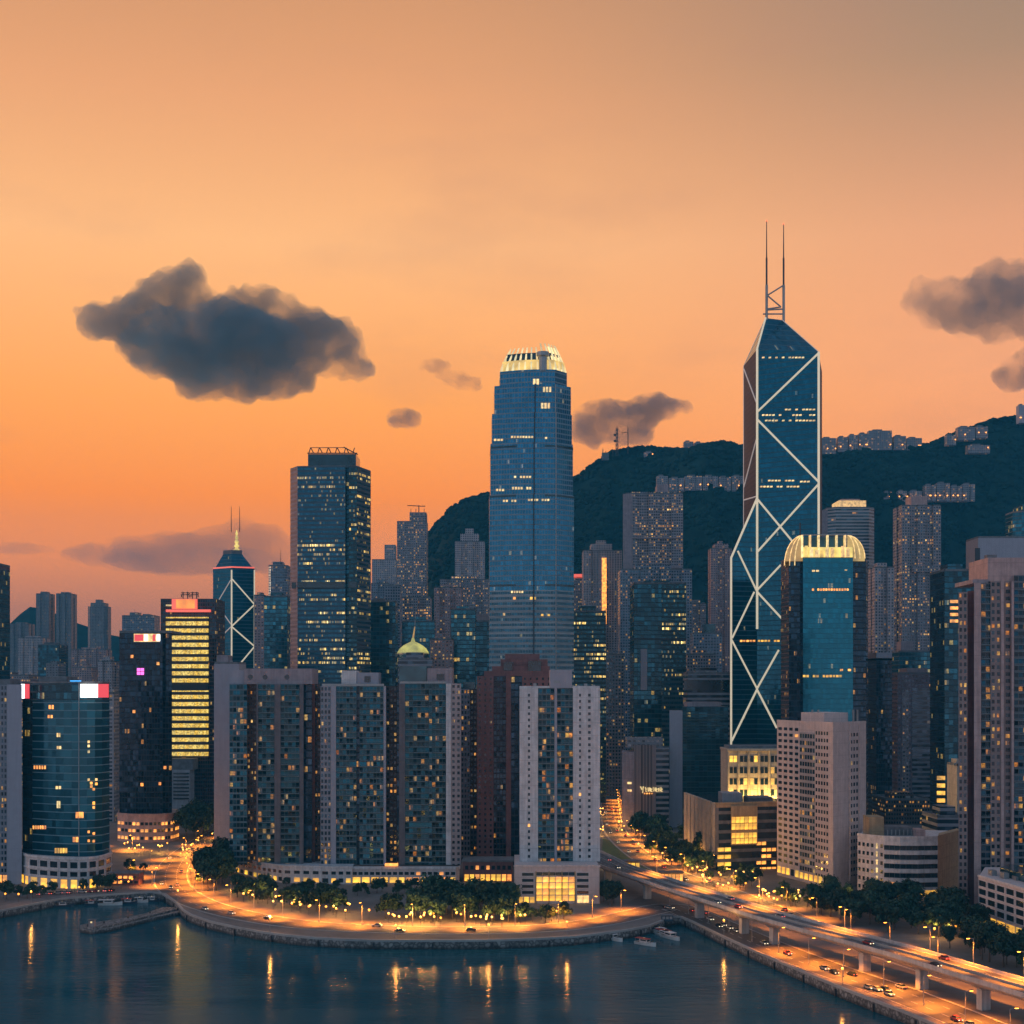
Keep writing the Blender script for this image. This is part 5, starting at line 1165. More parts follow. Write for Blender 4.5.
# ---- tan balcony tower at the picture edge and its podium
D = 650.
t = apt('tall tan apartment tower with navy balcony columns, cut by the picture edge', 1000, D, 3)
for xa, xb, yy, mm, st, nm in ((958.5, 967.5, 592, 'right_win', 0, 'window_bay'), (967.5, 974, 590, 'maroon', 6, 'recess'), (974, 981, 583, 'pink', -1, 'pier'), (981, 990.5, 583, 'right_glass', .4, 'glass_bay'), (990.5, 1001, 581, 'right_win', -.3, 'window_bay'),
                           (1001, 1004, 581, 'pink', -.8, 'pier'), (1004, 1011.5, 581, 'right_win', 1.2, 'window_bay'), (1011.5, 1014, 581, 'pink', -.6, 'pier'), (1014, 1032, 575, 'right_glass', .4, 'glass_bay'), (1032, 1070, 575, 'right_win', 0, 'window_bay')):
    column(t, D, xa, xb, yy, mm, st, 34, 3, nm)
zt = wz(583, D)
balconies(t, D+.4, 981.5, 990, 30, zt, 3.2, dp=.9); balconies(t, D+.4, 1014.5, 1031, 30, zt, 3.2, dp=.9)
MB().box(wx(990, D), wx(1070, D), D+3, D+30, wz(581, D), wz(557, D)).build('roof_box', M['pink'], t); MB().box(wx(974, D), wx(990, D), D+2, D+28, wz(583, D), wz(579, D)).build('roof_box', M['mauve'], t)
MB().box(wx(993, D), wx(1003, D), D+8, D+12, wz(557, D), wz(553, D)).build('roof_box', M['roof'], t)
A, Bp = PD(978.5, 607), PD(1068, 532); t = thing('podium_building', 'white framed podium with a grid of dark windows below the tan balcony tower', 'podium', (*A, 3))
MB().prism([A, Bp, PD(1080, 640), PD(985, 640)], 3, 24).build('block', M['slab_white'], t); ribbon(MB(), [A, Bp], -.4, .4, 24, 25).build('parapet', M['white'], t)
windows(t, A, Bp, 9, 23.4, 9, 4, .8, .68, 'glass_dark', frame='white'); windows(t, A, Bp, 3.1, 8.4, 9, 1, .86, .85, 'win_yellow', 'shopfront')
for px, D2 in ((992, 610), (1004, 600), (1016, 595)): MB().box(wx(px, D2), wx(px+5, D2), D2, D2+5, 24, 25.5+trnd.random()*2).build('roof_unit', M['steel'], t)
MB().prism([PD(1000, 612), PD(1060, 560), PD(1062, 580), PD(1010, 625)], 24, 27.5).build('roof_box', M['glass_teal'], t)

# ---- block with cream fins and the glowing glass box
A, Bp, C_ = PD(686.5, 872), PD(716, 790), PD(778, 800)
t = thing('low_building', 'dark glass block with cream fins on one flank and a glowing yellow glass box', 'building', (wx(735, 810), 815, 3))
zt = 41.
MB().prism([A, Bp, C_, PD(778, 850), PD(712, 890)], 3, zt-2).build('block', M['glass_dark'], t)
face_run(t, A, Bp, 0, 1, 12, zt-1, 'roof', 'flank_wall', .3)
for i in range(8):
    u = .04+i*.132; p = Vector(A)+(Vector(Bp)-Vector(A))*u; n = Vector(((Bp[1]-A[1]), -(Bp[0]-A[0]))).normalized()
    dv = (Vector(Bp)-Vector(A)).normalized()*(4.2 if i < 7 else 2.); q = [p+n*1.5-dv, p+n*1.5+dv, p+n*.2+dv, p+n*.2-dv]
    MB().prism([(v.x, v.y) for v in q][::1], 12, zt+.3, bottom=True).build('fin', M['cream'], t)
for k in range(6): face_run(t, Bp, C_, 0, 1, zt-6.2-k*5.4, zt-4.4-k*5.4, 'roof', 'floor_band', .4)
face_run(t, Bp, C_, 0, 1, zt-2.4, zt+.4, 'tan', 'parapet', .5)
MB().prism([PD(731, 789), PD(757.5, 792.5), PD(757.5, 797), PD(731, 794)], wz(845, 790), wz(806, 790), bottom=True).build('glass_box', M['tan'], t)
windows(t, PD(731.5, 788.9), PD(757, 792.4), wz(844, 790), wz(832.5, 790), 6, 2, .86, .86, 'win_yellow', 'lit_window'); windows(t, PD(731.5, 788.9), PD(757, 792.4), wz(830, 790), wz(816.5, 790), 6, 2, .86, .88, 'win_yellow', 'lit_window')
windows(t, PD(717, 790.1), PD(731, 792.2), wz(868, 790), wz(846, 790), 2, 3, .85, .5, 'win_yellow', 'lit_window', proud=.6); windows(t, PD(756, 796.5), PD(776, 799.7), wz(872, 798), wz(840, 798), 4, 5, .8, .5, 'win_lit', 'lit_window', proud=.6, skip=.3)
MB().box(wx(722, 815), wx(742, 815), 815, 830, zt-2, zt+4).build('roof_box', M['grey'], t); MB().box(wx(748, 815), wx(772, 815), 812, 830, zt-2, zt+1.6).build('roof_box', M['roof'], t)

# ---- floodlit civic block
D = 930.
t = thing('low_building', 'floodlit cream civic block with tall pilasters and square windows', 'building', (wx(752, D), D+12, 3))
zt = wz(751, D); z0_ = 3
MB().prism(rect(wx(727.5, D), wx(790, D), D, D+30), z0_, zt).build('block', M['cream'], t)
MB().box(wx(726.6, D), wx(790, D), D-1.6, D+30, zt, zt+1.5).build('cornice', M['cream'], t); MB().box(wx(730, D), wx(785, D), D+4, D+26, zt+1.5, wz(746, D)).build('roof', M['roof'], t)
for i in range(6): px = 728.3+i*10.3; MB().box(wx(px-.7, D), wx(px+.7, D), D-1.1, D, z0_, zt).build('pilaster', M['cream'], t)
for i in range(5):
    a, b_ = PD(729.3+i*10.3, D), PD(737.3+i*10.3, D)
    windows(t, a, b_, zt-39, zt-1.5, 2, 5, .8, .55, 'glass_dark', lit=.3, litmat='win_yellow')
for i in range(5):
    px = 733.5+i*10.3; ld = bpy.data.lights.new('floodlight', 'POINT'); ld.energy = 26000; ld.color = (1, .62, .16); ld.shadow_soft_size = .5
    lo = bpy.data.objects.new('floodlight', ld); COL.objects.link(lo); lo.parent = t; l = thing_loc(t); lo.location = (wx(px, D)-l[0], D-5-l[1], wz(806, D)-l[2])

# ---- ribbed building with the script sign, and the teal office with a white end wall
D = 1020.
t = thing('low_building', 'brown ribbed block with a warm lit script sign beside the glowing street', 'building', (wx(645, D), D+14, 3))
for xa, xb, yy, mm, st, nm in ((622, 634, 752, 'mauve', 0, 'wall_bay'), (634, 656, 745, 'stripe_v', .8, 'ribbed_bay'), (656, 669, 748, 'band_grey', 1.6, 'window_bay')): column(t, D, xa, xb, yy, mm, st, 30, 3, nm)
MB().box(wx(628, D), wx(664, D), D+6, D+26, wz(748, D), wz(738, D)).build('roof_box', M['far_flat'], t)
mb = MB(); x0_ = 640.
pts = [(640.5,786.5),(642,790),(643.5,786.5),(642.5,793)]
g = lambda px, py: (wx(px, D-.4), D-.4, wz(py, D))
for a, b_ in zip(pts, pts[1:]): mb.beam(g(*a), g(*b_), .45, 5)
for i in range(7):
    x = 645.5+i*2.6
    mb.beam(g(x, 787+(i%3)*.5), g(x+.3, 791.5), .45, 5); mb.beam(g(x, 789.3), g(x+1.7, 788.9), .4, 5)
    if i % 2: mb.beam(g(x+1.6, 787.5), g(x+1.8, 791.2), .4, 5)
    else: mb.beam(g(x+.2, 791.4), g(x+1.7, 791.2), .4, 5)
mb.build('lit_lettering', M['win_pale'], t)
mb = MB()
for i in range(4): x = 644+i*2.4; mb.beam(g(x, 793.6), g(x+1.3, 793.2), .5, 5)
mb.build('lit_lettering', M['win_lit'], t)
for yy in (782, 789.5): MB().box(wx(627.5, D), wx(631.5, D), D-.5, D, wz(yy+2, D), wz(yy, D)).build('wall_lamp', M['win_pale'], t)
D = 1040.
t = thing('office_tower', 'dark teal office with a tall blank white end wall behind the finned block', 'office tower', (wx(700, D), D+16, 3))
for xa, xb, yy, mm, st, nm in ((669.5, 682.5, 711, 'panel_grey', -.6, 'end_wall'), (682.5, 728, 706.5, 'teal_dark', 0, 'glass_wall')): column(t, D, xa, xb, yy, mm, st, 34, 3, nm)
for i in range(18): MB().box(wx(682.5, D), wx(727, D), D-.5, D, wz(715+i*5.4, D), wz(714+i*5.4, D)).build('floor_band', M['glass_teal'], t)
MB().box(wx(688, D), wx(722, D), D+5, D+25, wz(706.5, D), wz(702, D)).build('plant_room', M['mauve'], t)

# ---- houses and masts on the mountain
hr = random.Random(9)
def house(label, x0, x1, yt, yb, D, name='hill_house', cat='house', mat='hill_house', k=None, grp=None, dep=16):
    z1, zb_ = wz(yt, D), wz(yb, D)-8
    t = thing(name, label, cat, (wx((x0+x1)/2, D), D+dep/2, zb_), grp)
    pl = rect(wx(x0, D), wx(x1, D), D, D+dep) if not k else bays(wx(x0, D), wx(x1, D), D, D+dep, k, 3)
    m_ = M[mat]; MB().prism(pl, zb_, z1, _bw.get(m_.name), zoff=zb_).build('wall', m_, t); 
    MB().prism(rect(wx(x0+(x1-x0)*.2, D), wx(x0+(x1-x0)*.6, D), D+4, D+dep-2), z1, z1+3).build('roof', M['roof'], t)
    for i in range(hr.choice((1, 2, 3))):
        lx = wx(x0+(x1-x0)*hr.random(), D); MB().lathe([(0, zb_+9), (1.5, zb_+10.5), (0, zb_+12)], lx, D-2.5, 6).build('porch_lamp', M['house_lamp'], t)
    return t
M['house_lamp'] = glow('warm porch lamp', lin(255,160,70)[:3], 3.5)
DH = 2760.
G_ = 'houses on the mountain ridge'
for i, (x0, x1, yt, yb, lab) in enumerate(((684, 693.5, 441.5, 453, 'taller pale ridge block with a curved side, first of a pair beside the braced tower'), (694.5, 704.5, 442.5, 453, 'squat pale ridge block, second of the pair beside the braced tower'),
      (706, 716, 451, 456, 'low lit terrace on the ridge below the pair of pale blocks'), (731, 743, 444.5, 455, 'pale ridge block half hidden by the edge of the braced tower'), (720, 729, 450, 456, 'small lit house on the ridge just before the braced tower'),
      (644, 656, 452, 455.5, 'long low lit hut on the ridge beside the radio mast'),
      (821, 836, 438, 450, 'pale ridge block right against the braced tower edge'), (838, 848, 437, 448, 'lit ridge house with two storeys, between pale blocks'), (849, 858, 435, 447, 'ridge house with a stepped roof and warm lamps'),
      (859, 869, 433.5, 446, 'pale ridge house beside the large square ridge block'), (869, 892, 430.5, 446, 'large square ridge block, biggest house on the saddle'), (894, 906, 436, 446, 'dim ridge house past the large square block'), (907, 922, 438, 447, 'last dim ridge house before the notch in the mountain'))):
    house(lab, x0, x1, yt, yb, DH, grp=G_)
for i, (x0, x1, yt, yb, lab) in enumerate(((958, 975, 427, 436, 'flat roofed villa with a bright terrace high on the peak slope'), (976, 988, 426.5, 434, 'second villa with a flat roof high on the peak slope'), (947, 956, 435, 441, 'small house low on the peak shoulder above the notch'), (968, 990, 445, 449, 'lit roadside terrace just below the peak villas'))):
    house(lab, x0, x1, yt, yb, DH-90, grp=G_)
house('slim grey lookout tower on the very top of the peak', 1019, 1026, 405, 419, DH, 'lookout_tower', 'tower', 'panel_grey')
G2 = 'apartment blocks along the hillside roads'
for i, (x0, x1, yt, yb, k, lab) in enumerate(((657, 668, 476, 489, None, 'stepped pinkish block at the start of the long hillside row above the broad grey tower'), (669, 684, 478, 487, 2, 'second block of the long hillside row above the broad grey tower'), (685, 702, 476, 486, 2, 'middle block of the long hillside row with bright lamps below'),
      (703, 718, 476, 486, 2, 'dim grey block of the long hillside row, before its lit end'), (719, 731, 477, 487, 2, 'warm lit block of the long hillside row'), (732, 745, 476, 487, 2, 'last block of the long hillside row, touching the braced tower'),
      (925, 936, 485, 497, 2, 'first lit apartment block on the hill road above the tall grey tower'), (937, 950, 483, 497, 2, 'tallest lit apartment block on the hill road above the tall grey tower'), (951, 962, 486, 497, 2, 'dim apartment block on the hill road near the bend'), (963, 975, 484, 497, 2, 'last lit apartment block on the hill road'),
      (884, 892, 492, 498, None, 'tiny lit lodge at the lower start of the hill road'), (898, 907, 491, 498, None, 'small lit villa on the hill road above the pale banded office'), (910, 922, 491, 498, None, 'wide lit villa on the hill road beside the apartment blocks'))):
    house(lab, x0, x1, yt, yb, 2560., 'hill_apartment', 'apartment block', grp=G2, k=k)
for (x0, y0, lab) in ((592, 486.5, 'pair of bright lamps on the bare slope beside the tall blue tower'),):
    pass
t = thing('radio_mast', 'tall lattice radio mast on the ridge beside a thin pole', 'radio mast', (wx(617, DH), DH, wz(455, DH)))
mb = MB()
for dx in (-1.2, 1.2): mb.beam((wx(617+dx*.8, DH), DH, wz(456, DH)), (wx(617+dx*.6, DH), DH, wz(428, DH)), 1.0, 5)
for k in range(7):
    y = 454-k*3.7; mb.beam((wx(616, DH), DH, wz(y, DH)), (wx(618, DH), DH, wz(y-3.5, DH)), .7, 5)
mb.build('lattice', M['dark_metal'], t)
for y in (434, 440): MB().box(wx(613.8, DH), wx(616, DH), DH-1, DH+1, wz(y+2, DH), wz(y, DH)).build('dish', M['dark_metal'], t)
MB().beam((wx(617, DH), DH, wz(428, DH)), (wx(617, DH), DH, wz(425.5, DH)), .5).build('tip', M['dark_metal'], t)
t = thing('radio_mast', 'thin radio pole on the ridge with a short boom towards the lattice mast', 'radio mast', (wx(628, DH), DH, wz(452, DH)))
MB().beam((wx(628, DH), DH, wz(454, DH)), (wx(628, DH), DH, wz(427.5, DH)), .9, 5).build('pole', M['dark_metal'], t); MB().beam((wx(621, DH), DH, wz(433, DH)), (wx(628, DH), DH, wz(432, DH)), .6, 5).build('boom', M['dark_metal'], t)
t = thing('ridge_hut', 'low hut with dark aerials where the ridge begins to drop', 'hut', (wx(605, DH), DH, wz(460, DH)))
MB().box(wx(602, DH), wx(609, DH), DH, DH+8, wz(460, DH), wz(452.5, DH)).build('wall', M['roof'], t)
for px, y in ((603, 448.5), (606, 451), (613, 449)): MB().beam((wx(px, DH), DH+3, wz(456, DH)), (wx(px, DH), DH+3, wz(y, DH)), .8, 5).build('aerial', M['dark_metal'], t)
# ============================================================ ELEVATED ROAD
near_px = [(560,845),(582,855),(601,865),(628,874.5),(655,884),(680,892),(705,900),(730,908),(755,916),(768,919.5),(800,928.5),(850,942),(893,954),(950,971.5),(1024,994),(1130,1030)]
zdk = 13.2
near = catmull([G(x, y, zdk+.8) for x, y in near_px], 4)
WID = 15.5
t = thing('elevated_road', 'long curved concrete elevated road on columns above the waterfront road', 'elevated road', (*near[30], 3))
mb = MB()
a, b_ = near, offset(near, WID); a2, b2 = offset(near, 2.2), offset(near, WID-2.2)
s = 0
for i in range(len(near)-1):
    L = math.dist(near[i], near[i+1]); U = lambda v: [(s, v[0]), (s+L, v[0]), (s+L, v[1]), (s, v[1])]
    mb.face([(*a[i], zdk), (*a[i+1], zdk), (*b_[i+1], zdk), (*b_[i], zdk)], U((0, WID)))
    mb.face([(*a[i], zdk-.5), (*a[i+1], zdk-.5), (*a[i+1], zdk), (*a[i], zdk)], U((0, .5)))
    mb.face([(*a2[i], zdk-2), (*a2[i+1], zdk-2), (*a[i+1], zdk-.5), (*a[i], zdk-.5)], U((0, 2)))
    mb.face([(*b2[i], zdk-2), (*b2[i+1], zdk-2), (*a2[i+1], zdk-2), (*a2[i], zdk-2)], U((0, 9)))
    mb.face([(*b_[i+1], zdk-.5), (*b_[i], zdk-.5), (*b_[i], zdk), (*b_[i+1], zdk)], U((0, .5))); mb.face([(*b2[i+1], zdk-2), (*b2[i], zdk-2), (*b_[i], zdk-.5), (*b_[i+1], zdk-.5)], U((0, 2))); s += L
M['concrete'] = plain('weathered concrete', (.48,.45,.43), var=.25, scale=.2)
mb.build('deck', M['concrete'], t)
strip(MB(), near, .9, WID-.9, zdk+.05).build('roadway', M['asphalt'], t)
ribbon(MB(), near, -.02, .42, zdk+.01, zdk+1.0).build('parapet', M['concrete'], t); ribbon(MB(), near, WID-.42, WID+.02, zdk+.01, zdk+1.0).build('parapet', M['concrete'], t)
ribbon(MB(), near, 7.5, 8.0, zdk+.06, zdk+.85).build('median_barrier', M['kerb'], t)
mb = MB()
for d in (1.3, 7.1, 8.4, WID-1.3): strip(mb, near, d-.09, d+.09, zdk+.09)
for d in (4.2, 11.4):
    for (p, h) in samples(near, 8):
        c, s_ = math.cos(h), math.sin(h); x, y = p[0]-s_*d, p[1]+c*d
        mb.face([(x-c*1.6+s_*.08, y-s_*1.6-c*.08, zdk+.09), (x+c*1.6+s_*.08, y+s_*1.6-c*.08, zdk+.09), (x+c*1.6-s_*.08, y+s_*1.6+c*.08, zdk+.09), (x-c*1.6-s_*.08, y-s_*1.6+c*.08, zdk+.09)])
mb.build('lane_marking', M['mark'], t)
for px, py in ((622,884),(664,900),(705,918),(744,935),(771,945),(845,973),(902,990),(978,1014),(1066,1052)):
    D_ = G(px, py)[1]; i = min(range(len(near)), key=lambda k: abs(near[k][1]-D_)); h = math.atan2(near[min(i+1, len(near)-1)][1]-near[i-1][1], near[min(i+1, len(near)-1)][0]-near[i-1][0])
    x, y = offset(near, WID*.42)[i]; mb = MB(); mb.box(x-1.3, x+1.3, y-1.7, y+1.7, 3, zdk-3.6, h)
    lo = [(x+ux*math.cos(h)-uy*math.sin(h), y+ux*math.sin(h)+uy*math.cos(h)) for ux, uy in ((-1.3,-1.7),(1.3,-1.7),(1.3,1.7),(-1.3,1.7))]
    hi = [(x+ux*math.cos(h)-uy*math.sin(h), y+ux*math.sin(h)+uy*math.cos(h)) for ux, uy in ((-1.5,-4.4),(1.5,-4.4),(1.5,4.4),(-1.5,4.4))]
    mb.prism(lo, zdk-3.6, zdk-2, plan1=hi, top=False); mb.build('column', M['concrete'], t)

# ============================================================ TREES
tr = random.Random(21)
def leaf_mat(name, col):
    m, nt = newmat(name)
    r_ = nd(nt, 'ShaderNodeObjectInfo').outputs['Random']; co = nd(nt, 'ShaderNodeTexCoord').outputs['Object']
    n_ = nd(nt, 'ShaderNodeTexNoise', ins={0: co, 2: .9, 3: 3.}).outputs[0]
    k = mth(nt, 'MULTIPLY', maprange(nt, r_, 0, 1, .7, 1.3, False), maprange(nt, n_, .3, .7, .55, 1.5))
    c = nd(nt, 'ShaderNodeVectorMath', operation='SCALE', ins={0: col, 3: k}).outputs[0]
    finish(nt, nd(nt, 'ShaderNodeBsdfPrincipled', ins={'Base Color': c, 'Roughness': .7, 'Specular IOR Level': .25}).outputs[0]); return m
M['leaf'] = leaf_mat('dark leaf', (.024, .055, .032)); M['bark'] = plain('bark', (.09, .07, .055), var=.3)
def make_tree(h, rad, nclump, nleaf, ls):
    root = proto('tree', '', 'tree')
    mb = MB(); th = h*.38
    mb.beam((0, 0, -.2), (0, 0, th), .05*h*.55, 7, r1=.03*h*.55)
    cl = []
    for i in range(nclump):
        a = tr.uniform(0, 6.28); r = rad*math.sqrt(tr.random())*.72; z = th+(h-th)*(.12+.78*tr.random()); k = 1-.55*max(0, (z-th)/(h-th)-.4)
        cl.append(Vector((math.cos(a)*r*k, math.sin(a)*r*k, z)))
    for c in cl[:7]: mb.beam((0, 0, th*tr.uniform(.7, 1)), c, .022*h*.5, 5, r1=.008*h*.5)
    mb.build('trunk', M['bark'], root)
    cm = MB()
    for c in cl:
        cr_ = rad*tr.uniform(.26, .46)
        for j in range(nleaf//nclump):
            v = Vector((tr.gauss(0, 1), tr.gauss(0, 1), tr.gauss(0, .8))); v = v.normalized()*cr_*tr.uniform(.45, 1.08)
            p = c+v; n = (v.normalized()+Vector((tr.uniform(-.6, .6), tr.uniform(-.6, .6), tr.uniform(-.2, .8)))).normalized()
            a = n.orthogonal().normalized(); a.rotate(__import__('mathutils').Quaternion(n, tr.uniform(0, 6.28))); b__ = n.cross(a); s1, s2 = ls*tr.uniform(.6, 1.3), ls*tr.uniform(.4, .9)
            cm.face([p-a*s1, p-b__*s2, p+a*s1, p+b__*s2])
    cm.build('crown', M['leaf'], root)
    return root
PT = [make_tree(9.5, 4.6, 17, 850, .62), make_tree(8, 4.2, 14, 720, .6), make_tree(12, 5.2, 20, 1000, .68), make_tree(6.5, 3.2, 11, 520, .5)]
used_p = {}
def plant(px, py, kind, sc, label, group, z=3.):
    x, y = G(px, py, z); k = sc*tr.uniform(.88, 1.12)
    root = PT[kind]
    if kind not in used_p:
        used_p[kind] = 1; r = root; r.location = (x, y, z); r.rotation_euler.z = tr.uniform(0, 6.28); r.scale = (k, k, k); r['label'] = label; r['group'] = group
    else: r = dup(root, (x, y, z), tr.uniform(0, 6.28), label, group, (k, k, k*tr.uniform(.9, 1.1)))
    return r
def grove(label, group, n, region, kinds=(0, 1, 2), sc=(0.9, 1.2), mind=5.):
    """n trees scattered in a pixel polygon of ground points"""
    xs_, ys_ = [p[0] for p in region], [p[1] for p in region]; put = []; tries = 0
    while len(put) < n and tries < 4000:
        tries += 1; px, py = tr.uniform(min(xs_), max(xs_)), tr.uniform(min(ys_), max(ys_)); ins = False
        for (x1, y1), (x2, y2) in zip(region, region[1:]+region[:1]):
            if (y1 > py) != (y2 > py) and px < (x2-x1)*(py-y1)/(y2-y1)+x1: ins = not ins
        if not ins: continue
        w_ = G(px, py)
        if any(math.dist(w_, q) < mind for q in put): continue
        put.append(w_); plant(px, py, tr.choice(kinds), tr.uniform(*sc), label, group)
grove('dark tree in the thick promenade row in front of the white podium', 'trees of the promenade row', 28, [(462,908),(470,901),(508,905),(512,923),(440,924),(380,922),(352,918),(356,913),(400,913),(440,910)], (0, 1), (1.25, 1.6), 5.)
grove('smaller dark tree at the end of the promenade row, before the white podium', 'trees before the white podium', 9, [(512,916),(566,918),(574,923),(512,924)], (1, 3), (.8, 1.05), 4.5)
grove('dark tree among the warm lamps before the long white podium', 'trees before the long podium', 30, [(240,890),(285,899),(330,905),(352,912),(345,916),(300,910),(250,903),(232,896)], (0, 1, 3, 3), (.8, 1.3), 4.)
grove('small clipped tree in the line along the front of the long white podium', 'clipped trees along the podium', 24, [(286,886.5),(352,889),(456,889),(456,897),(352,899),(296,896)], (3, 1), (.6, .9), 3.6)
grove('tree in the tall dark clump beside the sharp bend of the shore road', 'trees at the road bend', 10, [(199,884),(212,872),(226,868),(228,884),(224,893),(208,893)], (2, 0), (1.2, 1.6), 4.)
grove('dark tree in front of the yellow arches of the curved podium', 'trees before the arches', 15, [(2,900),(2,893),(40,893),(80,891),(110,884),(118,886),(108,893),(60,896),(24,899)], (0, 1, 3), (.7, 1.0), 4.5)
grove('tree on the traffic island beside the broad orange junction', 'trees at the junction', 5, [(122,872),(146,868),(148,876),(126,880)], (0, 3), (.8, 1.), 4.)
grove('tree in the dark clump at the back of the junction, before the cream block', 'trees behind the junction', 20, [(182,836),(205,827),(228,822),(228,832),(205,838),(186,843)], (2, 0), (1.4, 1.8), 7.)
grove('tree in the lamp lit park between the street and the finned block', 'trees of the lamp lit park', 32, [(634,842),(662,842),(690,850),(712,858),(716,868),(700,876),(676,868),(652,856)], (0, 1, 2), (.9, 1.3), 6.)
grove('tree in the tall dark clump before the ribbed brown block', 'trees before the ribbed block', 8, [(628,836),(640,832),(668,835),(664,842),(640,842)], (2,), (1.1, 1.3), 6.)
grove('dark tree in the thick belt between the elevated road and the low white blocks', 'trees of the belt behind the elevated road', 95, [(800,909),(830,901),(870,905),(900,900),(940,908),(966,918),(985,938),(1024,955),(1060,975),(1060,990),(1020,972),(960,955),(900,938),(850,925),(812,917)], (0, 1, 1, 0, 2), (.9, 1.25), 4.6)
grove('low tree in the bright garland of lamps at the foot of the white slab flats', 'trees at the foot of the slab flats', 16, [(764,896),(790,898),(830,902),(856,904),(840,910),(800,909),(770,904)], (1, 3), (.7, .95), 4.)
grove('small tree beside the white podium where the elevated road begins', 'trees beside the white podium', 5, [(602,902),(612,898),(618,904),(608,908)], (0, 1), (.9, 1.1), 3.5)
grove('small tree on the pavement before the glowing glass box', 'trees before the glass box', 9, [(700,884),(722,872),(756,876),(764,884),(740,890),(712,890)], (1, 3), (.8, 1.), 5.)
for q, r in enumerate(PT):
    if q not in used_p: bpy.data.objects.remove(r)

# ============================================================ LAMPS
M['lampglow'] = glow('sodium lamp glass', lin(255,160,50)[:3], 12.); M['globe'] = glow('warm lamp globe', lin(255,150,40)[:3], 3.2); M['globe_pale'] = glow('pale lamp globe', lin(255,190,90)[:3], 3.2)
SOD = (1, .27, .025)
def add_light(parent, z, e, size=.4, col=SOD, x=0, nm='lamp_light'):
    ld = bpy.data.lights.get(nm+str(e)+str(col[1])) or bpy.data.lights.new(nm+str(e)+str(col[1]), 'POINT'); ld.energy = e; ld.color = col; ld.shadow_soft_size = size
    lo = bpy.data.objects.new(nm, ld); COL.objects.link(lo); lo.parent = parent; lo.location = (x, 0, z); return lo
def lamp_proto(h, e):
    r = proto('street_lamp', '', 'street lamp')
    mb = MB(); mb.beam((0, 0, 0), (0, 0, h), .16, 6, r1=.09); mb.lathe([(.3, 0), (.3, .5), (.16, .7)], 0, 0, 8); mb.build('pole', M['steel'], r)
    MB().beam((0, 0, h-.1), (1.8, 0, h+.25), .08, 6).build('arm', M['steel'], r)
    MB().box(1.5, 2.7, -.22, .22, h+.2, h+.42).build('lamp_head', M['dark_metal'], r)
    MB().box(1.6, 2.6, -.2, .2, h+.02, h+.19, bottom=True).build('lamp_glass', M['lampglow'], r)
    ld = bpy.data.lights.new('lamp_light', 'SPOT'); ld.energy = e; ld.color = SOD; ld.shadow_soft_size = .4; ld.spot_size = R(126); ld.spot_blend = .5
    lo = bpy.data.objects.new('lamp_light', ld); COL.objects.link(lo); lo.parent = r; lo.location = (2.1, 0, h-.35)
    return r
LP = lamp_proto(9.5, 42000.); firstlamp = [True]
def lamp(x, y, z, rz, label, group):
    if firstlamp[0]:
        firstlamp[0] = False; LP.location = (x, y, z); LP.rotation_euler.z = rz; LP['label'] = label; LP['group'] = group; return LP
    return dup(LP, (x, y, z), rz, label, group)
sh_front = [p for p in shore if p[1] < 900]
for i, (p, h) in enumerate(samples(sh_front, 24, 6)):
    if p[1] < 330: continue
    o = (p[0]-math.sin(h)*10.2, p[1]+math.cos(h)*10.2)
    w_ = p[0]*FPX/p[1]+512
    lab = 'orange street lamp on the sharp bend of the shore road' if w_ < 215 else ('orange street lamp along the shore road before the promenade trees' if w_ < 640 else 'orange street lamp on the lower road beneath the elevated road')
    if w_ < 640: lamp(o[0], o[1], 3.1, h-math.pi/2, lab, 'street lamps of the shore road')
    else: lamp(p[0]+math.sin(h)*2.2, p[1]-math.cos(h)*2.2, 3.1, h+math.pi/2, lab, 'street lamps of the lower road')
for p, h in samples(street, 34, 10):
    if p[1] < 1300 and p[1] > 520: lamp(p[0]-math.sin(h)*8.9, p[1]+math.cos(h)*8.9, 3.1, h-math.pi/2, 'orange street lamp along the street that curves out from between the towers', 'street lamps of the inland street')
for p, h in samples(side, 40, 15): lamp(p[0]-math.sin(h)*9.8, p[1]+math.cos(h)*9.8, 3.1, h-math.pi/2, 'orange street lamp on the side road before the reddish podium', 'street lamps of the side road')
for px, py in ((150, 868), (152, 886), (130, 878), (196, 846), (222, 838), (205, 868), (168, 860)): lamp(*G(px, py), 3.0, tr.uniform(0, 6.28), 'orange street lamp standing in the broad junction by the boat basin', 'street lamps of the junction')
lab4 = ['lamp rising from the elevated road by the white slab flats', 'lamp rising from the elevated road before the dark tree belt, below the curved white block', 'lamp rising from the elevated road, last but one before the picture edge', 'last lamp on the elevated road before the picture edge']
far_edge = offset(near, WID-.2)
for lab, (px, py) in zip(lab4, ((840, 911), (928, 938), (974, 951.5), (1019, 963.5))):
    zz = zdk+8; best = min(range(len(far_edge)), key=lambda k: abs(far_edge[k][0]*FPX/far_edge[k][1]+512-px)); x, y = far_edge[best]
    lamp(x, y, zdk+.9-1.2, math.atan2(far_edge[best][1]-far_edge[best-1][1], far_edge[best][0]-far_edge[best-1][0])-math.pi/2, lab, 'street lamps of the elevated road')
for px in (655, 705, 760): 
    best = min(range(len(far_edge)), key=lambda k: abs(far_edge[k][0]*FPX/far_edge[k][1]+512-px)); x, y = far_edge[best]
    lamp(x, y, zdk-.3, math.atan2(far_edge[best][1]-far_edge[best-1][1], far_edge[best][0]-far_edge[best-1][0])-math.pi/2, 'street lamp on the far side of the elevated road where it leaves the white podium', 'street lamps of the elevated road')
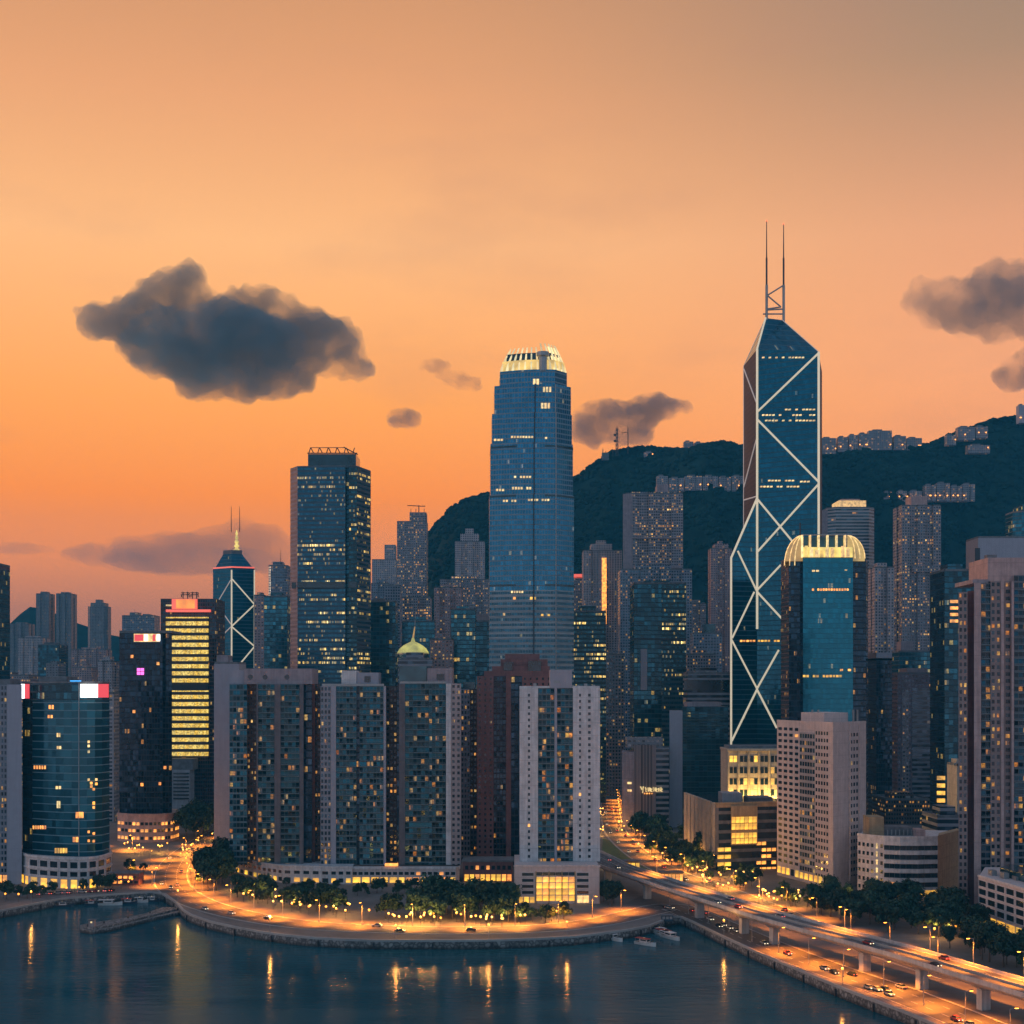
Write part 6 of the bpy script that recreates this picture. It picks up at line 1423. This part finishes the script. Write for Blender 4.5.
# small globe lamps on short posts among the trees
def globe_proto(mat, e):
    r = proto('garden_lamp', '', 'garden lamp'); MB().beam((0, 0, 0), (0, 0, 3.4), .07, 5).build('post', M['dark_metal'], r)
    MB().lathe([(0, 3.4), (.36, 3.55), (.5, 3.9), (.36, 4.25), (0, 4.4)], 0, 0, 8).build('globe', M[mat], r)
    if e: add_light(r, 4.9, e, .5, (1, .46, .09), nm='globe_light')
    return r
GPL = [globe_proto('globe', 2300.), globe_proto('globe_pale', 0), globe_proto('globe', 0)]; gused = set()
def globe(px, py, label, group, k=None, z=3.):
    k = tr.choice((0, 0, 1, 2)) if k is None else k; x, y = G(px, py, z)
    if k not in gused: gused.add(k); r = GPL[k]; r.location = (x, y, z); r['label'] = label; r['group'] = group
    else: dup(GPL[k], (x, y, z), 0, label, group)
def scatter_globes(label, group, n, region):
    xs_, ys_ = [p[0] for p in region], [p[1] for p in region]; c = 0
    while c < n:
        px, py = tr.uniform(min(xs_), max(xs_)), tr.uniform(min(ys_), max(ys_)); ins = False
        for (x1, y1), (x2, y2) in zip(region, region[1:]+region[:1]):
            if (y1 > py) != (y2 > py) and px < (x2-x1)*(py-y1)/(y2-y1)+x1: ins = not ins
        if ins: globe(px, py, label, group, 2 if 'embankment' in label else None); c += 1
scatter_globes('small warm globe lamp under the trees before the long white podium', 'lamps before the long podium', 34, [(230,890),(262,893),(300,902),(352,912),(352,920),(300,915),(240,903)])
scatter_globes('small warm globe lamp under the promenade tree row', 'lamps under the promenade row', 36, [(352,918),(440,920),(570,918),(576,925),(500,928),(400,927),(352,922)])
scatter_globes('small warm globe lamp among the trees of the lamp lit park', 'lamps of the park', 44, [(636,848),(662,846),(690,856),(716,866),(716,878),(690,878),(660,864),(640,854)])
scatter_globes('bright globe lamp in the garland at the foot of the white slab flats', 'lamps at the slab flats', 44, [(752,898),(780,894),(830,900),(860,905),(850,911),(800,908),(760,908)])
scatter_globes('small warm globe lamp on the old embankment before the yellow arches', 'lamps of the old embankment', 18, [(2,900),(60,893),(112,886),(140,880),(150,890),(100,895),(40,900),(4,908)])
scatter_globes('warm globe lamp on the pavement before the glowing glass box', 'lamps before the glass box', 20, [(690,880),(722,872),(760,876),(768,890),(740,894),(705,892)])
scatter_globes('warm globe lamp along the back edge of the broad junction', 'lamps of the junction edge', 22, [(112,848),(178,848),(226,830),(228,838),(186,858),(116,854)])
scatter_globes('warm globe lamp hidden under the dark tree belt', 'lamps of the tree belt', 8, [(860,912),(960,925),(985,945),(940,940),(870,922)])
for i in range(14): globe(tr.choice((600.5, 603, 619, 622, 624)), tr.uniform(800, 838), 'warm globe lamp lining the glowing street between the towers', 'lamps of the glowing street', 0)

# tall quay lamps whose light runs down into the water
QL = None
for px, lab in ((30, 'lone quay lamp on the old embankment, its reflection running down the water'), (177, 'quay lamp beside the root of the jetty, reflected in the water'), (269, 'quay lamp on the first part of the curved sea wall, with a bright golden reflection'), (397, 'quay lamp in the middle of the curved sea wall, with a faint reflection'),
                (486, 'quay lamp past the middle of the curved sea wall, with a short reflection'), (567, 'quay lamp on the sea wall before the white podium, with a bright reflection'), (722, 'quay lamp on the straight sea wall just after the quay corner'), (838, 'quay lamp on the straight sea wall with the widest reflection')):
    x, y = [(p[0], p[1]) for p in [min(catmull(Q, 8), key=lambda q: abs(q[0]*FPX/q[1]+512-px)+(0 if q[1] > 400 else 99))]][0]
    if QL is None:
        QL = proto('quay_lamp', lab, 'quay lamp', 'lamps on the sea wall'); MB().beam((0, 0, 0), (0, 0, 6.), .1, 6).build('pole', M['steel'], QL); MB().lathe([(0, 6.), (.42, 6.2), (.42, 6.7), (0, 7)], 0, 0, 8).build('globe', M['globe'], QL)
        add_light(QL, 7.4, 1500., .5, (1, .42, .08), nm='quay_light'); QL.location = (x, y+1.6, 3.03)
    else: dup(QL, (x+(1.6 if px > 690 else 0), y+1.6, 3.03), 0, lab)

# ============================================================ CARS
def car_proto(col, name):
    r = proto('car', '', 'car')
    prof = [(-2.2,.35),(2.2,.35),(2.25,.75),(1.35,.92),(-1.9,.98),(-2.25,.8)]
    cab = [(1.15,.93),(.55,1.45),(-1.1,1.48),(-1.8,.98)]
    def ext(mb, pr, w0, w1=None):
        w1 = w1 or [w0]*len(pr); n = len(pr)
        L = [(x, -w1[i], z) for i, (x, z) in enumerate(pr)]; Rr = [(x, w1[i], z) for i, (x, z) in enumerate(pr)]
        mb.face(L); mb.face(Rr[::-1])
        for i in range(n): j = (i+1) % n; mb.face([L[j], L[i], Rr[i], Rr[j]])
        return mb
    ext(MB(), prof, .88).build('body', col, r)
    ext(MB(), cab, .8, [.8, .66, .66, .8]).build('cabin_glass', M['glass_dark'], r)
    MB().box(-1.05, .5, -.64, .64, 1.46, 1.52).build('roof', col, r)
    for x in (-1.4, 1.4):
        for y in (-.8, .8):
            mb = MB(); mb.beam((x, y-.1, .34), (x, y+.1, .34), .34, 10); mb.build('wheel', M['dark_metal'], r)
    for y in (-.6, .6):
        MB().box(2.2, 2.3, y-.2, y+.2, .55, .78).build('headlight', M['headlight'], r); MB().box(-2.32, -2.2, y-.2, y+.2, .6, .85).build('taillight', M['taillight'], r)
    return r
M['headlight'] = glow('headlamp', (1, .80, .5), 3.); M['taillight'] = glow('tail lamp', (1, .08, .03), 2.5)
CARP = [car_proto(plain('red taxi paint', (.35,.03,.03), .3, var=.05, streak=False), 'red'), car_proto(plain('silver car paint', (.45,.45,.46), .3, .5, var=.05, streak=False), 'silver'), car_proto(plain('black car paint', (.02,.02,.025), .25, var=.05, streak=False), 'black'), car_proto(plain('white car paint', (.6,.6,.58), .3, var=.05, streak=False), 'white')]
cname = ('red', 'silver', 'black', 'white'); cu_ = set()
def car(x, y, z, rz, where, group):
    k = tr.choice((0, 1, 1, 2, 3)); lab = cname[k]+' car '+where
    if k not in cu_: cu_.add(k); r = CARP[k]; r.location = (x, y, z); r.rotation_euler.z = rz; r['label'] = lab; r['group'] = group; return
    dup(CARP[k], (x, y, z), rz, lab, group)
def traffic(line, lanes, z, gap, where, group, cond=lambda p: True):
    for d, sgn in lanes:
        s = tr.uniform(0, gap); L = sum(math.dist(a, b_) for a, b_ in zip(line, line[1:]))
        while s < L:
            q = samples(line, 1e9, s)
            if q:
                (p, h) = q[0]
                if cond(p): car(p[0]-math.sin(h)*d, p[1]+math.cos(h)*d, z, h if sgn > 0 else h+math.pi, where, group)
            s += gap*tr.uniform(.6, 1.6)
traffic(near, ((2.8, 1), (5.6, 1), (9.8, -1), (12.9, -1)), zdk+.06, 150, 'driving along the elevated road', 'cars on the elevated road', lambda p: 330 < p[1] < 760)
traffic(shore, ((-5.5, 1), (-2, 1), (2, -1), (5.5, -1)), 3.06, 150, 'driving along the shore road', 'cars on the shore road', lambda p: 360 < p[1] < 900)
traffic(street, ((-4.5, 1), (4.5, -1), (1.2, -1)), 3.06, 85, 'in the inland street behind the elevated road', 'cars in the inland street', lambda p: 520 < p[1] < 1200)
for p, h in samples(seg(674, 1300), 7.5, 12):
    if p[1] > 380 and tr.random() < .28: car(p[0]-math.sin(h)*10.6, p[1]+math.cos(h)*10.6, 3.06, h, 'parked along the lower road by the straight sea wall', 'cars parked by the sea wall')
for px in range(40, 118, 6):
    if tr.random() < .75: x, y = G(px, 897-px*.05); car(x, y, 3.04, tr.choice((0, math.pi, 1.5)), 'parked on the old embankment behind the boat basin', 'cars parked on the old embankment')
# ============================================================ BOATS AND QUAYSIDE
M['hull'] = plain('white boat hull', (.6,.58,.56), .4, var=.12, streak=False); M['hull_dark'] = plain('dark boat hull', (.03,.06,.09), .4, var=.1, streak=False); M['canopy_red'] = plain('red boat canopy', (.4,.05,.04), .7, var=.1, streak=False); M['wood'] = plain('boat deck timber', (.26,.18,.12), .7, var=.2)
def boat(label, px, py, rz, L, hull='hull', canopy='canopy_red', group=None, lampm='win_pale'):
    b = L*.3; r = thing('boat', label, 'boat', (0, 0, 0), group); mb = MB(); secs = [(-.5, .85, .0), (-.2, 1, 0), (.15, .95, .05), (.38, .55, .25), (.5, .04, .5)]; prev = None
    for x, k, sh in secs:
        w_ = b*.5*k; cur = [(x*L, -w_, 1.0+sh*1.6), (x*L, -w_*.72, -.5), (x*L, w_*.72, -.5), (x*L, w_, 1.0+sh*1.6)]
        if prev:
            for j in range(3): mb.face([prev[j], prev[j+1], cur[j+1], cur[j]][::-1], smooth=False)
            mb.face([prev[0], cur[0], cur[3], prev[3]])
        else: mb.face([cur[0], cur[1], cur[2], cur[3]][::-1])
        prev = cur
    mb.build('hull', M[hull], r)
    MB().box(-.42*L, .2*L, -b*.36, b*.36, 1.05, 1.12).build('deck', M['wood'], r)
    MB().box(-.25*L, .12*L, -b*.32, b*.32, 1.12, 2.5).build('cabin', M['white'], r)
    for y in (-b*.325, b*.325): MB().box(-.2*L, .08*L, y-.03, y+.03, 1.7, 2.25).build('window', M['glass_dark'], r)
    MB().box(.12*L, .125*L, -b*.26, b*.26, 1.6, 2.3).build('windscreen', M['glass_dark'], r)
    MB().box(-.46*L, .16*L, -b*.4, b*.4, 2.5, 2.66).build('canopy', M[canopy], r)
    for x in (-.44*L, .14*L):
        for y in (-b*.36, b*.36): MB().beam((x, y, 1.0), (x, y, 2.5), .05, 5).build('post', M['steel'], r)
    MB().lathe([(0, 2.7), (.18, 2.8), (0, 3)], -.1*L, 0, 6).build('lamp', M[lampm], r)
    x, y = G(px, py, 0); r.location = (x, y, 0); r.rotation_euler.z = rz; return r
boat('white motor boat moored alone against the curved sea wall', 613, 940, R(-52), 12, canopy='white')
boat('white motor boat with a red canopy, drifting off the raft of moored boats', 646, 945, R(-48), 11)
GB = 'boats rafted in the corner of the quay'
for i, (px, py, cn, lab) in enumerate(((651, 930.5, 'white', 'white canopied boat at the outer end of the moored raft'), (656, 932.5, 'canopy_red', 'first red canopied boat inside the moored raft, next to its outer boat'), (661, 934, 'white', 'white canopied boat in the middle of the moored raft'), (666, 936.5, 'canopy_red', 'red canopied boat nearly at the inner end of the moored raft'), (671, 938.5, 'white', 'boat closing the inner end of the moored raft, by the quay corner'))):
    boat(lab, px, py, R(-64), 13.5, canopy=cn, group=GB)
boat('dark launch moored below the old embankment, outside the small basin', 64, 907, R(8), 9, 'hull_dark', 'hull_dark')
boat('small boat with a red canopy inside the basin, against the embankment', 92, 905.5, R(4), 7, 'hull_dark', 'canopy_red')
boat('long pale boat moored inside the small basin', 110, 905, R(3), 12, 'hull', 'white')
boat('red canopied boat lit in the middle of the small basin', 129, 904, R(6), 8, 'hull_dark', 'canopy_red', lampm='redlamp')
boat('white canopied boat deep inside the small basin', 141, 902.5, R(5), 7, 'hull', 'white')
boat('small dark boat tied up at the inner tip of the basin', 153, 902, R(8), 6, 'hull_dark', 'white')
x, y = G(615, 868); tt = thing('marquee', 'glowing white marquee tent beside the white podium', 'marquee', (x, y, 3))
MB().box(x-5, x+5, y-4, y+4, 3, 6).build('side_wall', M['win_pale'], tt); mb = MB(); ap = (x, y, 9.2); e = [(x-5.6, y-4.6, 6), (x+5.6, y-4.6, 6), (x+5.6, y+4.6, 6), (x-5.6, y+4.6, 6)]
for i in range(4): mb.face([e[i], e[(i+1) % 4], ap])
mb.build('roof', M['win_pale'], tt); 
for q in e: MB().beam((q[0]*.92+x*.08, q[1]*.92+y*.08, 3), (q[0]*.92+x*.08, q[1]*.92+y*.08, 6), .12, 5).build('pole', M['steel'], tt)
l = add_light(tt, 5, 2500., 1., (1, .75, .4)); l.location = (0, -7, 3)
x, y = G(667, 921); kk = thing('kiosk', 'small dark container kiosk at the corner of the quay', 'kiosk', (x, y, 3))
MB().box(x-2.6, x+2.6, y-1.4, y+1.4, 3, 5.6).build('body', M['hull_dark'], kk); MB().box(x-2.9, x+2.9, y-1.7, y+1.7, 5.6, 5.85).build('roof', M['roof'], kk)
for i in range(3): MB().box(x-2.2+i*1.6, x-1.0+i*1.6, y-1.46, y-1.38, 4, 5.2).build('shutter', M['steel'], kk)
x, y = G(92, 927, 1.5); hh_ = thing('jetty_hut', 'tiny hut with a warm lamp on the tip of the jetty', 'hut', (x, y, 1.5))
MB().box(x-1.3, x+1.3, y-1, y+1, 1.5, 4.6).build('wall', M['pink'], hh_); MB().box(x-1.7, x+1.7, y-1.4, y+1.4, 4.6, 4.85).build('roof', M['roof'], hh_); MB().box(x-.4, x+.4, y-1.06, y-.98, 3.4, 4.1).build('window', M['win_pale'], hh_)
x, y = G(128, 884); kk = thing('low_building', 'small dark pavilion with warm windows on the embankment beside the junction', 'building', (x, y, 3))
MB().box(x-7, x+7, y-5, y+5, 3, 9).build('block', M['maroon'], kk); windows(kk, (x-7, y-5), (x+7, y-5), 3.3, 8.6, 5, 2, .7, .5, 'glass_dark', lit=.6, litmat='win_lit'); MB().box(x-7.5, x+7.5, y-5.5, y+5.5, 9, 9.6).build('roof', M['roof'], kk)
# lit shopfront blocks closing the view under the elevated road and along the glowing street
for i, (px, py, w_, h_, lab, mm) in enumerate(((622, 872, 20, 6, 'long low arcade of yellow lit shops under the start of the elevated road', 'win_yellow'), (668, 882, 16, 5, 'short low arcade of orange lit shops beneath the elevated road', 'win_lit'))):
    x, y = G(px, py); kk = thing('low_building', lab, 'building', (x, y, 3)); MB().box(x-w_/2, x+w_/2, y, y+6, 3, 3+h_).build('block', M['tan'], kk); windows(kk, (x-w_/2, y), (x+w_/2, y), 3.2, 3+h_-.6, 8, 1, .8, .85, mm, 'shopfront')
    MB().box(x-w_/2-.5, x+w_/2+.5, y-1, y+6, 3+h_, 3.4+h_).build('roof', M['roof'], kk)

# ============================================================ CLOUDS
deps = bpy.context.evaluated_depsgraph_get()
def cloud_mat(name, dens, col, scale, soft):
    m, nt = newmat(name); co = nd(nt, 'ShaderNodeTexCoord').outputs['Object']
    n_ = nd(nt, 'ShaderNodeTexNoise', ins={0: co, 2: scale, 3: 5., 4: .62}).outputs[0]
    d = mth(nt, 'MULTIPLY', maprange(nt, n_, soft[0], soft[1]), dens)
    v = nd(nt, 'ShaderNodeVolumePrincipled', ins={'Color': (*col, 1), 'Density': d, 'Anisotropy': .35})
    nt.links.new(v.outputs[0], nd(nt, 'ShaderNodeOutputMaterial').inputs[1]); return m
DC = 9000.
cr_ = random.Random(31)
def cloud(label, blobs, mat, vox=26., rough=(75., .0050), group=None, thick=.8, D=DC):
    mb = MB()
    bm = bmesh.new()
    for (px, py, rx, ry) in blobs:
        k = bmesh.ops.create_icosphere(bm, subdivisions=3, radius=1.)['verts']
        c = Vector((wx(px, D), D+cr_.uniform(-60, 60), wz(py, D))); sx_, sz_ = rx/FPX*D*1.1, ry/FPX*D*1.1
        for v in k: v.co = Vector((c.x+v.co.x*sx_, c.y+v.co.y*max(sx_, sz_)*thick, c.z+v.co.z*sz_))
    me = bpy.data.meshes.new('cloud'); bm.to_mesh(me); bm.free()
    o = bpy.data.objects.new('cloud_form', me); COL.objects.link(o); md = o.modifiers.new('join', 'REMESH'); md.mode = 'VOXEL'; md.voxel_size = vox
    deps = bpy.context.evaluated_depsgraph_get(); deps.update()
    me2 = bpy.data.meshes.new_from_object(o.evaluated_get(deps)); bpy.data.objects.remove(o)
    c0 = Vector((wx(blobs[0][0], D), D, wz(blobs[0][1], D)))
    nv = [v.normal.copy() for v in me2.vertices]
    for v, n in zip(me2.vertices, nv):
        p = v.co*rough[1]; f = mnoise.fractal(p, .9, 2.1, 5); g = mnoise.fractal(p*3.1+Vector((7, 1, 3)), .8, 2.2, 3)
        v.co = v.co+n*(rough[0]*f+rough[0]*.22*g)
    for v in me2.vertices: v.co -= c0
    me2.name = 'cloud'; me2.materials.clear(); me2.materials.append(mat)
    c = bpy.data.objects.new('cloud', me2); COL.objects.link(c); c.location = c0
    return tag(c, label, 'cloud', group)
CR = cloud_mat('soft slate cloud', .0045, (.36, .48, .56), .0036, (.28, .62)); CM = cloud_mat('slate cloud', .0066, (.29, .51, .63), .0034, (.26, .60)); CT = cloud_mat('thin cloud', .009, (.42, .50, .58), .0045, (.38, .60)); CS = cloud_mat('soft dusk bank', .0022, (.50, .52, .60), .0030, (.32, .60))
cloud('large dark slate cloud with a puffy top floating over the skyline', [(222,348,92,34),(180,305,38,34),(185,292,26,26),(150,322,48,26),(112,322,34,18),(94,317,14,8),(83,311,8,5),(262,318,42,28),(240,310,24,20),(272,308,18,13),(305,338,48,30),(330,350,34,26),(352,368,24,9),(250,372,66,22),(225,385,40,12),(170,345,44,24),(215,330,50,26)], CM)
cloud('dark cloud cut by the picture edge above the mountain', [(985,308,52,28),(1015,290,38,30),(945,302,34,22),(920,298,16,14),(1040,310,40,30),(985,328,30,8)], CR)
cloud('small dark cloud low at the picture edge, under the bigger cut off cloud', [(1022,370,14,16),(1036,368,20,22)], CT, 18.)
cloud('flat dim cloud resting behind the mountain beside the tall blue tower', [(600,418,28,14),(630,416,30,16),(652,408,26,14),(675,406,16,6),(590,428,20,14),(625,435,30,10)], CT, 20., (50, .006))
cloud('tiny dim cloud between the dark glass tower and the tall blue tower', [(405,419,15,9),(412,417,10,8),(395,420,8,5)], CT, 12., (24, .010))
cloud('thin wisp of cloud above the tiny dim cloud', [(436,368,15,6),(462,380,18,7),(448,374,14,5),(472,386,9,4)], cloud_mat('wisp', .006, (.55, .48, .5), .006, (.42, .64)), 12., (26, .010))
cloud('long soft dusk bank of cloud low behind the smaller braced tower', [(180,550,70,14),(120,553,56,10),(225,546,44,20),(262,544,30,20),(240,532,24,12),(290,560,30,20),(200,562,90,12)], CS, 22., (30, .006))
cloud('small flat dusk cloud low over the hazy distant blocks', [(22,549,24,6),(40,550,14,4),(5,550,14,5)], CS, 14., (16, .010))

# ============================================================ HAZE
m, nt = newmat('evening haze')
v = nd(nt, 'ShaderNodeVolumePrincipled', ins={'Color': (.06, .54, .92, 1), 'Density': .000082, 'Anisotropy': .0})
nt.links.new(v.outputs[0], nd(nt, 'ShaderNodeOutputMaterial').inputs[1])
tag(MB().prism(rect(-3900, 3900, -60, 5300), -3., 760., bottom=True).build('haze', m), 'thin evening haze over the harbour and the city', kind='stuff')
